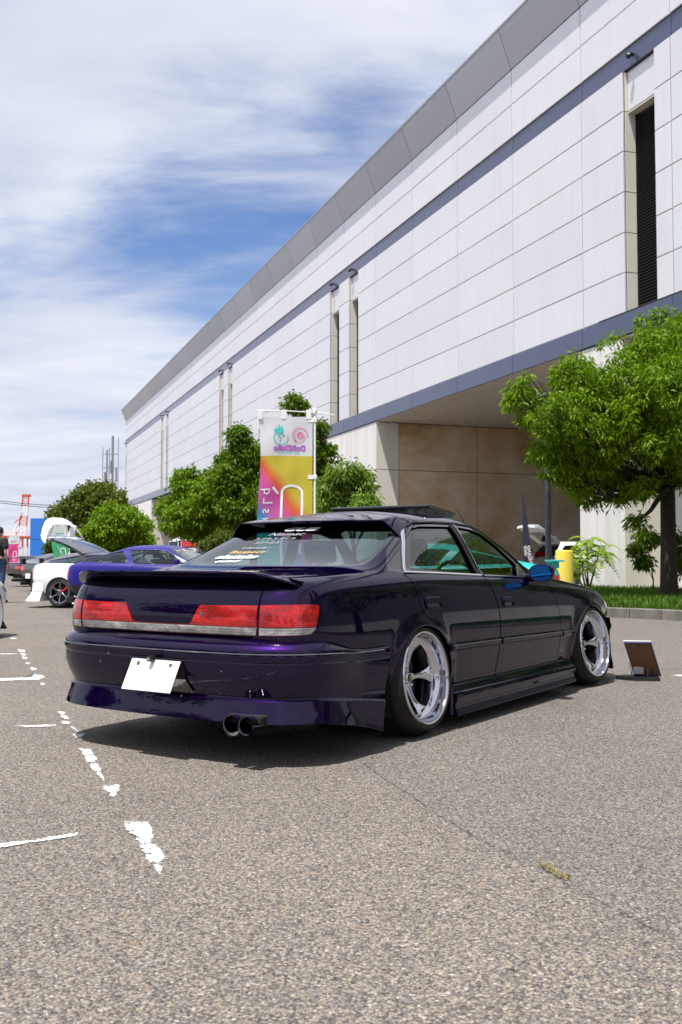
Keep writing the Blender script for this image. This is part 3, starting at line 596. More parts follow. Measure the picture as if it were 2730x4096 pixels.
tree('round_tree', (-19.3, 74, .0), blobs_px([(205, 1152, 42), (150, 1185, 34), (175, 1175, 40), (240, 1160, 40), (262, 1150, 22), (190, 1215, 60), (140, 1215, 28), (250, 1205, 60), (232, 1128, 20), (180, 1240, 46)], 74, 6, 1.2), .3, 2.6, 2400, 26, .25, 'leaf_dark', 'dark round-crowned tree far left, in front of the blue ship', 'round trees at the end of the hall', 16, spread=.8, lw=.3)
tree('round_tree', (-14.3, 62, .0), blobs_px([(258, 1195, 38), (292, 1205, 36), (318, 1210, 26), (240, 1225, 38), (280, 1235, 40), (325, 1235, 22), (215, 1240, 30)], 62, 7, 1.0), .22, 1.9, 1900, 26, .21, 'leaf_bright', 'lighter round tree in front of the hall corner', 'round trees at the end of the hall', 17, spread=.66, lw=.3)
tree('round_tree', (-22.5, 80, .0), blobs_px([(140, 1250, 24), (170, 1258, 28), (210, 1262, 24), (120, 1262, 14)], 80, 8, 1.0), .15, .8, 420, 18, .34, 'leaf_dark', 'low dark tree under the tall white wing', 'round trees at the end of the hall', 18, spread=.7, lw=.3)
tree('shrub', (-4.4, 38, .0), blobs_px([(490, 1248, 14), (520, 1240, 22), (555, 1245, 20), (470, 1252, 10)], 38, 9, .4), .04, .4, 300, 20, .12, 'leaf_dark', 'dark low shrub under the trees beside the tents', None, 19, spread=.3, lw=.25)
for i_, (x_, y_, r_, nm_) in enumerate(((10.6, 15.2, .2, 'second tree along the bed, just outside the right edge'), (12.6, 9.2, .2, 'third tree along the bed towards the camera side'), (14.9, 2.6, .2, 'fourth tree along the bed, level with the camera'), (17.4, -4.6, .2, 'fifth tree along the bed, behind the camera'))):
    rd_ = random.Random(60 + i_); bl_ = [(Vector((x_ + rd_.uniform(-1.9, 1.9), y_ + rd_.uniform(-1.9, 1.9), 4.4 + rd_.uniform(-1.4, 2.0))), rd_.uniform(.8, 1.35)) for _ in range(13)]
    tree('camphor_tree', (x_, y_, .13), bl_, r_, 2.3, 1000, 18, .17, 'leaf_bright', 'green camphor tree, ' + nm_, 'camphor trees along the hall', 60 + i_, spread=.38, lw=.2)
for i_, (x_, y_) in enumerate(((-24, 6), (-26, -3), (-23, -11), (-17, -18), (-8, -22), (3, -24), (13, -22))):  # unseen tree row added to darken the reflection in the car's rear
    rd_ = random.Random(80 + i_); bl_ = [(Vector((x_ + rd_.uniform(-2.6, 2.6), y_ + rd_.uniform(-2.6, 2.6), 4.6 + rd_.uniform(-2.0, 2.6))), rd_.uniform(1.2, 1.8)) for _ in range(12)]
    tree('round_tree', (x_, y_, 0), bl_, .2, 1.6, 500, 16, .34, 'leaf_dark', ['added unseen dark tree left of the camera, first of the row', 'added unseen dark tree left of the camera, second of the row', 'added unseen dark tree left of the camera, third of the row', 'added unseen dark tree behind the camera on the left', 'added unseen dark tree straight behind the camera', 'added unseen dark tree behind the camera on the right', 'added unseen dark tree behind the camera, last of the row'][i_], 'added unseen trees behind the camera', 80 + i_, spread=.8, lw=.3)
def frond_plant(name, base, stems, fl, label, seed, mat='leaf_frond', n_f=9, leaflet=.11):
    rd = random.Random(seed); root = empty(name, base); tag(root, label, 'plant'); mb = MB(); sm = MB()
    for (tx, ty, tz) in stems:
        top = Vector((tx, ty, tz)); sm.tube([(0, 0, -.02), top * .5 + Vector((rd.uniform(-.05, .05), 0, .05)), top], [.03, .022, .01], 6)
        for k in range(n_f):
            a = 6.28 * k / n_f + rd.uniform(-.3, .3); L = fl * rd.uniform(.7, 1.1); up = rd.uniform(.35, 1.0); s = top - Vector((0, 0, rd.uniform(0, .35 * tz))); dirh = Vector((math.cos(a), math.sin(a), 0)); prev = s; pts = [s]
            for i in range(1, 13): t = i / 12; pts.append(s + dirh * L * t * .9 + Vector((0, 0, L * (up * t - 1.05 * t * t))))
            sm.tube([pts[0], pts[4], pts[8], pts[12]], [.006, .005, .004, .002], 3)
            for i in range(2, 13):
                d = (pts[i] - pts[i - 1]).normalized(); sd = d.cross(Vector((0, 0, 1))).normalized(); ll = leaflet * (1 - abs(i - 6) / 9) * rd.uniform(.85, 1.1)
                for q in (-1, 1):
                    ax = (sd * q + d * .35 + Vector((0, 0, -.35 + rd.uniform(-.15, .15)))).normalized(); w = d * ll * .26; b = pts[i]; mb.add([b, b + ax * ll * .4 + w, b + ax * ll, b + ax * ll * .4 - w], [(0, 1, 2, 3)])
    mb.build('fronds', mat, root); sm.build('stem', 'bark', root); return root
frond_plant('sapling', (7.0, 28.2, .13), [(.0, 0, 1.45), (.32, -.1, 1.2), (-.25, .1, .95)], .75, 'yellow green sapling with fern-like leaves against the white pier', 31, n_f=17, leaflet=.19)
frond_plant('sapling', (6.4, 26.0, .13), [(-.1, 0, .75), (-.5, -.2, .6)], .62, 'darker low sapling reaching over the yellow bollard', 32, 'leaf_mid', 11, .14)
tree('shrub', (8.2, 26.2, .13), blobs_px([(1478, 1290, 16), (1462, 1262, 14), (1495, 1240, 16), (1470, 1225, 12)], 26.2, 41, .3), .02, .4, 120, 14, .14, 'leaf_mid', 'thin leafy shoots left of the big tree trunk', None, 41, spread=.25, lw=.2)
tree('shrub', (8.9, 24.0, .13), blobs_px([(1560, 1270, 16), (1572, 1300, 20), (1555, 1235, 12)], 24.0, 42, .3), .02, .4, 120, 14, .13, 'leaf_mid', 'thin leafy shoots right of the big tree trunk', None, 42, spread=.25, lw=.2)

# ------------------------------------------------------------------ car bodies: one smooth tensor surface per car, cut into panels
def bs_basis(u, n):
    """clamped uniform cubic B-spline basis, u in [0, n-3] -> (len(u), n)"""
    k = 3; kn = np.concatenate([np.zeros(k), np.arange(0, n - k + 1), np.full(k, n - k)]).astype(float)
    u = np.clip(np.asarray(u, float), 0, n - k - 1e-9); B = np.zeros((len(u), n + k))
    for i in range(n + k): B[:, i] = (kn[i] <= u) & (u < kn[i + 1]) if kn[i + 1] > kn[i] else 0
    for d in range(1, k + 1):
        C = np.zeros((len(u), n + k - d))
        for i in range(n + k - d):
            a = kn[i + d] - kn[i]; b = kn[i + d + 1] - kn[i + 1]
            if a > 0: C[:, i] += (u - kn[i]) / a * B[:, i]
            if b > 0: C[:, i] += (kn[i + d + 1] - u) / b * B[:, i + 1]
        B = C
    return B
class Surf:
    def __init__(s, rows, arches=(), nside=10, flare=.022, deform=None, grid=(420, 220)):
        """rows: dicts xr,dr,xf,df,W,z=[(x,z)..],zr,zf,(taper)"""
        net = []
        for r in rows:
            W = r['W']; xr, xf, dr, df = r['xr'], r['xf'], r['dr'], r['df']; tr, tf = r.get('tr', .04), r.get('tf', .05); pts = []
            def wz(x): return np.interp(x, [p[0] for p in r['z']], [p[1] for p in r['z']])
            def wid(x): 
                m = (xr + xf) / 2; h = (xf - xr) / 2; q = (x - m) / h
                return W * (1 - (tr if q < 0 else tf) * abs(q) ** 2.4)
            fr = [(0, 0), (.0, .36), (.02, .66), (.10, .86), (.42, .965)]       # rear: fraction of dr, fraction of W
            xs0 = xr + dr; xs1 = xf - df; We0 = wid(xs0); We1 = wid(xs1); zs0 = wz(xs0); zs1 = wz(xs1)
            for a, b in fr: pts.append((xr + a * dr, b * We0, r['zr'] + (zs0 - r['zr']) * (b ** 6)))
            for k in range(nside): x = xs0 + (xs1 - xs0) * k / (nside - 1); pts.append((x, wid(x), wz(x)))
            for a, b in fr[::-1]: pts.append((xf - a * df, b * We1, r['zf'] + (zs1 - r['zf']) * (b ** 6)))
            net.append(pts)
        s.net = np.array(net).transpose(1, 0, 2)        # columns(s) x rows(t) x 3
        s.nc, s.nr = s.net.shape[:2]; s.S, s.T = s.nc - 3, s.nr - 3; s.arches = arches; s.flare = flare; s.deform = deform
        a = np.linspace(0, s.S, grid[0]); b = np.linspace(0, s.T, grid[1]); A, Bb = np.meshgrid(a, b, indexing='ij'); s.gu = np.stack([A.ravel(), Bb.ravel()], 1)
        s.gp = s.P(s.gu); G = s.gp.reshape(grid[0], grid[1], 3); ga, gb = np.gradient(G, axis=0), np.gradient(G, axis=1); n = -np.cross(ga, gb).reshape(-1, 3); s.gn = n / (np.linalg.norm(n, axis=1)[:, None] + 1e-12)
    def P(s, uv):
        uv = np.asarray(uv, float); Bs = bs_basis(uv[:, 0], s.nc); Bt = bs_basis(uv[:, 1], s.nr)
        p = (Bs[:, :, None] * (Bt @ s.net.transpose(1, 0, 2).reshape(s.nr, -1)).reshape(len(uv), s.nc, 3)).sum(1)
        for (cx, cz, rx, rz) in s.arches:
            d = np.sqrt(((p[:, 0] - cx) / rx) ** 2 + ((p[:, 2] - cz) / rz) ** 2)
            m = np.exp(-((d - 1.0) / .16) ** 2) * np.clip((p[:, 1] - .62) / .12, 0, 1); p[:, 1] += s.flare * m
        if s.deform: p = s.deform(p)
        return p
    def Nn(s, uv, e=2e-3):
        uv = np.asarray(uv, float); e1 = np.array([e, 0]); e2 = np.array([0, e])
        a = s.P(np.clip(uv + e1, 0, [s.S, s.T])) - s.P(np.clip(uv - e1, 0, [s.S, s.T])); b = s.P(np.clip(uv + e2, 0, [s.S, s.T])) - s.P(np.clip(uv - e2, 0, [s.S, s.T]))
        n = np.cross(a, b); L = np.linalg.norm(n, axis=1)[:, None]; n = n / np.maximum(L, 1e-12)
        return -n
    def inv(s, kind, pts, dens=.02, closed=True):
        pts = [np.array(p, float) for p in pts]; q = []
        rng_ = range(len(pts)) if closed else range(len(pts) - 1)
        for i in rng_:
            a, b = pts[i], pts[(i + 1) % len(pts)]; k = max(1, int(np.linalg.norm(b - a) / dens)); q += [a + (b - a) * j / k for j in range(k)]
        if not closed: q.append(pts[-1])
        q = np.array(q); ax = {'side': (0, 2), 'rear': (1, 2), 'front': (1, 2), 'top': (0, 1)}[kind]
        n = s.gn; m = {'side': np.abs(n[:, 1]) > .25, 'rear': (s.gp[:, 0] < -.5) & (s.gu[:, 0] < 6) & (np.abs(n[:, 0]) > .3), 'front': (s.gp[:, 0] > 2) & (s.gu[:, 0] > s.S - 6), 'top': (n[:, 2] > .25)}[kind]
        G = s.gp[m][:, ax]; U = s.gu[m]; out = []
        for p in q:
            i = np.argmin(((G - p) ** 2).sum(1)); out.append(U[i])
        u = np.array(out)
        for _ in range(6):
            f = s.P(u)[:, ax] - q; e = 1e-3; fa = (s.P(u + [e, 0])[:, ax] - s.P(u - [e, 0])[:, ax]) / (2 * e); fb = (s.P(u + [0, e])[:, ax] - s.P(u - [0, e])[:, ax]) / (2 * e)
            det = fa[:, 0] * fb[:, 1] - fa[:, 1] * fb[:, 0]; det = np.where(np.abs(det) < 1e-6, 1e-6, det)
            du = -(fb[:, 1] * f[:, 0] - fb[:, 0] * f[:, 1]) / det; dv = -(-fa[:, 1] * f[:, 0] + fa[:, 0] * f[:, 1]) / det
            u = np.clip(u + np.clip(np.stack([du, dv], 1), -.4, .4), 0, [s.S, s.T])
        return u
def offset_uv(S, poly, d):
    """shrink a uv loop by d metres (3D) measured on the surface"""
    p = np.asarray(poly); P3d = S.P(p); e = 1e-3
    a = (S.P(p + [e, 0]) - S.P(p - [e, 0])) / (2 * e); b = (S.P(p + [0, e]) - S.P(p - [0, e])) / (2 * e)
    nx = np.roll(p, -1, 0); pv = np.roll(p, 1, 0); area = .5 * np.sum(p[:, 0] * nx[:, 1] - nx[:, 0] * p[:, 1]); sg = 1 if area > 0 else -1
    N = S.Nn(p); t1 = S.P(nx) - P3d; t2 = P3d - S.P(pv)
    def nd(t): t = t / (np.linalg.norm(t, axis=1)[:, None] + 1e-9); c = np.cross(N, t); return c
    c = nd(t1) + nd(t2); c /= np.linalg.norm(c, axis=1)[:, None] + 1e-9
    # which side is inside: test in uv
    E = (a * a).sum(1); F = (a * b).sum(1); G = (b * b).sum(1); det = E * G - F * F + 1e-9
    ca = (c * a).sum(1); cb = (c * b).sum(1); du = (G * ca - F * cb) / det; dv = (E * cb - F * ca) / det; D = np.stack([du, dv], 1)
    tuv = nx - pv; left = np.stack([-tuv[:, 1], tuv[:, 0]], 1) * sg; dot = (D * left).sum(1); D = D * np.sign(dot)[:, None]
    q = p + D * d
    q[:, 0] = np.where(p[:, 0] <= 1e-3, p[:, 0], q[:, 0]); return np.clip(q, 0, [S.S, S.T])
def pip(pts, poly):
    x, y = pts[:, 0], pts[:, 1]; c = np.zeros(len(pts), bool); n = len(poly); j = n - 1
    for i in range(n):
        xi, yi = poly[i]; xj, yj = poly[j]
        if yi != yj:
            m = ((yi > y) != (yj > y)) & (x < (xj - xi) * (y - yi) / (yj - yi) + xi); c ^= m
        j = i
    return c
def cdt(S, loops, res):
    """triangulate the uv domain once with all loops as constraints"""
    lo = np.min([l.min(0) for l in loops], 0); hi = np.max([l.max(0) for l in loops], 0)
    a = np.arange(lo[0], hi[0] + .001, res[0]); b = np.arange(lo[1], hi[1] + .001, res[1]); A, B = np.meshgrid(a, b); g = np.stack([A.ravel(), B.ravel()], 1) + .00037
    V = []; Ed = []; dl = []
    for l in loops:
        q = []
        for i in range(len(l)):
            p0, p1 = l[i], l[(i + 1) % len(l)]; k = max(1, int(np.abs((p1 - p0)).max() / (res[0] * 1.2))); q += [p0 + (p1 - p0) * j / k for j in range(k)]
        dl.append(np.array(q))
    for l in dl:
        o = len(V); V += [Vector((float(x), float(y))) for x, y in l]; Ed += [(o + i, o + (i + 1) % len(l)) for i in range(len(l))]
    V += [Vector((float(x), float(y))) for x, y in g]
    r = geometry.delaunay_2d_cdt(V, Ed, [], 0, 1e-5); return np.array([v[:] for v in r[0]]), np.array(r[2])
def emit(S, V, F, name, m, parent, sides, fl=.016, off=0.0, flm=None):
    """lift uv triangles to 3D for the given sides (-1 right, +1 left), add a rolled-in edge"""
    used = np.unique(F); mp = -np.ones(len(V), int); mp[used] = np.arange(len(used)); F = mp[F]; uv = V[used]; uv = np.clip(uv, 0, [S.S, S.T]); p = S.P(uv); n = S.Nn(uv); p = p + n * off
    ed = {}
    for t in F:
        for i in range(3):
            a, b = int(t[i]), int(t[(i + 1) % 3]); k = (min(a, b), max(a, b)); ed[k] = None if k in ed else (a, b)
    be = [e for e in ed.values() if e is not None and not (p[e[0], 1] < 2e-3 and p[e[1], 1] < 2e-3)]
    c = p[F]; fn = np.cross(c[:, 1] - c[:, 0], c[:, 2] - c[:, 0]); area = np.linalg.norm(fn, axis=1); ori = (fn * n[F[:, 0]]).sum(1)
    F = np.where((ori < 0)[:, None], F[:, [0, 2, 1]], F); keep = area > 1e-9; F = F[keep]
    vs, fs, ns = [], [], []
    for sd in sides:
        q = p * [1, sd, 1]; nn = n * [1, sd, 1]; o = sum(len(x) for x in vs); f = F if sd > 0 else F[:, [0, 2, 1]]; vs.append(q); ns.append(nn); fs += (f + o).tolist()
        if fl > 0 and be:
            bi = sorted({i for e in be for i in e}); bm_ = {v: k for k, v in enumerate(bi)}; o2 = o + len(q); vs.append(q[bi]); cen = nn[bi]; vs.append(q[bi] - nn[bi] * fl)
            # side-facing normals for the rolled edge
            sn = np.zeros((len(bi), 3))
            for a, b in be:
                t = q[b] - q[a]; s_ = np.cross(t, nn[a]); s_ /= np.linalg.norm(s_) + 1e-9; sn[bm_[a]] += s_; sn[bm_[b]] += s_
            sn /= np.linalg.norm(sn, axis=1)[:, None] + 1e-9; ns.append(sn * .8 + cen * .2); ns.append(sn)
            for a, b in be: x, y = o2 + bm_[a], o2 + bm_[b]; fs.append([x, y, y + len(bi), x + len(bi)])
    vs = np.concatenate(vs); ns = np.concatenate(ns); ns /= np.linalg.norm(ns, axis=1)[:, None] + 1e-9
    return mesh_obj(name, vs, fs, m, parent, smooth=True, normals=ns)
def side_strip(S, name, pts, w, h, m, parent, side, off=0.0, kind='side', cham=.4):
    """a moulding that follows the surface: box section w high, h proud"""
    u = S.inv(kind, pts, .03, False); p = S.P(u); n = S.Nn(u); p = p * [1, side, 1]; n = n * [1, side, 1]; L = len(p); vs = []; 
    for i in range(L):
        t = p[min(i + 1, L - 1)] - p[max(i - 1, 0)]; t /= np.linalg.norm(t) + 1e-9; c = np.cross(n[i], t); q = p[i] + n[i] * off; e = 1 - .9 * (i in (0, L - 1)) * 0
        for a, b in ((-.5, -.004), (-.5, h * .6), (-.5 + cham * .5, h), (.5 - cham * .5, h), (.5, h * .6), (.5, -.004)): vs.append(q + c * a * w + n[i] * b)
    fs = [(i * 6 + k, i * 6 + k + 1, (i + 1) * 6 + k + 1, (i + 1) * 6 + k) for i in range(L - 1) for k in range(5)] + [tuple(range(6)), tuple((L - 1) * 6 + k for k in range(6))[::-1]]
    if side < 0: fs = [f[::-1] for f in fs]
    o = mesh_obj(name, vs, fs, m, parent, smooth=True); 
    try: o.data.set_sharp_from_angle(angle=R(35))
    except Exception: pass
    bm = bmesh.new(); bm.from_mesh(o.data); bmesh.ops.recalc_face_normals(bm, faces=bm.faces); bm.to_mesh(o.data); bm.free(); return o
def bspline(pts, n):
    pts = np.array(pts, float); u = np.linspace(0, len(pts) - 3 - 1e-6, n); return bs_basis(u, len(pts)) @ pts
def sweep(name, plan, prof_fn, m, parent, side_both=True, nprof=None, n=120, smooth=True, cap=None, s_end_fn=None, sides=(1, -1), angle=35):
    """plan: half outline (x,w) from the centre round to the wheel arch; prof_fn(q,x,w)->list of (off,z), q arc fraction"""
    P = bspline(plan, n); T = np.gradient(P, axis=0); T /= np.linalg.norm(T, axis=1)[:, None]; Nrm = np.stack([-T[:, 1], T[:, 0]], 1)
    if Nrm[0, 0] > 0 and P[0, 0] < 0: Nrm = -Nrm
    if Nrm[0, 0] < 0 and P[0, 0] > 1: Nrm = -Nrm
    vs = []; fs = []; base = 0
    for sd in sides:
        np_ = None
        for i in range(n):
            pr = prof_fn(i / (n - 1), P[i, 0], P[i, 1]); np_ = len(pr)
            for j, (o, z) in enumerate(pr):
                x = P[i, 0] + Nrm[i, 0] * o; w = P[i, 1] + Nrm[i, 1] * o
                if s_end_fn: x = s_end_fn(i / (n - 1), x, z)
                w = 0.0 if i == 0 else w
                vs.append((x, sd * w, z))
        for i in range(n - 1):
            for j in range(np_ - 1):
                q = (base + i * np_ + j, base + (i + 1) * np_ + j, base + (i + 1) * np_ + j + 1, base + i * np_ + j + 1); fs.append(q if sd < 0 else q[::-1])
        base = len(vs)
    o = mesh_obj(name, vs, fs, m, parent, smooth=smooth); bm = bmesh.new(); bm.from_mesh(o.data); bmesh.ops.remove_doubles(bm, verts=bm.verts, dist=1e-5); bmesh.ops.recalc_face_normals(bm, faces=bm.faces)
    bm.to_mesh(o.data); bm.free()
    try: o.data.set_sharp_from_angle(angle=R(angle))
    except Exception: pass
    return o
def std_rows(L0=-1.17, L1=3.55, W=.874, H=1.30, belt=.0, hatch=0.0, nose=0.0, k=1.0):
    """sedan rows; hatch>0 pulls the backlight base to the rear"""
    zs = lambda a: list(zip((-.9, 0, 1, 1.9, 2.7, 3.3), [v + (belt if v > .5 else 0) for v in a]))
    g = [  # xr, dr, xf, df, W, side z, zr, zf
        dict(xr=-1.10, dr=.55, xf=3.42, df=.6, W=.848, z=zs((.40, .24, .20, .20, .24, .36)), zr=.48, zf=.40),
        dict(xr=-1.13, dr=.50, xf=3.46, df=.6, W=.866, z=zs((.46, .36, .33, .32, .34, .42)), zr=.54, zf=.44),
        dict(xr=-1.17, dr=.46, xf=3.50, df=.6, W=.880, z=zs((.53, .48, .45, .44, .44, .48)), zr=.60, zf=.49),
        dict(xr=-1.18, dr=.44, xf=3.50, df=.6, W=.883, z=zs((.61, .60, .58, .56, .55, .54)), zr=.67, zf=.54),
        dict(xr=-1.175, dr=.42, xf=3.49, df=.6, W=.874, z=zs((.70, .71, .695, .67, .64, .595)), zr=.745, zf=.585),
        dict(xr=-1.155, dr=.42, xf=3.44, df=.6, W=.856, z=zs((.79, .815, .785, .755, .72, .64)), zr=.82, zf=.615),
        dict(xr=-1.125, dr=.40, xf=3.36, df=.6, W=.838, z=zs((.85, .875, .84, .80, .76, .67)), zr=.868, zf=.635),
        dict(xr=-1.06, dr=.40, xf=3.24, df=.6, W=.803, z=zs((.882, .905, .875, .83, .785, .69)), zr=.885, zf=.660),
        dict(xr=-.80 - hatch * .3, dr=.46, xf=2.80, df=.7, W=.785, z=zs((.898, .920, .89, .845, .80, .74)), zr=.902, zf=.775),
        dict(xr=-.44 - hatch, dr=.34, xf=2.10, df=.30, W=.770, z=zs((.925, .935, .905, .865, .84, .82)), zr=.925, zf=.855),
        dict(xr=-.13 - hatch * .5, dr=.28, xf=1.78, df=.26, W=.718, z=zs((1.045, 1.05, 1.03, .99, .95, .95)), zr=1.06, zf=1.00),
        dict(xr=.19, dr=.20, xf=1.36, df=.22, W=.640, z=zs((1.17, 1.18, 1.19, 1.16, 1.1, 1.1)), zr=1.205, zf=1.19),
        dict(xr=.27, dr=.20, xf=1.24, df=.20, W=.575, z=zs((1.225, 1.235, 1.245, 1.23, 1.2, 1.2)), zr=1.238, zf=1.238),
        dict(xr=.40, dr=.16, xf=1.12, df=.16, W=.40, z=zs((1.272, 1.278, 1.285, 1.28, 1.27, 1.27)), zr=1.270, zf=1.275),
        dict(xr=.50, dr=.12, xf=1.04, df=.12, W=.18, z=zs((1.292, 1.296, 1.300, 1.298, 1.29, 1.29)), zr=1.290, zf=1.292),
        dict(xr=.50, dr=.12, xf=1.04, df=.12, W=.0, z=zs((1.294, 1.298, 1.302, 1.300, 1.29, 1.29)), zr=1.292, zf=1.294)]
    mz = H / 1.30
    for r in g:
        f = lambda z: z if z < .9 else .9 + (z - .9) * (H - .9) / .4
        r['z'] = [(x, f(z)) for x, z in r['z']]; r['zr'] = f(r['zr']); r['zf'] = f(r['zf']); r['W'] *= W / .874
    return g
def wheel_parts(root, c, side, r_t, r_r, width, style, camber=0.0, steer=0.0, tread=True, spoke_m='polished_rim', lip_m='polished_rim', red=False, dish=.10, n=72, simple=False):
    """wheel as a part of the car: tyre, rim, spokes. local y = outward"""
    w = empty('wheel', (0, 0, 0)); w.parent = root; w.location = c; w.rotation_euler = (camber * side * 1.0, 0, (steer + (0 if side < 0 else math.pi)))
    if side < 0: w.rotation_euler = (-camber, 0, steer)
    else: w.rotation_euler = (-camber, 0, math.pi + steer)
    # after this local -y points away from the car
    h = width / 2; sb = r_t - .022
    mb = MB(); prof = [(r_r - .012, -h + .012), (r_r + .010, -h - .002), (r_r + .022, -h - .006), (r_r + (r_t - r_r) * .45, -h + .000), (sb, -h + .030), (r_t - .007, -h + .048), (r_t, -h + .075)]
    gr = []
    for k, y in enumerate(np.linspace(-h + .09, h - .09, 4)):
        gr += [(r_t, y - .006), (r_t - .007, y - .004), (r_t - .007, y + .004), (r_t, y + .006)]
    prof = prof + gr + [(a, -b) for a, b in prof[::-1]]
    mb.lathe(prof, n, 'y'); ty = mb.build('tyre', 'tyre_rubber', w)
    if tread and not simple:
        mb = MB()
        for k in range(34):
            a = 2 * math.pi * k / 34; 
            for y0, y1, da in ((-h + .040, -h + .088, .075), (h - .088, h - .040, -.075)):
                r0 = [r_t - .010 if abs(y) > h - .05 else r_t + .0006 for y in (y0, y1)]; w_ = .012
                mb.add([((r0[0]) * math.cos(a), y0, r0[0] * math.sin(a)), (r0[0] * math.cos(a + w_), y0, r0[0] * math.sin(a + w_)), (r0[1] * math.cos(a + da + w_), y1, r0[1] * math.sin(a + da + w_)), (r0[1] * math.cos(a + da), y1, r0[1] * math.sin(a + da))], [(0, 1, 2, 3)])
        tag(mb.build('tread_grooves', 'black_rubber', w), kind='stuff')
    # rim barrel with stepped lip (outer side is -y)
    o = -h - .004; mb = MB()
    lip = [(r_r + .004, o + .018), (r_r + .009, o + .006), (r_r + .004, o - .002), (r_r - .006, o - .001), (r_r - .011, o + .010), (r_r - .014, o + dish * .30), (r_r - .020, o + dish * .52), (r_r - .030, o + dish * .60), (r_r - .044, o + dish * .63), (r_r - .048, o + dish * .66), (r_r - .052, o + dish + .03), (r_r - .052, h - .03), (r_r - .01, h - .01)]
    mb.lathe(lip, n, 'y'); mb.build('rim_lip', lip_m, w)
    mb = MB(); mb.lathe([(.0, o + dish + .045), (.15, o + dish + .045), (.155, o + dish + .055), (.155, o + dish + .07)], 40, 'y'); mb.lathe([(.001, h - .02), (r_r - .03, h - .02)], 24, 'y')
    for k in range(20): a = 6.283 * k / 20; mb.lathe([(.004, -.002), (.004, .001), (.0005, .001)], 6, 'y', c=(.12 * math.cos(a), o + dish + .042, .12 * math.sin(a)))
    mb.build('brake_disc', 'brake_iron', w)
    mb = MB(); mb.box(-.06, .06, o + dish + .02, o + dish + .09, .085, .16, ch=.01); mb.build('brake_caliper', 'black_plastic', w)
    ns = 5 if style == 'dish5' else 6; yo = o + dish
    for k in range(ns):
        a = 2 * math.pi * k / ns + (0.02 if style == 'dish5' else math.pi / 2); mb = MB(); st = []
        if style == 'dish5':     # r, half width, y face, thickness, sweep
            st = [(.026, .026, .010, .04, 0), (.055, .025, .006, .04, 0), (.085, .018, .002, .04, .00), (.115, .0165, -.004, .036, .0), (.145, .020, -.012, .034, .0), (.168, .027, -.024, .03, .0), (.184, .038, -.034, .026, .0), (r_r - .052, .052, -dish * .36, .02, .0), (r_r - .044, .066, -dish * .37, .02, .0)]
        else: st = [(.030, .030, .004, .03, 0), (.06, .022, .0, .03, 0), (.12, .018, -.012, .026, 0), (.17, .021, -.024, .024, 0), (r_r - .035, .026, -.035, .024, 0), (r_r - .022, .034, -.040, .02, 0)]
        sec = [(-1, .9), (-.96, .25), (-.72, .03), (-.35, -.06), (0, -.10), (.35, -.06), (.72, .03), (.96, .25), (1, .9)]; vs = []
        m_ = len(sec)
        for (rr, hw, dy, th, sw) in st:
            for (sx, sy) in sec:
                an = a + sw; tx, tz = -math.sin(an), math.cos(an); hollow = .35 * (1 - abs(sx)) if style == 'dish5' else 0
                vs.append((rr * math.cos(an) + tx * sx * hw, yo + dy + sy * th + hollow * .012, rr * math.sin(an) + tz * sx * hw))
        fs = [(i * m_ + j, i * m_ + j + 1, (i + 1) * m_ + j + 1, (i + 1) * m_ + j) for i in range(len(st) - 1) for j in range(m_ - 1)]
        mb.add(vs, fs, 0, True); so = mb.build('spoke', 'wheel_red' if (red and k == 5) else spoke_m, w)
    mb = MB(); mb.lathe([(.0, yo - .014), (.026, yo - .013), (.031, yo - .008), (.034, yo + .004), (.052, yo + .008), (.064, yo + .014), (.068, yo + .05)], 32, 'y'); mb.build('hub', spoke_m, w)
    if not simple:
        mb = MB(); mb.lathe([(.0, yo - .017), (.020, yo - .017), (.024, yo - .014)], 24, 'y'); cap = mb.build('centre_cap', 'gloss_black', w)
        text_obj('cap_badge', 'VS', .028, 'gold', cap, Matrix.Translation((0, yo - .0178, 0)) @ Matrix.Rotation(R(90), 4, 'X'), shear=.2, bold=.0006)
        for k in range(5): a = 6.283 * k / 5 + math.pi / 2; mb = MB(); mb.lathe([(.0, yo - .008), (.006, yo - .008), (.010, yo - .002), (.010, yo + .02)], 6, 'y', c=(.050 * math.cos(a), 0, .050 * math.sin(a))); mb.build('lug_nut', 'chrome', w)
        mb = MB()
        for k in range(40): a = 6.283 * k / 40; mb.lathe([(.0, -.006), (.0035, -.005), (.0045, 0)], 6, 'y', c=((r_r - .033) * math.cos(a), yo - .012, (r_r - .033) * math.sin(a)))
        tag(mb.build('rim_bolts', 'chrome', w), kind='stuff')
    return w

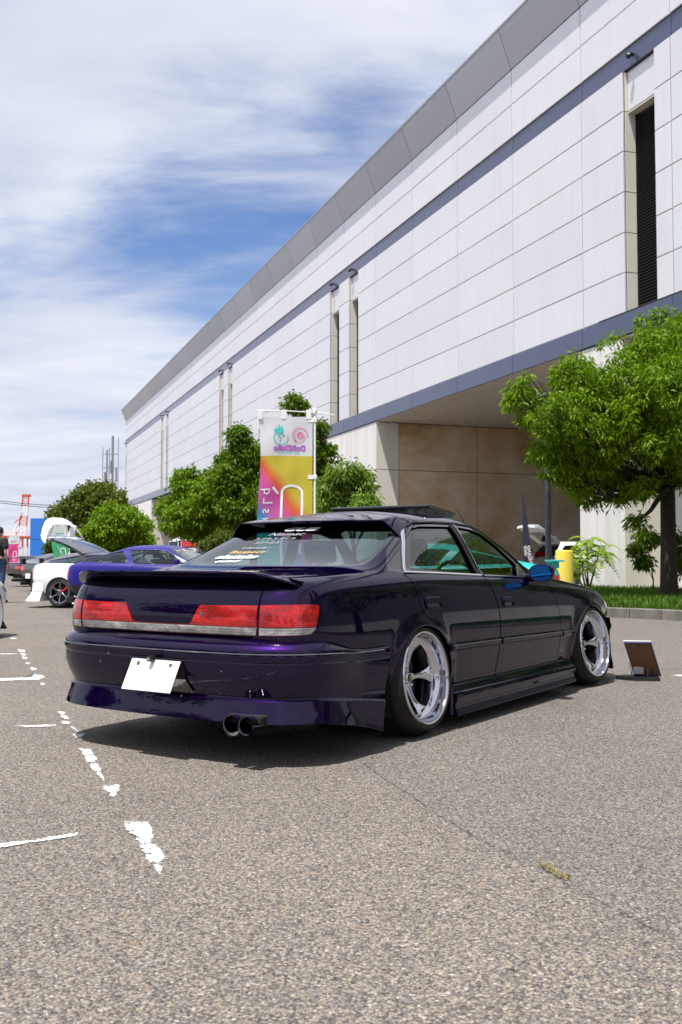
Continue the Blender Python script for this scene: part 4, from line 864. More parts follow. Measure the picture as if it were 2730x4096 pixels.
def main_car():
    root = empty('purple_sedan', (-.2616, 6.0669, 0), R(90 - 33.7))
    tag(root, 'dark metallic purple lowered four door sedan with big polished deep dish wheels, in the foreground', 'car')
    AR = [(-.015, .275, .335, .340), (2.70, .275, .42, .345)]
    S = Surf(std_rows(), arches=AR, flare=.020)
    # ---- curves (x,z), side view
    beltz = lambda x: np.interp(x, (-1, -.19, 0, .9, 1.8, 2.2), (.915, .912, .908, .875, .843, .83))
    dlo = [(-.20, .922), (-.165, .965), (-.05, 1.045), (.10, 1.115), (.24, 1.170), (.36, 1.200), (.60, 1.212), (.90, 1.214), (1.12, 1.205), (1.30, 1.175), (1.48, 1.095), (1.66, .975), (1.79, .862), (1.4, beltz(1.4) + .006), (.9, beltz(.9) + .006), (.4, beltz(.4) + .006), (-.05, .912)]
    qg = [(-.17, .926), (-.135, .968), (-.02, 1.045), (.13, 1.105), (.085, 1.03), (-.03, .922)]
    rg = [(.035, .918), (.10, .99), (.21, 1.10), (.30, 1.172), (.40, 1.188), (.78, 1.196), (.80, 1.19), (.865, .89), (.86, .884), (.45, .902)]
    fg = [(.945, .885), (.885, 1.19), (.90, 1.196), (1.10, 1.185), (1.24, 1.158), (1.40, 1.085), (1.56, .982), (1.70, .872), (1.66, .860), (1.3, .868)]
    arch_r = [(-.015 + .335 * math.cos(t), .275 + .340 * math.sin(t)) for t in np.linspace(R(-12), R(190), 40)]
    bump_edge = [(-.355, .470), (-.355, .30)]
    arch_front = [(2.70 + .42 * math.cos(t), .275 + .345 * math.sin(t)) for t in np.linspace(R(-20), R(196), 44)]
    rd_rear = [(-.075, .905), (-.06, .85), (-.03, .75), (.01, .665), (.06, .64), (.12, .60)]
    o_arch = [(-.015 + .375 * math.cos(t), .275 + .385 * math.sin(t)) for t in np.linspace(R(62), R(-7), 16)]
    bgap = [(.90, .878), (.935, .80), (.975, .70), (.992, .60), (.992, .48), (.975, .34), (.94, .228)]
    fgap = [(1.895, .838), (1.965, .72), (2.025, .60), (2.05, .48), (2.04, .34), (2.01, .232)]
    rdoor = rd_rear + o_arch + [(.36, .222), (.6, .216), (.94, .216)] + bgap[::-1] + [(.5, .893), (.2, .903)]
    fdoor = bgap + [(1.2, .218), (1.6, .222), (2.01, .228)] + fgap[::-1] + [(1.80, .846), (1.5, .855), (1.2, .865)]
    U = lambda k, p, **kw: S.inv(k, p, **kw)
    L = {}
    L['dlo'] = U('side', dlo); L['qg'] = U('side', qg); L['rg'] = U('side', rg); L['fg'] = U('side', fg)
    L['rdoor'] = U('side', rdoor); L['fdoor'] = U('side', fdoor)
    L['arch_r'] = U('side', arch_r + [(-.36, .10), (.30, .10)]) if False else None
    # trunk lid half loop: rear face then deck
    def loop_concat(*ps): return np.concatenate(ps)
    tl_face = U('rear', [(0.0, .605), (.57, .607), (.585, .625), (.606, .70), (.61, .765), (.612, .83)], closed=False)
    tl_top = U('top', [(-1.10, .618), (-1.0, .628), (-.8, .648), (-.58, .665), (-.53, .65), (-.50, .5), (-.485, .25), (-.48, 0.0)], closed=False)
    L['trunk'] = loop_concat(tl_face, tl_top)
    L['trunk'][0, 0] = 0; L['trunk'][-1, 0] = 0
    rw = U('top', [(-.405, 0), (-.41, .3), (-.40, .50), (-.37, .62), (-.33, .655), (-.26, .655), (.00, .618), (.13, .588), (.175, .56), (.20, .40), (.215, 0)], closed=False); rw[0, 0] = rw[-1, 0] = 0; L['rearwin'] = rw
    ws = U('top', [(1.32, 0), (1.31, .35), (1.275, .50), (1.30, .56), (1.42, .60), (1.62, .655), (1.80, .70), (1.87, .68), (1.95, .5), (2.02, 0)], closed=False); ws[0, 0] = ws[-1, 0] = S.S; L['wind'] = ws
    hood = U('top', [(2.05, 0), (2.0, .5), (1.93, .70), (2.1, .76), (2.5, .745), (2.9, .70), (3.12, .62), (3.22, .4), (3.26, 0)], closed=False); hood[0, 0] = hood[-1, 0] = S.S; L['hood'] = hood
    # lamps
    def V2(u): return np.array(u)
    red_t = U('rear', [(0, .662), (.185, .662), (.20, .668), (.246, .745), (.258, .757), (.602, .762), (.604, .662)], closed=False); red_b = U('rear', [(.604, .6605), (0, .6605)], closed=False)
    clr = U('rear', [(0, .659), (.604, .659), (.596, .620), (0, .616)], closed=False)
    strip = None
    sideA = U('side', [(-.945, .764), (-.940, .750), (-.960, .690), (-.972, .660)], closed=False, dens=.01)
    q_top = U('rear', [(.616, .662), (.616, .764), (.70, .766), (.78, .767)], closed=False); L['qred'] = loop_concat(q_top, sideA, U('rear', [(.78, .660), (.616, .660)], closed=False)[0:1], U('rear', [(.70, .6605), (.616, .6605)], closed=False))
    sideB = U('side', [(-.972, .657), (-.985, .640), (-1.005, .626)], closed=False, dens=.01)
    L['qclr'] = loop_concat(U('rear', [(.616, .658), (.78, .658)], closed=False), sideB, U('rear', [(.78, .622), (.612, .620)], closed=False))
    L['tred'] = loop_concat(red_t, red_b); L['tclr'] = clr
    for k in ('tred', 'tclr'):
        m = L[k][:, 0] < .02; L[k][m, 0] = 0
    L['head'] = U('side', [(3.12, .645), (3.20, .640), (3.30, .628), (3.32, .57), (3.22, .575), (3.14, .59)])
    bumper_mask = U('side', [(-1.3, .1), (-.36, .1), (-.36, .468), (-.98, .520)], dens=.04) if False else None
    arch_r_loop = U('side', [(-.015 + .335 * math.cos(t), .275 + .340 * math.sin(t)) for t in np.linspace(R(-25), R(205), 50)])
    af = [(2.70 + .42 * math.cos(t), .275 + .345 * math.sin(t)) for t in np.linspace(R(-25), R(205), 50)]; arch_f_loop = U('side', af)
    sun = U('top', [(.62, 0), (.62, .36), (.66, .40), (1.02, .40), (1.06, .36), (1.06, 0)], closed=False)
    loops = {k: v for k, v in L.items() if v is not None}
    G = .0058
    inner = {k: offset_uv(S, loops[k], G) for k in ('rdoor', 'fdoor', 'trunk', 'hood')}
    outer = {k: offset_uv(S, loops[k], -G * .2) for k in ('rdoor', 'fdoor', 'trunk', 'hood')}
    lampin = {k: offset_uv(S, loops[k], .002) for k in ('tred', 'tclr', 'qred', 'qclr', 'head')}
    glass = {k: loops[k] for k in ('qg', 'rg', 'fg', 'rearwin', 'wind')}
    frame_rw = offset_uv(S, loops['rearwin'], -.022); frame_ws = offset_uv(S, loops['wind'], -.02)
    full = np.array([(0, 0), (S.S, 0), (S.S, S.T), (0, S.T)], float)
    alll = [full] + list(outer.values()) + list(inner.values()) + [lampin[k] for k in lampin] + [loops[k] for k in ('tred', 'tclr', 'qred', 'qclr', 'head')] + list(glass.values()) + [frame_rw, frame_ws, loops['dlo'], arch_r_loop, arch_f_loop]
    V, F = cdt(S, alll, (.055, .075)); C = V[F].mean(1); ok = (C[:, 0] > 0) & (C[:, 0] < S.S) & (C[:, 1] > 0) & (C[:, 1] < S.T); F = F[ok]; C = C[ok]; pc = S.P(C)
    lab = np.full(len(F), 'body', dtype=object)
    def put(name, poly, only=None):
        m = pip(C, poly)
        if only is not None: m &= np.isin(lab, only)
        lab[m] = name
    put('gap', outer['trunk']); put('trunk', inner['trunk'], ['gap']); put('gap', outer['hood']); put('hood', inner['hood'], ['gap'])
    put('gap', outer['fdoor']); put('fdoor', inner['fdoor'], ['gap'])
    m1 = pip(C, outer['rdoor']); m2 = pip(C, inner['rdoor']); lab[m1 & (lab != 'fdoor')] = 'gap'; lab[m2 & (lab != 'fdoor')] = 'rdoor'
    put('frame', loops['dlo'])
    for k in ('qg', 'rg', 'fg'): put(k, glass[k])
    put('rwf', frame_rw); put('wsf', frame_ws); put('rearwin', glass['rearwin']); put('wind', glass['wind'])
    for k in ('tred', 'tclr', 'qred', 'qclr', 'head'): put('lampgap', loops[k]); put(k, lampin[k], ['lampgap'])
    put('hole', arch_r_loop); put('hole', arch_f_loop)
    # cut away what the bumpers, skirts and arches cover
    cover = ((pc[:, 0] < -.405) & (pc[:, 2] < .500) & (pc[:, 1] > .3)) | ((pc[:, 0] < -.9) & (pc[:, 2] < .57)) | (((pc[:, 0] - 2.70) / .42) ** 2 + ((pc[:, 2] - .275) / .345) ** 2 < 1) & (pc[:, 1] > .5) | (((pc[:, 0] + .015) / .335) ** 2 + ((pc[:, 2] - .275) / .34) ** 2 < 1) & (pc[:, 1] > .5)
    cover |= (pc[:, 0] > 3.08) & (pc[:, 2] < .50)
    lab[cover & np.isin(lab, ['body', 'gap', 'fdoor', 'rdoor'])] = 'hole'
    # split the fixed body into roof, quarter panels, fenders
    roof_m = (lab == 'body') & (C[:, 1] > S.T - 3.2) & (pc[:, 2] > 1.2)
    lab[(lab == 'body') & (pc[:, 0] > 1.86)] = 'fender'
    E_ = lambda tagn, nm, m, sides, **kw: emit(S, V, F[lab == tagn], nm, m, root, sides, **kw)
    body = E_('body', 'body', 'purple_paint', (-1, 1)); 
    for sd in (-1, 1):
        E_('fender', 'front_fender', 'purple_paint', (sd,))
    E_('trunk', 'boot_lid', 'purple_paint', (-1, 1)); E_('hood', 'bonnet', 'purple_paint', (-1, 1))
    for sd in (-1, 1):
        d1 = E_('rdoor', 'rear_door', 'purple_paint', (sd,)); d2 = E_('fdoor', 'front_door', 'purple_paint', (sd,))
        E_('frame', 'window_frame', 'gloss_black', (sd,), fl=.03, off=-.004); E_('qg', 'quarter_glass', 'gloss_black', (sd,), fl=.0, off=-.006)
        E_('rg', 'rear_door_glass', 'side_glass', (sd,), fl=0, off=-.016); E_('fg', 'front_door_glass', 'side_glass', (sd,), fl=0, off=-.016)
        q = E_('qred', 'tail_light', 'red_lens', (sd,), fl=.02, off=.004); c = E_('qclr', 'clear_lens', 'clear_lens', (sd,), fl=.02, off=.003); c.parent = q
        hl = E_('head', 'headlight', 'clear_lens', (sd,), fl=.02, off=.004)
        # handles
        for d, (x0, x1, z0, z1) in ((d1, (.035, .215, .700, .772)), (d2, (1.055, 1.215, .672, .742))):
            u0 = U('side', [((x0 + x1) / 2, (z0 + z1) / 2), ((x0 + x1) / 2 + .02, (z0 + z1) / 2)], closed=False); p = S.P(u0)[0]; n = S.Nn(u0)[0]; p = Vector((p[0], sd * p[1], p[2])); n = Vector((n[0], sd * n[1], n[2])); up = Vector((0, 0, 1)); up = (up - n * up.dot(n)).normalized(); fx = Vector((1, 0, 0)); fx = (fx - n * fx.dot(n)).normalized(); up = n.cross(fx) * (1 if n.cross(fx).z > 0 else -1)
            M4 = Matrix(((fx.x, n.x, up.x, p.x), (fx.y, n.y, up.y, p.y), (fx.z, n.z, up.z, p.z), (0, 0, 0, 1))); hx, hz = (x1 - x0) / 2, (z1 - z0) / 2
            def rr(hx, hz, r, k=5): return [(sx * (hx - r) + r * math.cos(R(a0 + 90 * i / k)), sz * (hz - r) + r * math.sin(R(a0 + 90 * i / k))) for sx, sz, a0 in ((1, 1, 0), (-1, 1, 90), (-1, -1, 180), (1, -1, 270)) for i in range(k + 1)]
            def plate(nm, rings, m, cap=True):
                vs = []; k = len(rings[0][0]); 
                for pts, y in rings: vs += [M4 @ Vector((a, y, b)) for a, b in pts]
                fs = [(r_ * k + i, r_ * k + (i + 1) % k, (r_ + 1) * k + (i + 1) % k, (r_ + 1) * k + i) for r_ in range(len(rings) - 1) for i in range(k)]
                if cap: fs.append(tuple((len(rings) - 1) * k + i for i in range(k)))
                o = mesh_obj(nm, vs, fs, m, d, smooth=True); bm = bmesh.new(); bm.from_mesh(o.data); bmesh.ops.recalc_face_normals(bm, faces=bm.faces); bm.to_mesh(o.data); bm.free(); o.data.set_sharp_from_angle(angle=R(32)); return o
            plate('handle_bezel', [(rr(hx, hz, .02), -.006), (rr(hx - .001, hz - .001, .02), .007), (rr(hx - .004, hz - .004, .018), .011), (rr(hx - .012, hz - .011, .014), .009), (rr(hx - .014, hz - .013, .012), .001)], 'purple_paint', False)
            plate('handle_recess', [(rr(hx - .012, hz - .011, .012), .001), (rr(hx - .02, hz - .018, .012), .0015)], 'gloss_black')
            q = [(a, b + .5 * hz - .006) for a, b in rr(hx - .016, hz * .42, .010)]; q2 = [(a * .97, b - .001) for a, b in q]; plate('handle', [(q, .002), (q, .011), (q2, .014)], 'purple_paint')
    E_('gap', 'gap_liner', 'underbody', (-1, 1), fl=0, off=-.014)  # black sheet added behind the gaps to block sun leaking through
    E_('tred', 'boot_tail_light', 'red_lens', (-1, 1), fl=.02, off=.004); E_('tclr', 'boot_clear_lens', 'clear_lens', (-1, 1), fl=.02, off=.003)
    E_('lampgap', 'lamp_seal', 'red_strip', (-1, 1), fl=.01, off=.001)
    E_('rearwin', 'rear_window', 'window_glass', (-1, 1), fl=0, off=-.004); E_('rwf', 'rear_window_seal', 'gloss_black', (-1, 1), fl=.02, off=-.001)
    E_('wind', 'windscreen', 'window_glass', (-1, 1), fl=0, off=-.004); E_('wsf', 'windscreen_seal', 'gloss_black', (-1, 1), fl=.02, off=-.001)
    # lamp key lock
    u = S.P(U('rear', [(.275, .715), (.28, .715)], closed=False)[:1])[0]; mb = MB(); mb.lathe([(0, .0), (.011, .0), (.013, .004)], 16, 'x', c=(u[0] - .008, -u[1], u[2])); mb.build('boot_lock', 'smoked_chrome', root)
    # ---- side mouldings and chrome
    for sd in (-1, 1):
        for nm, pts in (('door_moulding', [(.275, .472), (.60, .470), (.972, .466)]), ('door_moulding', [(1.003, .466), (1.5, .459), (2.035, .452)]), ('fender_moulding', [(2.062, .451), (2.225, .447)])):
            a = side_strip(S, nm, pts, .046, .018, 'purple_paint', root, sd); b = side_strip(S, 'chrome_strip', [(x, z + .012) for x, z in pts], .010, .0215, 'smoked_chrome', root, sd, cham=.6); b.parent = a
        side_strip(S, 'belt_trim', [(-.075, .912), (.3, .901), (.885, .881)], .017, .008, 'chrome', root, sd); side_strip(S, 'belt_trim', [(.915, .879), (1.3, .868), (1.74, .852)], .017, .008, 'smoked_chrome', root, sd)
        side_strip(S, 'pillar_trim', [(-.045, .918), (.06, 1.03), (.165, 1.125), (.215, 1.163)], .026, .009, 'chrome', root, sd)
        side_strip(S, 'window_top_trim', [(.215, 1.167), (.36, 1.206), (.60, 1.216), (.90, 1.217), (1.12, 1.208), (1.30, 1.178), (1.48, 1.098), (1.66, .978), (1.77, .888)], .013, .007, 'black_plastic', root, sd)
        side_strip(S, 'centre_pillar_trim', [(.873, .885), (.84, 1.05), (.815, 1.205)], .030, .006, 'black_plastic', root, sd); side_strip(S, 'centre_pillar_trim', [(.918, .885), (.883, 1.05), (.853, 1.205)], .022, .009, 'smoked_chrome', root, sd)
    # ---- rear bumper
    plan = [(-1.165, 0), (-1.165, .22), (-1.158, .44), (-1.130, .61), (-1.065, .735), (-.955, .808), (-.81, .846), (-.64, .866), (-.50, .876), (-.41, .882)]
    def bprof(q, x, w):
        k = np.clip((-x - .60) / .42, 0, 1); k = k * k * (3 - 2 * k); ks = 1 - k; bz = .185 - .085 * np.clip((-.98 - x) / -.6, 0, 1) ** 1.3 if x > -.98 else .205
        if x > -.98: bz = .205 - .100 * ((x + .98) / .57)
        lt = .318 - (.055 * ((x + .98) / .57) if x > -.98 else 0)
        a = np.array([(-.05, .612), (.000, .606), (.022, .600), (.060, .578), (.080, .560), (.086, .545), (.086, .528), (.083, .500), (.083, .4985), (.079, .493), (.082, .488), (.082, .440), (.066, .39), (.044, .345), (.034, lt + .006), (.038, lt), (.048, lt - .008), (.056, lt - .04), (.067, bz + .04), (.076, bz + .012), (.078, bz + .003), (.070, bz), (.0, bz + .01), (-.15, bz + .05)])
        b = a.copy(); b[:, 0] = [-.03, .000, .006, .010, .012, .014, .016, .016, .016, .012, .016, .018, .018, .017, .016, .019, .027, .027, .030, .034, .035, .030, -.02, -.1]
        b[:5, 1] = [.530, .530, .529, .526, .522]; b[5:8, 1] = [.518, .512, .500]; b[8:11, 1] = [.482, .476, .471]; b[11, 1] = .43
        r = a * k + b * ks; return [tuple(v) for v in r]
    def bend(q, x, z): return x - np.clip((q - .72) / .28, 0, 1) ** 2 * .10 * np.clip((.47 - z) / .37, 0, 1) ** .8
    sweep('rear_bumper', plan, bprof, 'purple_paint', root, s_end_fn=bend, n=150, angle=28)
    def strip_prof(o0, z0, z1, side_o, sz0, sz1):
        def f(q, x, w):
            k = np.clip((-x - .60) / .42, 0, 1); k = k * k * (3 - 2 * k); zz0 = z0 * k + sz0 * (1 - k); zz1 = z1 * k + sz1 * (1 - k); o = o0 * k + side_o * (1 - k)
            return [(o - .01, zz1), (o + .006, zz1 - .002), (o + .0075, (zz0 + zz1) / 2), (o + .006, zz0 + .002), (o - .01, zz0)]
        return f
    pl2 = plan[:-1] + [(-.47, .880)]
    sweep('bumper_moulding', pl2, strip_prof(.083, .508, .532, .014, .492, .515), 'purple_paint', root, n=120); sweep('bumper_chrome_strip', pl2, strip_prof(.0865, .531, .540, .0165, .514, .522), 'smoked_chrome', root, n=120)
    # black sheet on the bumper gives the dark of a plate recess; plate, camera
    mb = MB(); mb.add([(-1.2505, -.215, .486), (-1.2505, .14, .486), (-1.2405, .14, .395), (-1.2185, .14, .350), (-1.212, .10, .328), (-1.212, -.255, .328), (-1.2185, -.245, .350), (-1.2405, -.225, .395)], [(0, 1, 2, 7), (7, 2, 3, 6), (6, 3, 4, 5)]); mb.build('plate_recess_sheet', 'gloss_black', root)
    pl = MB(); pl.box(-.006, 0, -.165, .165, -.0825, .0825, ch=.003); plo = pl.build('licence_plate', 'plate_white', root); plo.location = (-1.292, -.045, .408); plo.rotation_euler = (0, R(27), 0)
    for yy, rr in ((-.11, .011), (.11, .012)): mb = MB(); mb.lathe([(0, -.006), (rr * .6, -.006), (rr, 0)], 14, 'x', c=(-.006, yy, .058)); mb.build('plate_bolt', 'smoked_chrome', plo)
    mb = MB(); mb.box(-.035, -.0, -.014, .014, -.014, .012, ch=.003); cmo = mb.build('reversing_camera', 'black_plastic', root); cmo.location = (-1.262, -.03, .490); mb = MB(); mb.lathe([(0, -.003), (.007, -.003), (.008, 0)], 12, 'x', c=(-.035, 0, 0)); mb.build('camera_lens', 'chrome', cmo)
    for yy, zz, xx in ((-.45, .448, -1.2215), (.36, .452, -1.239), (-.71, .452, -1.135), (-.20, .315, -1.228)): mb = MB(); mb.lathe([(0, -.002), (.004, -.001), (.005, .004)], 8, 'x', c=(xx - .012, yy, zz)); mb.build('bumper_screw', 'satin_metal', root)
    # ---- twin exhaust
    for yy in (-.535, -.628):
        mb = MB(); mb.lathe([(.040, .16), (.040, -.02), (.0435, -.03), (.043, -.036), (.038, -.032), (.036, .0), (.034, .16)], 40, 'x', c=(-1.235, yy, .210)); mb.build('exhaust_tip', 'dark_chrome', root)
        mb = MB(); mb.lathe([(0, .05), (.035, .05)], 20, 'x', c=(-1.235, yy, .210)); mb.build('exhaust_bore', 'underbody', root)
    mb = MB(); mb.box(-1.222, -1.15, -.68, -.48, .21, .252, ch=.010); mb.build('exhaust_cutout', 'underbody', root)
    mb = MB(); mb.tube([(-1.15, -.45, .18), (-.7, -.45, .2), (-.3, -.3, .2)], .05, 12); mb.tube([(-1.0, -.30, .19), (-.62, -.55, .19)], .10, 14); mb.build('exhaust_silencer', 'satin_metal', root)
    # ---- side skirts
    for sd in (-1, 1):
        sp = [(.285, .872), (.5, .872), (1.0, .874), (1.6, .874), (2.1, .872), (2.235, .870)]
        def skp(q, x, w):
            t = np.clip((.40 - x) / .12, 0, 1); f = np.clip((x - 2.05) / .18, 0, 1); zb = .085 - .01 * (1 - q) ; zt = .236 + .0 * t
            return [(-.05, zt + .012), (-.004, zt + .010), (.006, zt), (.012, zt - .018), (.022, zt - .030), (.036, zt - .038), (.044, zt - .052), (.040, zt - .075), (.030, zb + .065), (.028, zb + .050), (.036, zb + .030), (.046, zb + .012), (.048, zb + .003), (.040, zb), (-.05, zb + .01), (-.18, zb + .05)]
        sk = sweep('side_skirt', sp, skp, 'purple_paint', root, n=60, sides=(sd,), angle=30)
        mb = MB(); y0, y1 = sorted((sd * .80, sd * .905)); mb.box(.262, .290, y0, y1, .085, .248, ch=.008); mb.build('skirt_end_fin', 'purple_paint', root)
    # ---- front bumper
    fplan = [(3.555, 0), (3.55, .3), (3.52, .52), (3.44, .68), (3.32, .79), (3.20, .845), (3.12, .865)]
    def fprof(q, x, w): return [(-.06, .515), (.0, .512), (.012, .505), (.012, .47), (.022, .455), (.022, .43), (.010, .41), (.006, .30), (.016, .22), (.030, .14), (.034, .10), (.02, .095), (-.2, .12)]
    sweep('front_bumper', fplan, fprof, 'purple_paint', root, n=70)
    mb = MB(); mb.box(3.46, 3.52, -.42, .42, .50, .60, ch=.01); mb.build('grille', 'gloss_black', root)
    # ---- boot spoiler
    secs = []; NY = 61
    for i in range(NY):
        y = -1 + 2 * i / (NY - 1); w = abs(y); yy = y * .752; e = np.clip((w - .70) / .30, 0, 1); e2 = e * e
        te_x = -1.215 + .05 * w ** 2 + .120 * e2; te_z = .927 - .003 * w ** 2 - .055 * e2; le_x = -.93 - .015 * e2; le_z = .898 - .010 * w ** 2 - .012 * e2; lo_x = -1.100 + .055 * e2 + .035 * w * w; lo_z = .862 - .012 * e
        secs.append([(le_x, yy * (1 - .03 * e), le_z - .012), (le_x - .004, yy * (1 - .03 * e), le_z + .001), (le_x - .09, yy, le_z + (te_z - le_z) * .30 + .008), (te_x + .06, yy, te_z - .003), (te_x, yy, te_z), (te_x - .002, yy, te_z - .008), (te_x + .018, yy, te_z - .020), (lo_x, yy, lo_z + .006), (lo_x + .03, yy * .99, lo_z - .004)])
    m_ = len(secs[0]); vs = [p for s_ in secs for p in s_]; fs = [(i * m_ + j, i * m_ + j + 1, (i + 1) * m_ + j + 1, (i + 1) * m_ + j) for i in range(NY - 1) for j in range(m_ - 1)] + [tuple(range(m_)), tuple((NY - 1) * m_ + k for k in range(m_))[::-1]]
    o = mesh_obj('boot_spoiler', vs, fs, 'purple_paint', root, smooth=True); bm = bmesh.new(); bm.from_mesh(o.data); bmesh.ops.recalc_face_normals(bm, faces=bm.faces); bm.to_mesh(o.data); bm.free(); o.data.set_sharp_from_angle(angle=R(30))
    # ---- roof spoiler
    secs = []; NY = 71
    for i in range(NY):
        y = -1 + 2 * i / (NY - 1); w = abs(y); e = np.clip((w - .78) / .22, 0, 1); e = e ** 1.35; ww = math.copysign(min(w, .78) / .78 * .535 + (.105 * (np.clip((w - .78) / .22, 0, 1))), y)
        tx = .085 + .02 * w ** 2 + .03 * e; tz = 1.222 - .006 * w ** 2 - .100 * e; lx = .40 - .10 * e - .03 * w; lz = 1.272 - .045 * w ** 2.2 - .075 * e; bx = .20 - .01 * e; bz = 1.188 - .088 * e
        secs.append([(lx, ww * .97, lz - .01), (lx, ww * .97, lz + .003), ((lx + tx) / 2, ww * .99, (lz + tz) / 2 + .012), (tx + .02, ww, tz + .003), (tx, ww, tz), (tx, ww, tz - .008), (tx + .015, ww, tz - .013), (bx, ww * .985, bz), (bx + .03, ww * .97, bz - .012)])
    vs = [p for s_ in secs for p in s_]; fs = [(i * m_ + j, i * m_ + j + 1, (i + 1) * m_ + j + 1, (i + 1) * m_ + j) for i in range(NY - 1) for j in range(m_ - 1)] + [tuple(range(m_)), tuple((NY - 1) * m_ + k for k in range(m_))[::-1]]
    o = mesh_obj('roof_spoiler', vs, fs, 'purple_paint', root, smooth=True); bm = bmesh.new(); bm.from_mesh(o.data); bmesh.ops.recalc_face_normals(bm, faces=bm.faces); bm.to_mesh(o.data); bm.free(); o.data.set_sharp_from_angle(angle=R(30))
    # ---- tilted sunroof and aerial
    mb = MB(); mb.box(-.20, .20, -.40, .40, -.012, .012, ch=.01); o = mb.build('sunroof_panel', 'gloss_black', root); o.location = (1.13, 0, 1.318); o.rotation_euler = (0, R(6.5), 0)
    mb = MB(); mb.add([(.94, -.38, 1.28), (1.31, -.38, 1.27), (1.31, .38, 1.27), (.94, .38, 1.28), (.94, -.38, 1.332), (1.31, -.38, 1.294), (1.31, .38, 1.294), (.94, .38, 1.332)], [(0, 3, 2, 1), (4, 5, 6, 7), (0, 1, 5, 4), (1, 2, 6, 5), (2, 3, 7, 6), (3, 0, 4, 7)]); mb.build('sunroof_frame', 'gloss_black', root)
    mb = MB(); mb.tube([(1.36, -.44, 1.235), (1.30, -.455, 1.27), (1.20, -.47, 1.322)], [.004, .003, .002], 6); mb.build('aerial', 'black_plastic', root)
    # ---- mirrors
    for sd in (-1, 1):
        mb = MB(); cy = sd * .925; pr = []
        for k in range(20):
            a = 6.283 * k / 20; ex = .088 * (abs(math.cos(a)) ** .75) * math.copysign(1, math.cos(a)); ez = .060 * (abs(math.sin(a)) ** .8) * math.copysign(1, math.sin(a)); pr.append((ex, ez + .012 * (ex / .088) * sd * -1 * 0))
        vs = []; rings = ((.0, .86), (-.012, .97), (.0, 1.0), (.03, 1.0), (.07, .86), (.10, .60), (.112, .25))
        for dx, s_ in rings:
            for (py, pz) in pr: vs.append((1.565 + dx, cy + py * s_, .892 + pz * s_))
        n_ = 20; fs = [(r_ * n_ + k, r_ * n_ + (k + 1) % n_, (r_ + 1) * n_ + (k + 1) % n_, (r_ + 1) * n_ + k) for r_ in range(len(rings) - 1) for k in range(n_)] + [tuple((len(rings) - 1) * n_ + k for k in range(n_))]
        mi = mesh_obj('door_mirror', vs, fs, 'purple_paint', root, smooth=True); bm = bmesh.new(); bm.from_mesh(mi.data); bmesh.ops.recalc_face_normals(bm, faces=bm.faces); bm.to_mesh(mi.data); bm.free()
        gl = mesh_obj('mirror_glass', [(1.560, cy + p[0] * .88, .892 + p[1] * .88) for p in pr], [tuple(range(20))], 'blue_mirror', mi)
        if gl.data.polygons[0].normal.x > 0: gl.data.flip_normals()
        mb = MB(); mb.tube([(1.62, sd * .80, .862), (1.61, sd * .85, .855), (1.60, sd * .89, .862)], [.030, .026, .024], 10); mb.build('mirror_arm', 'purple_paint', mi)
        mb = MB(); mb.add([(1.50, sd * .775, .875), (1.68, sd * .765, .868), (1.60, sd * .72, .955), (1.50, sd * .79, .873), (1.68, sd * .78, .866), (1.60, sd * .735, .955)], [(0, 1, 2), (3, 5, 4), (0, 2, 5, 3), (1, 4, 5, 2)]); mb.build('mirror_base', 'gloss_black', mi)
    # ---- underbody, wells, interior
    mb = MB(); mb.box(-.95, 3.45, -.62, .62, .19, .25); mb.box(.36, 2.22, -.84, .84, .13, .225); mb.build('floor_pan', 'underbody', root)
    mb = MB(); mb.box(-1.10, -.37, -.58, .58, .27, .56); mb.build('boot_floor', 'underbody', root); mb = MB(); mb.box(3.15, 3.42, -.5, .5, .14, .48); mb.build('radiator_pack', 'underbody', root)
    for cx, rx, rz in ((-.015, .36, .36), (2.70, .44, .37)):
        for sd in (-1, 1):
            mb = MB(); vs = []; fs = []
            for k in range(25):
                t = R(-20 + 220 * k / 24); 
                for y in (.50, .872): vs.append((cx + rx * math.cos(t), sd * y, .275 + rz * math.sin(t)))
            for k in range(24): fs.append((2 * k, 2 * k + 1, 2 * k + 3, 2 * k + 2))
            b0 = len(vs); vs += [(cx - rx, sd * .50, .1), (cx + rx, sd * .50, .1), (cx + rx, sd * .50, .66), (cx - rx, sd * .50, .66)]; fs.append((b0, b0 + 1, b0 + 2, b0 + 3)); mb.add(vs, fs); mb.build('wheel_well', 'underbody', root)
    mb = MB(); mb.box(.30, .36, -.66, .66, .3, .86, ch=.02); mb.box(-.42, .34, -.66, .66, .84, .88, ch=.01); mb.build('parcel_shelf', 'interior_dark', root)
    mb = MB(); mb.box(.30, 1.85, -.68, .68, .23, .27); mb.box(1.60, 1.95, -.66, .66, .45, .80, ch=.04); mb.build('dashboard', 'interior_dark', root)
    mb = MB(); mb.box(.34, .44, -.60, .60, .45, .93, ch=.03); mb.box(.36, .80, -.60, .60, .33, .47, ch=.04); mb.build('rear_seat', 'seat_fabric', root)
    for yy in (-.36, .36):
        sh = MB(); sh.box(-.24, .26, -.24, .24, -.12, .08, ch=.05); so = sh.build('front_seat', 'seat_fabric', root); so.location = (1.12, yy, .38)
        b = MB(); b.box(-.05, .06, -.23, .23, 0, .50, ch=.04); bo = b.build('seat_back', 'seat_fabric', so); bo.location = (-.24, 0, .05); bo.rotation_euler = (0, R(-12), 0)
        b = MB(); b.box(-.04, .04, -.12, .12, .54, .70, ch=.03); ho = b.build('headrest', 'seat_fabric', so); ho.location = (-.24, 0, .05); ho.rotation_euler = (0, R(-12), 0)
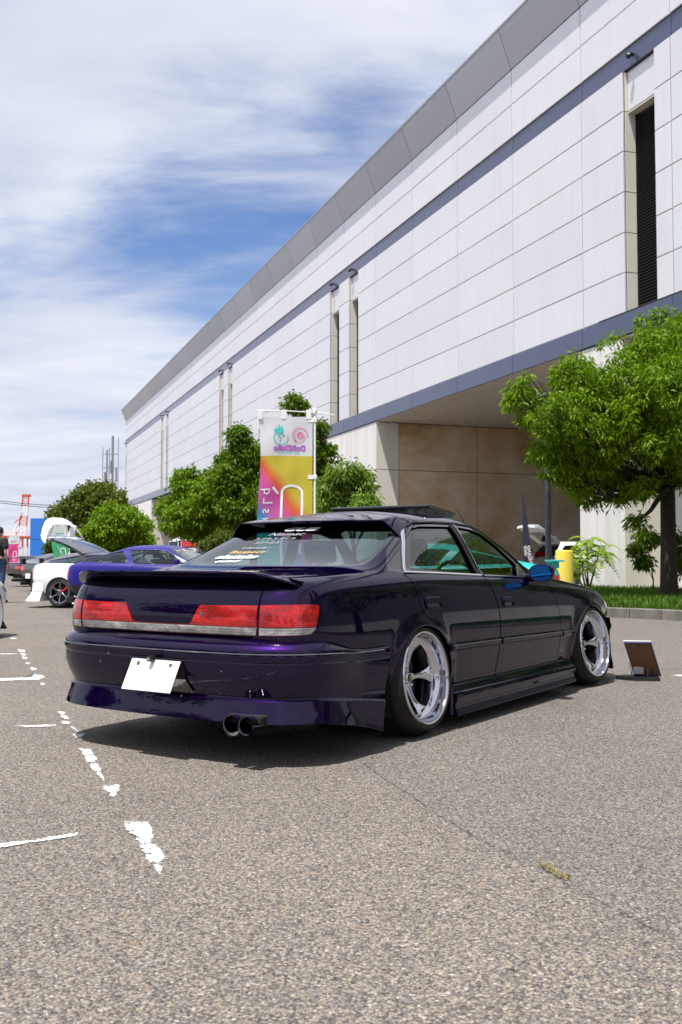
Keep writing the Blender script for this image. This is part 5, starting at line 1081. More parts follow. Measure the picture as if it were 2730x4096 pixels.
    mb = MB(); vs = []; mb.tube([(1.42 + .0 * math.cos(t) - .07 * math.sin(t), -.36 + .18 * math.cos(t), .80 + .17 * math.sin(t)) for t in np.linspace(0, 6.283, 25)], .014, 8, cap=False); mb.build('steering_wheel', 'black_plastic', root)
    mb = MB(); mb.box(1.22, 1.245, -.10, .10, 1.12, 1.17, ch=.008); mb.build('interior_mirror', 'black_plastic', root)
    # rear shelf speakers pod and pillars seen through the glass
    for yy in (-.42, .42): mb = MB(); mb.lathe([(.0, .03), (.09, .025), (.10, .0)], 20, 'z', c=(-.1, yy, .88)); mb.build('shelf_speaker', 'black_plastic', root)
    # ---- rear window stickers (flat print on the glass)
    Sn = lambda x, w: (S.P(S.inv('top', [(x, w), (x + .001, w)], closed=False)[:1])[0], S.Nn(S.inv('top', [(x, w), (x + .001, w)], closed=False)[:1])[0])
    def sticker(body, x, y, size, m='sticker_white', shear=.35, squash=1.6, bold=.0, nm='sticker'):
        p, n = Sn(x, abs(y)); p = Vector((p[0], math.copysign(p[1], y) if y else 0, p[2])); n = Vector((n[0], math.copysign(n[1], y) if y else 0, n[2])); p += n * .001
        right = Vector((0, -1, 0)); right = (right - n * right.dot(n)).normalized(); up = n.cross(right).normalized(); M4 = Matrix((right.to_4d(), up.to_4d(), n.to_4d(), (0, 0, 0, 1))).transposed(); M4[3][0] = M4[3][1] = M4[3][2] = 0; M4.translation = p
        M4[3][3] = 1; text_obj(nm, body, size, m, root, M4, shear=shear, bold=bold, squash=squash)
    sticker('qursd', -.345, .275, .060, squash=1.25, bold=.0012); sticker('shutoko', -.275, .255, .075, squash=1.25, bold=.004); sticker('Respect', -.205, .235, .055, 'sticker_orange', squash=1.5)
    sticker('Lifestyle', -.145, .225, .030, 'sticker_grey', squash=1.9); sticker('スリーエス', -.075, .185, .040, 'sticker_grey', squash=1.0, shear=.2); sticker('カブキスタイル', -.02, .165, .042, 'sticker_grey', squash=1.1, shear=.2)
    sticker('Nismac', .045, .125, .060, 'sticker_grey', squash=1.5); sticker('GUB', .115, .07, .07, squash=1.8, bold=.004)
    # ---- wheels
    wheel_parts(root, (0.0, -.775, .318), -1, .318, .2515, .225, 'dish5', camber=R(5), dish=.125); wheel_parts(root, (0.0, .775, .318), 1, .318, .2515, .225, 'dish5', camber=R(5), dish=.125)
    wheel_parts(root, (2.73, -.785, .318), -1, .318, .2515, .215, 'dish5', camber=R(7), steer=R(-5), dish=.115); wheel_parts(root, (2.73, .785, .318), 1, .318, .2515, .215, 'dish5', camber=R(7), steer=R(-5), dish=.115)
    return root, S
MAIN, SMAIN = main_car()

# ------------------------------------------------------------------ the other cars
def bg_car(name, loc, heading, pt, label, cat='car', group=None, kind='sedan', H=1.28, glass='side_glass', zs=1.0, xs=1.0, nose=1.0, rimm='gunmetal', red=False, lamp='tail_red', pillar=None, hatch_open=False, roof_m=None, wheels=('rr', 'rl', 'fr', 'fl'), bumper_m=None, tail=1.0):
    root = empty(name, (loc[0], loc[1], 0), R(90 - heading)); tag(root, label, cat, group)
    hatch = {'sedan': 0.0, 'hatch': .38, 'van': .42}[kind]; rows = std_rows(H=H, hatch=hatch)
    if kind == 'van':
        for r, xr in zip(rows[8:], (-.62, -.60, -.55, -.46, -.40, -.25, -.1, -.1)): r['xr'] = xr; r['dr'] = min(r['dr'], .22)
        for r in rows[:8]: r['xr'] = -.62; r['dr'] = .25
    def df(p):
        p[:, 0] = np.where(p[:, 0] < -.34, -.34 + (p[:, 0] + .34) * tail, p[:, 0])
        p[:, 0] = np.where(p[:, 0] > 2.7, 2.7 + (p[:, 0] - 2.7) * nose, p[:, 0]) * xs; p[:, 2] *= zs; return p
    wb = 2.73 * xs; AR = [(0, .29, .34, .345), (wb, .29, .34, .345)]
    S = Surf(rows, arches=[], flare=.012, deform=df, nside=9, grid=(170, 100)); U = lambda k, p, **kw: S.inv(k, [(a * xs if k != 'rear' else a, b * zs if k != 'top' else b) for a, b in p], dens=.07, **kw)
    t = (H - .9) / .4; Z = lambda z: z if z < .9 else .9 + (z - .9) * t; h2 = hatch * .35
    if kind == 'sedan': rgp = [(.02, .925), (.10, .99), (.30, 1.165), (.42, 1.19), (.80, 1.195), (.86, .895)]
    elif kind == 'hatch': rgp = [(-.62, .935), (-.30, 1.03), (.05, 1.125), (.30, 1.165), (.52, .90)]
    else: rgp = [(-.38, .93), (-.34, 1.10), (-.20, 1.18), (.80, 1.195), (.86, .895)]
    fgp = [(.95, .89), (.90, 1.19), (1.10, 1.185), (1.26, 1.158), (1.42, 1.085), (1.72, .872)] if kind != 'hatch' else [(.66, .895), (.44, 1.175), (.6, 1.19), (1.10, 1.185), (1.26, 1.158), (1.42, 1.085), (1.72, .872)]
    zz = lambda L: [(a, Z(b)) for a, b in L]; L = {'rg': U('side', zz(rgp)), 'fg': U('side', zz(fgp))}
    xb = {'sedan': -.40, 'hatch': -.76, 'van': -.50}[kind]; xt = .20 if kind != 'van' else -.36
    if kind == 'van': rw = U('rear', [(0, .95), (.5, .95), (.58, 1.0), (.52, Z(1.17)), (0, Z(1.18))], closed=False)
    else: rw = U('top', [(xb, 0), (xb, .5), (xb + .08, .63), (0 + .05, .59), (xt - .03, .54), (xt, 0)], closed=False)
    rw[0, 0] = rw[-1, 0] = 0; L['rw'] = rw
    ws = U('top', [(1.32, 0), (1.28, .50), (1.42, .60), (1.80, .70), (1.95, .5), (2.02, 0)], closed=False); ws[0, 0] = ws[-1, 0] = S.S; L['ws'] = ws
    if kind == 'van': L['tl'] = U('rear', [(.55, .62), (.80, .62), (.80, 1.02), (.68, 1.04)])
    else: L['tl'] = U('rear', [(.30, .64), (.80, .64), (.80, .76), (.34, .76)])
    hx = 2.7 + .5 * nose; L['hl'] = U('side', [(hx - .12, .645), (hx, .64), (hx + .10, .628), (hx + .11, .57), (hx - .06, .58)])
    dr = U('side', [(.93 if kind != 'hatch' else .60, .865), (1.2, .86), (1.84, .835), (2.0, .60), (2.0, .26), (.96 if kind != 'hatch' else .62, .26)]); L['dr'] = dr; di = offset_uv(S, dr, .010)
    al = [(AR[0][0] + .34 * math.cos(q), .29 + .345 * math.sin(q)) for q in np.linspace(R(-30), R(210), 26)]; ar = S.inv('side', al, .07); af = S.inv('side', [(x + wb, z) for x, z in al], .07)
    full = np.array([(0, 0), (S.S, 0), (S.S, S.T), (0, S.T)], float); V, F = cdt(S, [full, di, ar, af] + list(L.values()), (.22, .22)); C = V[F].mean(1); pc = S.P(C); lab = np.full(len(F), 'body', dtype=object)
    m = pip(C, dr); lab[m] = 'gap'; lab[pip(C, di)] = 'dr'
    for k in ('rg', 'fg', 'rw', 'ws', 'tl', 'hl'): lab[pip(C, L[k])] = k
    lab[pip(C, ar) | pip(C, af)] = 'hole'
    if roof_m: lab[(lab == 'body') & (pc[:, 2] > Z(1.0) * zs) & (pc[:, 1] < .70)] = 'roof'
    if pillar: lab[(lab == 'body') & (pc[:, 2] > .93 * zs) & (pc[:, 0] < 2)] = 'pillar'
    if hatch_open: lab[(np.isin(lab, ['body', 'pillar', 'rw', 'roof'])) & (pc[:, 2] > .885) & (pc[:, 0] < .30 + .0) & (pc[:, 1] < .60) ] = 'gone' if kind != 'van' else 'body'
    if hatch_open and kind == 'van': lab[(pc[:, 0] < -.40) & (pc[:, 2] > .55) & (pc[:, 1] < .60)] = 'gone'
    lab[(pc[:, 2] < .50 * zs) & (pc[:, 0] < -.34) & (lab == 'body')] = 'bumper'; lab[(pc[:, 2] < .48 * zs) & (pc[:, 0] > wb + .34) & (lab == 'body')] = 'fbumper'
    def E_(k, nm, m_, sides=(-1, 1), **kw):
        if (lab == k).any(): return emit(S, V, F[lab == k], nm, m_, root, sides, **kw)
    E_('body', 'body', pt); E_('roof', 'roof', roof_m or pt); E_('pillar', 'roof', pillar or pt); E_('rw', 'rear_window', 'window_glass', fl=0); E_('ws', 'windscreen', 'window_glass', fl=0); E_('bumper', 'rear_bumper', bumper_m or pt); E_('fbumper', 'front_bumper', bumper_m or pt)
    for sd in (-1, 1): E_('dr', 'door', pt, (sd,)); E_('rg', 'rear_side_window', glass, (sd,), fl=0, off=-.01); E_('fg', 'front_side_window', glass, (sd,), fl=0, off=-.01); E_('tl', 'tail_light', lamp, (sd,), off=.006); E_('hl', 'headlight', 'clear_lens', (sd,), off=.006)
    mb = MB(); mb.box(-.9 if kind != 'van' else -.5, wb + .6, -.60, .60, .18, .28); mb.build('floor_pan', 'underbody', root)
    mb = MB(); mb.box(.4, 1.9 * xs, -.66, .66, .28, .84, ch=.03); mb.build('cabin_floor', 'interior_dark', root)
    mb = MB(); mb.box(-.85 * xs if kind != 'van' else -.5, .4, -.62, .62, .3, .62, ch=.03); mb.build('boot_floor', 'interior_dark', root)
    for yy in (-.36, .36): mb = MB(); mb.box(.85 * xs, .97 * xs, yy - .22, yy + .22, .5, 1.0, ch=.04); mb.box(.86 * xs, .95 * xs, yy - .12, yy + .12, 1.02, 1.13, ch=.03); mb.build('front_seat', 'seat_fabric', root)
    for k, (x, sd) in dict(rr=(0, -1), rl=(0, 1), fr=(wb, -1), fl=(wb, 1)).items():
        if k in wheels: wheel_parts(root, (x, sd * .755, .315), sd, .315, .245, .235, 'six', camber=R(3), tread=False, n=44, simple=True, spoke_m=rimm, lip_m=rimm, red=red, dish=.05)
    for sd in (-1, 1): mb = MB(); mb.box(1.56 * xs, 1.66 * xs, *sorted((sd * .84, sd * .98)), .88 * zs, .98 * zs, ch=.025); mb.build('door_mirror', pt, root)
    return root, S, Z
def skirt_boxes(root, m, spec, nm):
    for (x0, x1, y0, y1, z0, z1, fl) in spec:
        rr_ = nm == 'rear_skirt'; cx = .20 if rr_ else .03; cy = .26 if rr_ else .03
        def ring(f, z):
            X0, Y1 = x0 - f, y1 + f
            return [(x1, -Y1, z), (X0 + cx, -Y1, z), (X0 + cx * .3, -Y1 + cy * .35, z), (X0, -Y1 + cy, z), (X0, Y1 - cy, z), (X0 + cx * .3, Y1 - cy * .35, z), (X0 + cx, Y1, z), (x1, Y1, z)]
        vs = ring(fl, z0) + ring(fl * .8, z0 + .03) + ring(0, z1); fs = [(r_ * 8 + k, r_ * 8 + (k + 1) % 8, (r_ + 1) * 8 + (k + 1) % 8, (r_ + 1) * 8 + k) for r_ in range(2) for k in range(8)] + [tuple(range(8))[::-1], tuple(16 + k for k in range(8))]
        mb = MB(); mb.add(vs, fs); o = mb.build(nm, m, root); bm = bmesh.new(); bm.from_mesh(o.data); bmesh.ops.recalc_face_normals(bm, faces=bm.faces); bm.to_mesh(o.data); bm.free()
# white hatchback coupe with its glass hatch up and a big wing on it
wc, _, _ = bg_car('white_coupe', (-5.50, 21.2), 107, 'white_paint', 'white coupe with its glass hatch raised and a large white wing on it', group='show cars on the left', kind='hatch', H=1.14, glass='blue_tint_glass', hatch_open=True, pillar='black_paint', rimm='gunmetal', red=True, tail=.48)
skirt_boxes(wc, 'white_paint', [(-.745, -.37, -.865, .865, .34, .51, .012), (-.75, -.40, -.87, .87, .14, .338, .10)], 'rear_skirt'); skirt_boxes(wc, 'white_paint', [(.36, 2.3, -.88, .88, .10, .26, .04)], 'side_skirt')
def hatch_and_wing():
    M_ = Matrix.Translation((.40, 0, 1.105)) @ Matrix.Rotation(R(19.5), 4, 'Y')      # local -x runs up and back from the hinge
    def put(o): o.matrix_local = Matrix.Identity(4); o.data.transform(M_); return o
    vs = []; n = 14
    for i in range(n):
        t = i / (n - 1); x = -.02 - .98 * t; w = .60 - .04 * t - .10 * max(0, t - .8) / .2; z = .05 * math.sin(math.pi * t * .9) - .0
        for y in (-1, -.6, 0, .6, 1): vs.append((x, y * w, z + .035 * (1 - abs(y) ** 2)))
    o2 = len(vs); vs += [(a, b, c - .05) for a, b, c in vs[:o2]]; fs = []
    for b0 in (0, o2):
        for i in range(n - 1):
            for j in range(4): q = (b0 + i * 5 + j, b0 + i * 5 + j + 1, b0 + (i + 1) * 5 + j + 1, b0 + (i + 1) * 5 + j); fs.append(q if b0 == 0 else q[::-1])
    for i in range(n - 1):
        for j in (0, 4): fs.append((i * 5 + j, (i + 1) * 5 + j, o2 + (i + 1) * 5 + j, o2 + i * 5 + j))
    for j in range(4): fs.append(((n - 1) * 5 + j, (n - 1) * 5 + j + 1, o2 + (n - 1) * 5 + j + 1, o2 + (n - 1) * 5 + j)); fs.append((j, j + 1, o2 + j + 1, o2 + j))
    h = put(mesh_obj('raised_hatch', vs, fs, 'gloss_black', wc, smooth=True)); bm = bmesh.new(); bm.from_mesh(h.data); bmesh.ops.recalc_face_normals(bm, faces=bm.faces); bm.to_mesh(h.data); bm.free(); h.data.set_sharp_from_angle(angle=R(40))
    # wing: arched blade swept down to feet at both ends
    secs = []
    for i in range(25):
        t = -1 + 2 * i / 24; y = t * .80; e = abs(t) ** 3.2; x = -1.00 - .14 * (1 - e) + .12 * e; z = .04 + .30 * (1 - e) - .06 * e; c = .17 - .02 * e; th = .03
        secs.append([(x + c * .5, y, z - .035), (x + c * .1, y, z + th * .5), (x - c * .4, y, z + .045 + th * .3), (x - c * .5, y, z + .06), (x - c * .4, y, z + .02), (x + c * .1, y, z - .03)])
    vs = [p for s_ in secs for p in s_]; fs = [(i * 6 + j, i * 6 + (j + 1) % 6, (i + 1) * 6 + (j + 1) % 6, (i + 1) * 6 + j) for i in range(24) for j in range(6)] + [tuple(range(6)), tuple(144 + k for k in range(6))[::-1]]
    w = put(mesh_obj('wing', vs, fs, 'white_paint', wc, smooth=True)); w.data.set_sharp_from_angle(angle=R(40))
    mb = MB(); mb.box(-1.10, -.86, -.62, .62, .0, .06, ch=.015)
    put(mb.build('wing_base', 'white_paint', wc))
    for y in (-.45, .45): mb = MB(); mb.box(-1.12, -.98, y - .03, y + .03, .04, .30, ch=.01); put(mb.build('wing_strut', 'white_paint', wc))
    for y in (-.58, .58): mb = MB(); mb.tube([(.05, y, .93), (-.25, y * .98, 1.28)], .010, 6); mb.build('gas_strut', 'chrome', wc)
hatch_and_wing()
bc, BS, BZ = bg_car('blue_coupe', (-4.15, 19.2), 104, 'blue_paint', 'blue hatchback coupe with black rear bumper, between the white coupe and the purple car', group='show cars on the left', kind='hatch', H=1.24, zs=1.02, xs=.90, glass='side_glass', bumper_m='black_plastic', tail=.75)
def blue_extras():
    mb = MB(); mb.tube([(.62, .58, .40), (.62, .58, 1.02), (.62, .45, 1.10), (.62, -.45, 1.10), (.62, -.58, 1.02), (.62, -.58, .40)], .022, 8); mb.build('roll_hoop', 'steel_grey', bc)
    mb = MB(); mb.tube([(.62, -.55, 1.02), (1.35, -.62, .62)], .02, 8); mb.build('roll_bar', 'steel_grey', bc); mb = MB(); mb.tube([(.62, -.50, 1.05), (-.35, -.50, .62)], .02, 8); mb.build('roll_bar', 'steel_grey', bc)
    u = BS.inv('top', [(1.36 * .9, -0 + .05), (1.36 * .9, .05)], closed=False)
    for nm, m, y0, y1, x0, x1 in (('screen_strip_green', 'sticker_grey', -.50, .50, 1.235, 1.265), ('screen_strip_white', 'sticker_white', -.10, -.04, 1.19, 1.26), ('screen_strip_red', 'tent_red', -.17, -.10, 1.19, 1.26)):
        pts = [(x0, y0), (x1, y0), (x1, y1), (x0, y1)]; P = []
        for x, y in pts: p = BS.P(BS.inv('top', [(x, abs(y)), (x + .001, abs(y))], closed=False)[:1])[0]; P.append((p[0] + .003, y, p[2] + .006))
        mesh_obj(nm, P, [(0, 1, 2, 3)], m, bc)
    text_obj('side_script', 'Crystal', .085, 'sticker_grey', bc, Matrix.Translation((-.05, -.765, .935)) @ Matrix.Rotation(R(90), 4, 'X'), shear=.3)
blue_extras()
bg_car('green_coupe', (-6.95, 26.9), 96, 'green_paint', 'dark green car mostly hidden behind the white coupe, red tail light showing', group='show cars on the left', kind='sedan', H=1.16)
gc, _, _ = bg_car('grey_sedan', (-8.95, 32.2), 48, 'grey_paint', 'dark grey sedan with round exhaust and white plate, second row at far left', group='show cars on the left', kind='sedan', H=1.22, rimm='black_plastic')
mb = MB(); mb.box(-1.225, -1.205, -.17, .17, .40, .56, ch=.003); mb.build('licence_plate', 'plate_white', gc)
mb = MB(); mb.lathe([(.05, .2), (.055, 0), (.045, 0), (.04, .2)], 20, 'x', c=(-1.24, .45, .24)); mb.build('exhaust_tip', 'black_plastic', gc)
mb = MB(); mb.box(-1.20, -.98, -.74, .74, 1.02, 1.04, ch=.008); mb.box(-1.14, -1.0, -.66, -.62, .86, 1.03); mb.box(-1.14, -1.0, .62, .66, .86, 1.03); mb.build('rear_wing', 'grey_paint', gc)
pc2, _, _ = bg_car('dark_purple_sedan', (-11.3, 37.6), 48, 'dark_purple_paint', 'very dark purple sedan with red tail lights behind the grey sedan', group='show cars on the left', kind='sedan', H=1.24)
mb = MB(); mb.box(-1.20, -.95, -.74, .74, 1.06, 1.085, ch=.008); mb.box(-1.12, -1.0, -.66, -.63, .86, 1.07); mb.box(-1.12, -1.0, .63, .66, .86, 1.07); mb.build('rear_wing', 'black_paint', pc2)
wf, WS, _ = bg_car('white_front_car', (-5.44, 9.83), 5, 'white_paint', 'white car cut by the left edge of the picture, only its front corner showing', group='show cars on the left', kind='hatch', H=1.2, nose=.95, rimm='white_paint')
mb = MB(); mb.add([(3.08, -.90, .10), (3.46, -.64, .10), (3.55, 0, .10), (3.46, .64, .10), (3.08, .90, .10), (3.08, -.80, .28), (3.28, -.6, .28), (3.34, 0, .28), (3.28, .6, .28), (3.08, .80, .28)], [(0, 1, 6, 5), (1, 2, 7, 6), (2, 3, 8, 7), (3, 4, 9, 8), (4, 3, 2, 1, 0), (5, 6, 7, 8, 9)]); mb.build('front_lip', 'white_paint', wf)
tc, _, _ = bg_car('teal_coupe', (2.15, 15.4), -82, 'teal_paint', 'bright teal coupe seen through and just past the windows of the purple sedan', kind='hatch', H=1.24, glass='window_glass')
mb = MB(); mb.box(-1.22, -1.02, -.72, .72, .955, .985, ch=.008); mb.box(-1.15, -1.05, -.60, -.56, .86, .96); mb.box(-1.15, -1.05, .56, .60, .86, .96); mb.build('rear_wing', 'teal_paint', tc)
vc, VS, _ = bg_car('white_hatchback', (7.35, 33.6), 66, 'white_paint', 'white tall hatchback under the gateway with its tailgate raised', kind='van', H=1.30, zs=1.24, glass='dark_glass', hatch_open=True, rimm='satin_metal')
def tailgate():
    M_ = Matrix.Translation((-.32, 0, 1.60)) @ Matrix.Rotation(R(27), 4, 'Y'); vs = []
    st = [(0, .56, 0), (-.12, .60, .05), (-.55, .60, .07), (-.75, .62, .10), (-1.02, .58, .12), (-1.12, .5, .05)]
    for x, w, z in st:
        for y in (-1, -.8, 0, .8, 1): vs.append((x, y * w, z - .05 * abs(y) ** 3))
    o2 = len(vs); vs += [(a, b * .97, c - .09) for a, b, c in vs[:o2]]; n = len(st); fs = []
    for b0 in (0, o2):
        for i in range(n - 1):
            for j in range(4): fs.append((b0 + i * 5 + j, b0 + i * 5 + j + 1, b0 + (i + 1) * 5 + j + 1, b0 + (i + 1) * 5 + j))
    for i in range(n - 1):
        for j in (0, 4): fs.append((i * 5 + j, (i + 1) * 5 + j, o2 + (i + 1) * 5 + j, o2 + i * 5 + j))
    for j in range(4): fs.append(((n - 1) * 5 + j, (n - 1) * 5 + j + 1, o2 + (n - 1) * 5 + j + 1, o2 + (n - 1) * 5 + j))
    o = mesh_obj('tailgate', vs, fs, 'silver_paint', vc, smooth=True); bm = bmesh.new(); bm.from_mesh(o.data); bmesh.ops.recalc_face_normals(bm, faces=bm.faces); bm.to_mesh(o.data); bm.free(); o.data.set_sharp_from_angle(angle=R(35)); o.data.transform(M_)
    g = MB(); g.add([(-.15, -.48, .09), (-.55, -.50, .105), (-.55, .50, .105), (-.15, .48, .09), (-.12, -.5, -.06), (-.66, -.52, -.03), (-.66, .52, -.03), (-.12, .5, -.06)], [(0, 1, 2, 3), (4, 7, 6, 5)]); g2 = g.build('tailgate_glass', 'dark_glass', vc); g2.data.transform(M_)
    for y in (-.52, .52): mb = MB(); mb.tube([(-.52, y, 1.02), (-.80, y, 1.42)], .012, 6); mb.build('gas_strut', 'black_plastic', vc)
tailgate()

# ------------------------------------------------------------------ banners
def flag_mesh(W, Hh, nx, ny, wave, seed):
    rd = random.Random(seed); vs = []; uv = []; fs = []
    for j in range(ny + 1):
        for i in range(nx + 1):
            u = i / nx; v = j / ny; x = -W * (1 - u) - .02 * math.sin(v * 7 + seed) * (1 - u); y = wave * ((1 - u) ** .6) * (math.sin(3.1 * u + 6.5 * v + seed) * .6 + math.sin(9 * v + 2 * u) * .3 + .18 * math.sin(23 * v + 5 * u) + .16 * math.sin(17 * u + 3 * v)); z = -Hh * v - .015 * math.sin(5 * u + seed) * v
            vs.append((x, y, z)); uv.append((u, v))
    for j in range(ny):
        for i in range(nx): a = j * (nx + 1) + i; fs.append((a, a + 1, a + nx + 2, a + nx + 1))
    return vs, fs, uv
def banner(loc, rz, W, Hh, top, m, label, seed, big=False, ms=1.0):
    root = empty('banner_flag', loc, rz); tag(root, label, 'banner', 'upright event banners')
    mb = MB(); mb.tube([(0, 0, .0), (0, 0, top + .03)], .013 * ms, 10); mb.build('pole', 'white_plastic', root)
    mb = MB(); mb.tube([(.22 * ms, 0, top - .04), (.05, 0, top - .015), (-W * .5, 0, top + .005), (-W - .05, 0, top + .01)], [.004, .006, .006, .009], 8); mb.build('cross_rod', 'white_plastic', root)
    mb = MB(); mb.lathe([(.02, -.03), (.024, 0), (.024, .03), (.016, .04), (0, .042)], 14, 'z', c=(0, 0, top)); mb.build('pole_cap', 'white_plastic', root)
    mb = MB(); mb.lathe([(0, .0), (.16, .0), (.16, .05), (.03, .08), (.02, .2)], 20, 'z'); mb.build('water_base', 'white_plastic', root)
    vs, fs, uv = flag_mesh(W, Hh, 26, 56, .035 * ms, seed); f = mesh_obj('flag', [(x - .025, y, z + top - .06) for x, y, z in vs], fs, m, root, smooth=True, uvs=uv)
    for v in (.02, .37, .64, .95): mb = MB(); mb.box(-.075, .025, -.004, .004, top - .06 - Hh * v - .022, top - .06 - Hh * v + .022); mb.box(-.02, .02, -.018, .018, top - .06 - Hh * v - .022, top - .06 - Hh * v + .022, ch=.003); mb.build('flag_loop', 'white_plastic', root)
    for u in (.02, .47, .93): x = -.025 - W * (1 - u); mb = MB(); mb.box(x - .028, x + .028, -.008, .008, top - .085, top + .018, ch=.003); mb.build('top_loop', 'white_plastic', root)
    return root, f
def print_on(flag, mesh, name, m, W, Hh, top, wave, seed, u0, v0, sc, mirror=True):
    """flat print laid on the cloth: mesh in the xy plane -> follows the flag's waves, a hair in front of it (both sides)"""
    vs = []; 
    for v in mesh.vertices:
        x = v.co.x * sc * (-1 if mirror else 1); z = v.co.y * sc; u = u0 + x / W; vv = v0 - z / Hh
        X = -W * (1 - u) - .02 * math.sin(vv * 7 + seed) * (1 - u); Y = wave * (max(1 - u, 0) ** .6) * (math.sin(3.1 * u + 6.5 * vv + seed) * .6 + math.sin(9 * vv + 2 * u) * .3 + .18 * math.sin(23 * vv + 5 * u) + .16 * math.sin(17 * u + 3 * vv)); Z = -Hh * vv - .015 * math.sin(5 * u + seed) * vv
        vs.append((X - .025, Y - .004, Z + top - .06))
    fs = [tuple(p.vertices) for p in mesh.polygons]; return mesh_obj(name, vs, fs, m, flag)
def text_mesh(body, bold=0.0, rot=0.0, size=1.0):
    cu = bpy.data.curves.new('t', 'FONT'); cu.body = body; cu.align_x = 'CENTER'; cu.align_y = 'CENTER'; cu.offset = bold; cu.resolution_u = 4; cu.size = size; o = bpy.data.objects.new('t', cu); COL.objects.link(o); dg = bpy.context.evaluated_depsgraph_get(); me = bpy.data.meshes.new_from_object(o.evaluated_get(dg)); bpy.data.objects.remove(o)
    bm = bmesh.new(); bm.from_mesh(me); bmesh.ops.triangulate(bm, faces=bm.faces)
    for _ in range(2):
        le = [e for e in bm.edges if e.calc_length() > .18 * size]
        if le: bmesh.ops.subdivide_edges(bm, edges=le, cuts=1); bmesh.ops.triangulate(bm, faces=bm.faces)
    bm.to_mesh(me); bm.free(); me.transform(Matrix.Rotation(rot, 4, 'Z')); return me
def ribbon_mesh(pts, w, closed=False):
    P = [Vector(p) for p in pts]; n = len(P); vs = []; fs = []
    for i in range(n):
        a = P[(i - 1) % n] if closed or i else P[i]; b = P[(i + 1) % n] if closed or i < n - 1 else P[i]; t = (b - a).normalized(); q = Vector((-t.y, t.x)); vs += [(P[i].x + q.x * w / 2, P[i].y + q.y * w / 2, 0), (P[i].x - q.x * w / 2, P[i].y - q.y * w / 2, 0)]
    for i in range(n if closed else n - 1): j = (i + 1) % n; fs.append((2 * i, 2 * j, 2 * j + 1, 2 * i + 1))
    me = bpy.data.meshes.new('r'); me.from_pydata(vs, [], fs); return me
plain('print_purple', (.40, .12, .45), .7); plain('print_teal', (.05, .45, .45), .7); plain('print_pink', (.75, .12, .30), .7); plain('print_white', (.80, .80, .84), .7); plain('print_green', (.10, .40, .2), .7)
arc = lambda cx, cy, r, a0, a1, n=26: [(cx + r * math.cos(R(a0 + (a1 - a0) * i / n)), cy + r * math.sin(R(a0 + (a1 - a0) * i / n))) for i in range(n + 1)]
def rainbow_banner():
    W, Hh, top, sd = .585, 1.78, 2.60, 3.0; root, f = banner((-.285, 10.8, 0), 0, W, Hh, top, 'banner_rainbow', 'tall rainbow coloured event banner on a white pole behind the purple car', sd, True)
    def pr(me, nm, m, u, v, s=1.0): print_on(f, me, nm, m, W, Hh, top, .035, sd, u, v, s)
    pr(text_mesh('DoRiDoRe', .006, size=.078), 'print', 'print_purple', .56, .193); pr(text_mesh('DRIFT&DRESSUP', 0, size=.034), 'print', 'print_teal', .54, .221)
    pr(ribbon_mesh(arc(0, 0, .077, -200, 60), .009), 'print', 'print_teal', .40, .130); pr(ribbon_mesh(arc(0, 0, .082, -60, 190), .009), 'print', 'print_pink', .765, .115)
    pr(ribbon_mesh([(-.055, .01), (-.04, .03), (.04, .03), (.06, .01), (.055, -.035), (.02, -.055), (-.03, -.045), (-.055, -.01)], .008, True), 'print', 'print_pink', .765, .125)
    for t, x, v, s in (('D', .36, .112, .035), ('o', .40, .128, .026), ('R', .44, .118, .035), ('o', .42, .145, .026)): pr(text_mesh(t, .003, .4, s), 'print', 'print_teal', .80 - x, v)
    for t, x, v, s in (('D', .73, .118, .035), ('o', .77, .130, .028), ('R', .81, .122, .035)): pr(text_mesh(t, .003, -.2, s), 'print', 'print_pink', x, v)
    fl = bpy.data.meshes.new('r'); pts = [(-.05, -.02), (-.06, .02), (-.035, .01), (-.035, .05), (-.01, .02), (.0, .075), (.02, .03), (.04, .06), (.045, .02), (.05, -.01), (.02, -.035), (-.02, -.035)]; fl.from_pydata([(-a, b, 0) for a, b in pts], [], [tuple(range(12))]); pr(fl, 'print', 'print_teal', .37, .085)
    pr(text_mesh('AKAI', .002, size=.022), 'print', 'print_pink', .765, .098)
    # big rounded letter form, its base line, then the row of thin rounded letters running down the cloth
    big = [(.115, .04), (.070, -.035)] ; pr(ribbon_mesh([(.125, .055), (.065, -.02)], .026), 'print', 'print_white', .47, .465)
    pr(ribbon_mesh([(.055, -.30), (.055, -.02)] + [(.055 - .11 + .11 * math.cos(R(a)), .0 + .075 * math.sin(R(a))) for a in range(0, 181, 12)] + [(-.165, -.30)], .026), 'print', 'print_white', .47 + .055, .465)
    pr(ribbon_mesh([(.17, -.30), (-.165, -.30)], .026), 'print', 'print_white', .47 + .055, .465)
    pr(ribbon_mesh(arc(0, -.05, .10, 0, 180) + [(-.10, -.36), (.10, -.36), (.10, -.05)], .028), 'print', 'print_white', .60, .76)
    for k, (t, s) in enumerate((('q', .11), ('L', .11), ('s', .11), ('u', .11), ('r', .11), ('s', .11), ('d', .11))): pr(text_mesh(t, 0, R(90), .15), 'print', 'print_white', .17, .46 + .06 * k)
rainbow_banner()
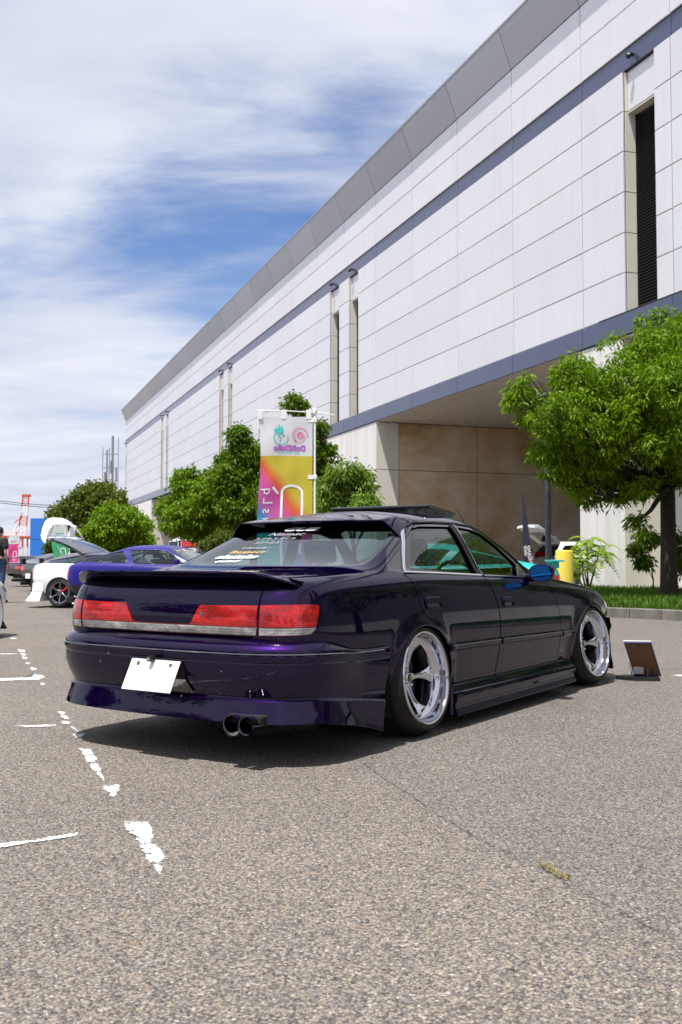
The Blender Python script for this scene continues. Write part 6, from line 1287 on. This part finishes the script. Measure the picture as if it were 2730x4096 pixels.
def small_banner(loc, m, label, seed, rz):
    W, Hh, top = .60, 1.75, 2.42; root, f = banner(loc, rz, W, Hh, top, m, label, seed)
    me = ribbon_mesh([(.05, -.24), (.05, -.02)] + [(.05 - .09 + .09 * math.cos(R(a)), .07 * math.sin(R(a))) for a in range(0, 181, 15)] + [(-.13, -.24), (.11, -.24)], .035); print_on(f, me, 'print', 'print_white', W, Hh, top, .035, seed, .58, .55, 1.0)
    print_on(f, text_mesh('DoRiDoRe', .01, size=.07), 'print', 'print_green' if 'green' in m else 'print_pink', W, Hh, top, .035, seed, .52, .20, 1.0)
    print_on(f, text_mesh('*', .02, size=.3), 'print', 'print_white', W, Hh, top, .035, seed, .58, .84, 1.0)
    return root
g = small_banner((-9.92, 37, 0), 'banner_green', 'green and white event banner leaning beside the raised white wing', 5.0, R(-4)); g.rotation_euler = (0, R(-7), R(-2))
small_banner((-18.1, 56, 0), 'banner_pink', 'pink and white event banner at the far left edge', 8.0, 0)
def feather():
    root = empty('feather_flag', (5.72, 29.8, 0)); tag(root, 'slim navy feather flag with white letters beside the raised tailgate', 'banner')
    rt = []; lf = []
    for i in range(21):
        t = i / 20; z = .45 + 2.55 * t; xr = .0 - .28 * t ** 1.6 * 1.0; w = .30 * (1 - t) ** .75 * (.75 + .25 * math.sin(3.1 * (1 - t))) + .008; rt.append((xr, .02 * math.sin(6 * t), z)); lf.append((xr - w, .05 * math.sin(4 * t + 1), z))
    vs = rt + lf; fs = [(i, i + 1, 22 + i, 21 + i) for i in range(20)]; f = mesh_obj('flag', vs, fs, 'feather_navy', root, smooth=True)
    mb = MB(); mb.tube([(0.02, 0, 0)] + [(x + .012, y, z) for x, y, z in rt], [.014] + [.012 - .0005 * i for i in range(21)], 6); mb.build('pole', 'black_plastic', root)
    mb = MB(); mb.lathe([(0, 0), (.2, 0), (.2, .04), (.03, .06)], 16, 'z'); mb.build('base', 'black_plastic', root)
    text_obj('print', 'SMASH', .17, 'sticker_white', f, Matrix.Translation((-.10, -.05, 1.15)) @ Matrix.Rotation(R(90), 4, 'X') @ Matrix.Rotation(R(-80), 4, 'Z'), bold=.002); text_obj('print', 'WIND', .11, 'sticker_white', f, Matrix.Translation((-.22, -.05, 1.25)) @ Matrix.Rotation(R(90), 4, 'X') @ Matrix.Rotation(R(-80), 4, 'Z'), bold=.002)
feather()

# ------------------------------------------------------------------ bollard, lamp post, picture stand
b = empty('yellow_bollard', (5.36, 23.9, 0)); tag(b, 'thick round yellow bollard standing between the lamp post and the white pier', 'bollard')
mb = MB(); mb.lathe([(0, 1.215), (.19, 1.215), (.207, 1.20), (.212, 1.18), (.212, 0)], 40, 'z'); mb.build('shaft', 'bollard_yellow', b)
mb = MB(); mb.lathe([(.28, .0), (.28, .10), (.26, .12), (.213, .12)], 32, 'z'); mb.build('footing', 'kerb_concrete', b)
lp = empty('lamp_post', (4.62, 22.2, 0)); tag(lp, 'slim dark blue grey lamp post left of the yellow bollard', 'lamp post')
plain('post_paint', (.075, .085, .11), .35, .2)
mb = MB(); mb.tube([(0, 0, 0), (0, 0, 1.4), (0, 0, 4.7)], [.068, .066, .058], 24); mb.build('shaft', 'post_paint', lp)
mb = MB(); mb.lathe([(.11, 0), (.11, .03), (.07, .05)], 20, 'z'); mb.build('base_flange', 'post_paint', lp)
mb = MB(); mb.lathe([(0, -.04), (.06, -.035), (.10, -.015), (.11, .0), (.10, .03)], 32, 'y', c=(-.20, -.05, 4.62)); mo = mb.build('round_mirror_rim', 'post_paint', lp); mb = MB(); mb.lathe([(0, .05), (.06, .045), (.10, .032)], 32, 'y', c=(-.20, -.05, 4.62)); mb.build('mirror_face', 'chrome', lp)
fr = empty('picture_frame', (2.41, 8.24, 0), R(0)); tag(fr, 'framed picture seen from its brown back, leaning on a small easel near the front wheel', 'picture frame')
def stand():
    ex = Vector((.205, -.03, 0)).normalized(); uz = Vector((-.125, -.15, .285)); uz = uz.normalized(); ny = uz.cross(ex).normalized()
    T_ = Matrix(((ex.x, ny.x, uz.x, .108 * ex.x), (ex.y, ny.y, uz.y, .108 * ex.y), (ex.z, ny.z, uz.z, .034), (0, 0, 0, 1)))
    def p(mb, nm, m):
        o = mb.build(nm, m, fr); o.data.transform(T_); return o
    w, h = .108, .345
    mb = MB(); mb.box(-w + .012, w - .012, -.004, .004, .012, h - .012); p(mb, 'backing_board', 'frame_back_brown')
    for x0, x1, z0, z1 in ((-w, w, h - .012, h), (-w, w, 0, .012), (-w, -w + .012, .0125, h - .0125), (w - .012, w, .0125, h - .0125)):
        mb = MB(); mb.box(x0, x1, -.008, .008, z0, z1, ch=.001); p(mb, 'frame_rail', 'frame_purple'); mb = MB(); mb.box(x0 - .001, x1 + .001, .0085, .016, z0 - .001, z1 + .004, ch=.001); p(mb, 'frame_face', 'frame_white')
    mb = MB(); mb.box(-.012, .008, -.010, -.004, h - .03, h - .016); p(mb, 'hanger', 'black_plastic')
    for x, z in ((-w + .014, .22), (w - .014, .22), (-w + .014, .09), (w - .014, .09)): mb = MB(); mb.box(x - .003, x + .003, -.008, -.004, z - .004, z + .004); p(mb, 'clip', 'black_plastic')
stand()
es = empty('easel', (2.43, 8.20, 0), R(-6)); tag(es, 'small black wire easel on a flat black base holding the picture frame', 'stand')
mb = MB(); mb.add([(-.175, .03, 0), (-.05, -.075, 0), (.16, -.075, 0), (.16, .10, 0), (-.10, .12, 0), (-.175, .03, .032), (-.05, -.075, .032), (.16, -.075, .032), (.16, .10, .032), (-.10, .12, .032)], [(4, 3, 2, 1, 0), (5, 6, 7, 8, 9), (0, 1, 6, 5), (1, 2, 7, 6), (2, 3, 8, 7), (3, 4, 9, 8), (4, 0, 5, 9)]); mb.build('base', 'black_rubber', es)
for x in (-.055, .07): mb = MB(); mb.tube([(x, -.035, .03), (x + .012, .0, .145), (x + .03, .03, .15)], .0025, 6); mb.build('wire_leg', 'satin_metal', es); mb = MB(); mb.tube([(x + .012, .03, .03), (x + .0, .02, .09), (x - .01, .04, .14)], .0025, 6); mb.build('wire_leg', 'black_plastic', es)
mb = MB(); mb.box(-.04, .045, -.012, .0, .05, .115, ch=.002); mb.build('weight_plate', 'steel_grey', es)

# ------------------------------------------------------------------ tents, people
def tent(loc, rz, w, m_top, m_val, label, txt):
    t = empty('market_tent', loc, rz); tag(t, label, 'tent', 'pop-up tents by the hall wall'); d = w / 2
    for x in (-d, d):
        for y in (-d, d): mb = MB(); mb.box(x - .02, x + .02, y - .02, y + .02, 0, 1.9); mb.build('leg', 'white_plastic', t)
    vs = [(-d, -d, 1.95), (d, -d, 1.95), (d, d, 1.95), (-d, d, 1.95), (0, 0, 2.95)]; ms = m_top; mid = [tuple(Vector(vs[i]).lerp(Vector(vs[4]), .5) - Vector((0, 0, .12))) for i in range(4)]; 
    for i in range(4): j = (i + 1) % 4; mesh_obj('canopy_panel', [vs[i], vs[j], mid[j], mid[i], vs[4]], [(0, 1, 2, 3), (3, 2, 4)], ms[i % len(ms)], t)
    for i in range(4): j = (i + 1) % 4; a, b = vs[i], vs[j]; mesh_obj('valance', [a, b, (b[0], b[1], b[2] - .32), (a[0], a[1], a[2] - .32)], [(0, 1, 2, 3)], m_val[i % len(m_val)], t)
    text_obj('print', txt, .26, 'sticker_white', t, Matrix.Translation((0, -d - .006, 1.79)) @ Matrix.Rotation(R(90), 4, 'X'), bold=.01); return t
tent((-7.45, 52, 0), R(20), 2.6, ['tent_black', 'tent_white'], ['tent_black'], 'black and white pop-up tent left of the red one', 'shop')
tent((-6.1, 48.5, 0), R(24), 2.7, ['tent_red', 'tent_white'], ['tent_red', 'tent_white', 'tent_red', 'tent_red'], 'red and white pop-up tent under the green trees', 'Exour')
tent((-4.9, 46, 0), R(24), 2.4, ['tent_white', 'tent_red'], ['tent_white', 'tent_red', 'tent_red', 'tent_red'], 'mostly white pop-up tent right of the red one', 'OIL')
def person(loc, rz, label, top_m, leg_m, pose):
    root = empty('person', loc, rz); tag(root, label, 'person')
    J = dict(pelvis=(0, 0, .95), spine=(0, .01, 1.15), chest=(0, 0, 1.36), neck=(0, .01, 1.49), head=(0, -.015, 1.60), top=(0, -.01, 1.70), sl=(-.17, .0, 1.42), sr=(.17, 0, 1.42), el=(-.24, .04, 1.14), er=(.24, .04, 1.14), wl=(-.22, -.05, .90), wr=(.23, -.04, .90), hl=(-.095, 0, .92), hr=(.095, 0, .92), kl=(-.11, -.02, .50), kr=(.11, -.03, .50), al=(-.11, .03, .08), ar=(.12, .02, .08), tl=(-.12, -.12, .04), tr=(.13, -.13, .04)); J.update(pose)
    Rr = dict(pelvis=.145, spine=.125, chest=.15, neck=.058, head=.088, top=.07, sl=.075, sr=.075, el=.046, er=.046, wl=.030, wr=.030, hl=.10, hr=.10, kl=.062, kr=.062, al=.042, ar=.042, tl=.035, tr=.035)
    def skin(nm, edges, m, grow=0.0, sc=None, cut=2):
        ks = []; [ks.append(k) for e in edges for k in e if k not in ks]; me = bpy.data.meshes.new(nm); me.from_pydata([J[k] for k in ks], [(ks.index(a), ks.index(b)) for a, b in edges], []); o = bpy.data.objects.new(nm, me); COL.objects.link(o); o.modifiers.new('s', 'SKIN'); me.skin_vertices[0].data[0].use_root = True
        for i, k in enumerate(ks): r = (Rr[k] + grow) * (sc or {}).get(k, 1); me.skin_vertices[0].data[i].radius = (r, r * (.72 if k in ('pelvis', 'spine', 'chest') else 1))
        sb = o.modifiers.new('u', 'SUBSURF'); sb.levels = cut; dg = bpy.context.evaluated_depsgraph_get(); m2 = bpy.data.meshes.new_from_object(o.evaluated_get(dg)); bpy.data.objects.remove(o); m2.name = nm; m2.materials.clear(); m2.materials.append(mt[m]); m2.polygons.foreach_set('use_smooth', [True] * len(m2.polygons)); return link_mesh(nm, m2, root)
    for s, w, e in (('l', 'wl', 'el'), ('r', 'wr', 'er')):
        W = Vector(J[w]); d = (W - Vector(J[e])).normalized(); sx = -1 if s == 'l' else 1; J['p' + s] = tuple(W + d * .07); Rr['p' + s] = .034
    B = [('pelvis', 'spine'), ('spine', 'chest'), ('chest', 'neck'), ('neck', 'head'), ('head', 'top'), ('chest', 'sl'), ('chest', 'sr'), ('sl', 'el'), ('sr', 'er'), ('el', 'wl'), ('er', 'wr'), ('wl', 'pl'), ('wr', 'pr'), ('pelvis', 'hl'), ('pelvis', 'hr'), ('hl', 'kl'), ('hr', 'kr'), ('kl', 'al'), ('kr', 'ar'), ('al', 'tl'), ('ar', 'tr')]
    body = skin('body', B, 'skin', -.012)
    mb = MB()
    for s in ('l', 'r'):
        P_ = Vector(J['p' + s]); d = (P_ - Vector(J['w' + s])).normalized(); sd = d.cross(Vector((1, 0, 0))).normalized()
        for k, L_ in enumerate((.07, .08, .075, .06)): o_ = sd * (k - 1.5) * .018; mb.tube([P_ + o_ * .8, P_ + o_ + d * L_ * .5, P_ + o_ + d * L_ * .9 + Vector((0, -.012, 0)), P_ + o_ + d * L_ + Vector((0, -.02, 0))], [.010, .009, .008, .006], 6)
        mb.tube([Vector(J['w' + s]) + d * .03, P_ + sd * -.045 + d * -.01, P_ + sd * -.055 + d * .03], [.012, .011, .008], 6)
    h = mb.build('fingers', 'skin', root)
    sl = {}; J['ml'] = tuple(Vector(J['sl']).lerp(Vector(J['el']), .75)); J['mr'] = tuple(Vector(J['sr']).lerp(Vector(J['er']), .75)); Rr['ml'] = .060; Rr['mr'] = .060
    skin('t_shirt', [('pelvis', 'spine'), ('spine', 'chest'), ('chest', 'sl'), ('chest', 'sr'), ('sl', 'ml'), ('sr', 'mr')], top_m, .020)
    skin('trousers', [('pelvis', 'hl'), ('pelvis', 'hr'), ('hl', 'kl'), ('hr', 'kr'), ('kl', 'al'), ('kr', 'ar')], leg_m, .018)
    for s in ('l', 'r'): a = Vector(J['a' + s]); t = Vector(J['t' + s]); mb = MB(); mb.tube([a + Vector((0, .03, -.035)), a + Vector((0, 0, -.03)), (a + t) / 2 + Vector((0, 0, -.01)), t + Vector((0, -.03, -.0))], [.035, .05, .045, .028], 10); mb.build('shoe', 'shoe_dark', root)
    hd = Vector(J['head']); bm = bmesh.new(); bmesh.ops.create_icosphere(bm, subdivisions=3, radius=.106)
    bmesh.ops.delete(bm, geom=[v for v in bm.verts if v.co.z < -.03 or (v.co.y < -.035 and v.co.z < .05)], context='VERTS')
    me = bpy.data.meshes.new('hair'); bm.to_mesh(me); bm.free(); me.materials.append(mt['hair_black']); ho = link_mesh('hair', me, root, tuple(hd + Vector((0, .012, .045)))); me.polygons.foreach_set('use_smooth', [True] * len(me.polygons))
    mb = MB(); mb.tube([hd + Vector((0, -.085, .02)), hd + Vector((0, -.108, -.012)), hd + Vector((0, -.09, -.022))], [.009, .014, .008], 6)
    for x in (-.088, .088): mb.lathe([(0, -.006), (.018, -.004), (.026, .006)], 8, 'x', c=(hd.x + x, hd.y, hd.z))
    mb.build('nose_and_ears', 'skin', root); mb = MB()
    for x in (-.033, .033): mb.lathe([(0, -.004), (.011, 0)], 8, 'y', c=(hd.x + x, hd.y - .083, hd.z + .028))
    mb.tube([hd + Vector((-.024, -.086, -.05)), hd + Vector((0, -.093, -.053)), hd + Vector((.024, -.086, -.05))], .004, 5); mb.build('eyes_and_mouth', 'hair_black', root)
    return root
person((-7.86, 22.9, 0), R(155), 'person in black T-shirt and blue jeans cut by the left edge, walking away', 'cloth_black', 'denim', dict(er=(.23, .07, 1.14), wr=(.22, .0, .90), kr=(.10, -.10, .5), ar=(.10, .02, .09), kl=(-.11, .02, .5), al=(-.1, .14, .10)))
person((-5.54, 40, 0), R(200), 'person with black hair and grey clothes standing behind the blue coupe', 'cloth_grey_blue', 'cloth_black', {})

# ------------------------------------------------------------------ far background: crane, ship, mast, wires, sheds
def crane(cx, cy, k, label, mast=True):
    c = empty('harbour_crane', (cx, cy, 0)); tag(c, label, 'crane')
    def bar(nm, a, b, r, m): mb = MB(); mb.tube([a, b], r * k, 4, smooth=False); mb.build(nm, m, c)
    K = lambda *p: tuple(v * k for v in p)
    for x, y in ((-7, -5), (-3.2, -5), (4.4, -5), (7.4, -5), (-7, 5), (7.4, 5)):
        bar('leg', K(x, y, 0), K(x, y, 3.5), .55, 'crane_red'); bar('leg_middle', K(x, y, 3.5), K(x, y, 9.5), .55, 'crane_white'); bar('leg_top', K(x, y, 9.5), K(x, y, 15.5), .55, 'crane_red')
    mb = MB(); mb.box(*[v * k for v in (-8.5, 9, -6, 6, 15.2, 16.6)]); mb.build('portal_beam', 'crane_red', c)
    mb = MB(); mb.box(*[v * k for v in (-8, -1, -3, 3, 16.7, 19.5)]); mb.build('machine_house', 'crane_white', c)
    bar('brace', K(4.4, -5, 3.4), K(7.4, -5, 3.4), .4, 'crane_red'); bar('brace', K(-7, -5, 9), K(-3.2, -5, 15), .25, 'crane_red'); bar('brace', K(3.2, -5, 15), K(1.5, -5, 10), .3, 'crane_red')
    L = lambda a, b, t: tuple(a[i] + (b[i] - a[i]) * t for i in range(3))
    A0, A1, B0, B1 = K(0.2, -1.5, 16.5), K(2.8, -1.0, 42), K(5.2, -1.5, 16.5), K(6.6, -1.0, 42)
    bands = ((0, .26, 'crane_white'), (.26, .52, 'crane_red'), (.52, .76, 'crane_white'), (.76, 1, 'crane_red'))
    for t0, t1, m in bands:
        bar('boom_chord', L(A0, A1, t0), L(A0, A1, t1), .42, m); bar('boom_chord', L(B0, B1, t0), L(B0, B1, t1), .42, m)
        n = 3
        for i in range(n): a = t0 + (t1 - t0) * i / n; b_ = t0 + (t1 - t0) * (i + 1) / n; bar('lattice', L(A0, A1, a), L(B0, B1, b_), .16, m); bar('lattice', L(B0, B1, a), L(A0, A1, b_), .16, m)
    mb = MB(); mb.box(*[v * k for v in (2.2, 7.4, -1.5, 1.5, 42, 43.5)]); mb.build('boom_head', 'crane_red', c)
    bar('stay', K(-3.5, 0, 19), K(1.2, 0, 27.5), .5, 'crane_white'); bar('stay', K(1.2, 0, 27.5), K(2.6, 0, 31.5), .5, 'crane_red'); bar('stay', K(-2.6, 0, 25.5), K(1, 0, 28), .4, 'crane_red')
    mb = MB(); mb.box(*[v * k for v in (-1, 2.5, -2, 2, 8.6, 9.4)]); mb.build('spreader', 'crane_red', c); bar('cable', K(-.5, 0, 9.4), K(-.5, 0, 15.5), .08, 'crane_red'); bar('cable', K(2, 0, 9.4), K(2, 0, 15.5), .08, 'crane_red')
    return c
crane(-162, 500, .78, 'red and white harbour crane at the far left')
s = empty('car_carrier_ship', (-92, 420, 0)); tag(s, 'blue ship with a white top behind the dark round tree', 'ship')
mb = MB(); mb.box(-36, 60, -10, 10, 0, 18.2); mb.build('hull', 'ship_blue', s); mb = MB(); mb.box(-30, 20, -8, 8, 18.3, 21.5); mb.box(-20, -5, -6, 6, 21.4, 22.6); mb.build('superstructure', 'ship_white', s)
mb = MB(); mb.tube([(-33, 0, 18), (-33, 0, 23)], .3, 6); mb.build('mast', 'ship_white', s); mb = MB(); mb.box(-8, -6.2, -.1, .1, 22.5, 25); mb.build('funnel', 'ship_blue', s)
bx = empty('shipping_container', (-21.9, 84, 0), R(6)); tag(bx, 'bright blue shipping container behind the green banner', 'container')
mb = MB(); mb.box(-1.9, 4, -1.2, 1.2, .1, 2.7, ch=.03)
for k in range(28): mb.box(-1.85 + k * .2, -1.77 + k * .2, -1.23, -1.2, .2, 2.6)
mb.build('box', 'ship_blue', bx); text_obj('print', 'ICE', .75, 'sticker_white', bx, Matrix.Translation((-.75, -1.25, 1.6)) @ Matrix.Rotation(R(90), 4, 'X'), bold=.02)
an = empty('antenna_mast', (-30.4, 132, 0)); tag(an, 'slim grey antenna mast rising behind the round trees', 'antenna mast')
for nm, x, z1, r in (('pole', 0, 17.5, .17), ('pole', -.75, 15.6, .11), ('rod', .75, 17.3, .05), ('rod', -.45, 15.9, .06), ('rod', -1.3, 16.0, .05)): mb = MB(); mb.tube([(x, 0, 0 if nm == 'pole' else 9), (x, 0, z1)], r, 8); mb.build(nm, 'steel_grey', an)
for z in (9.5, 11.4, 13.2, 15): mb = MB(); mb.box(-1.35, .8, -.05, .05, z, z + .1); mb.build('arm', 'steel_grey', an)
for x, z in ((-1.2, 9), (-1.0, 11), (.4, 9.6), (-.2, 12.5), (.5, 11.5)): mb = MB(); mb.box(x - .10, x + .10, -.2, .2, z, z + 1.7, ch=.03); mb.build('aerial_panel', 'steel_grey', an)
def wire(y0, z0, y1, z1, label):
    p0 = P3(-140, y0, 95); p1 = P3(330, z0, 130); pts = [p0.lerp(p1, t / 12) + Vector((0, 0, -1.0 * math.sin(math.pi * t / 12))) for t in range(13)]; mb = MB(); mb.tube(pts, .035, 4); o = mb.build('power_line', 'black_plastic'); tag(o, label, 'cable', 'power lines across the far sky')
wire(1130, 1150, 0, 0, 'thin dark power line crossing the far sky, upper one'); wire(1134, 1156, 0, 0, 'thin dark power line crossing the far sky, just under the upper one'); wire(1208, 1232, 0, 0, 'thin dark power line passing low across the crane')
sh = empty('harbour_shed', (-118, 300, 0)); tag(sh, 'low grey warehouse on the far left horizon', 'building'); mb = MB(); mb.box(-60, 30, -8, 8, 0, 1.9); mb.build('wall', 'steel_grey', sh); mb = MB(); mb.box(-61, 31, -9, 9, 1.92, 2.2); mb.build('roof', 'steel_grey', sh)
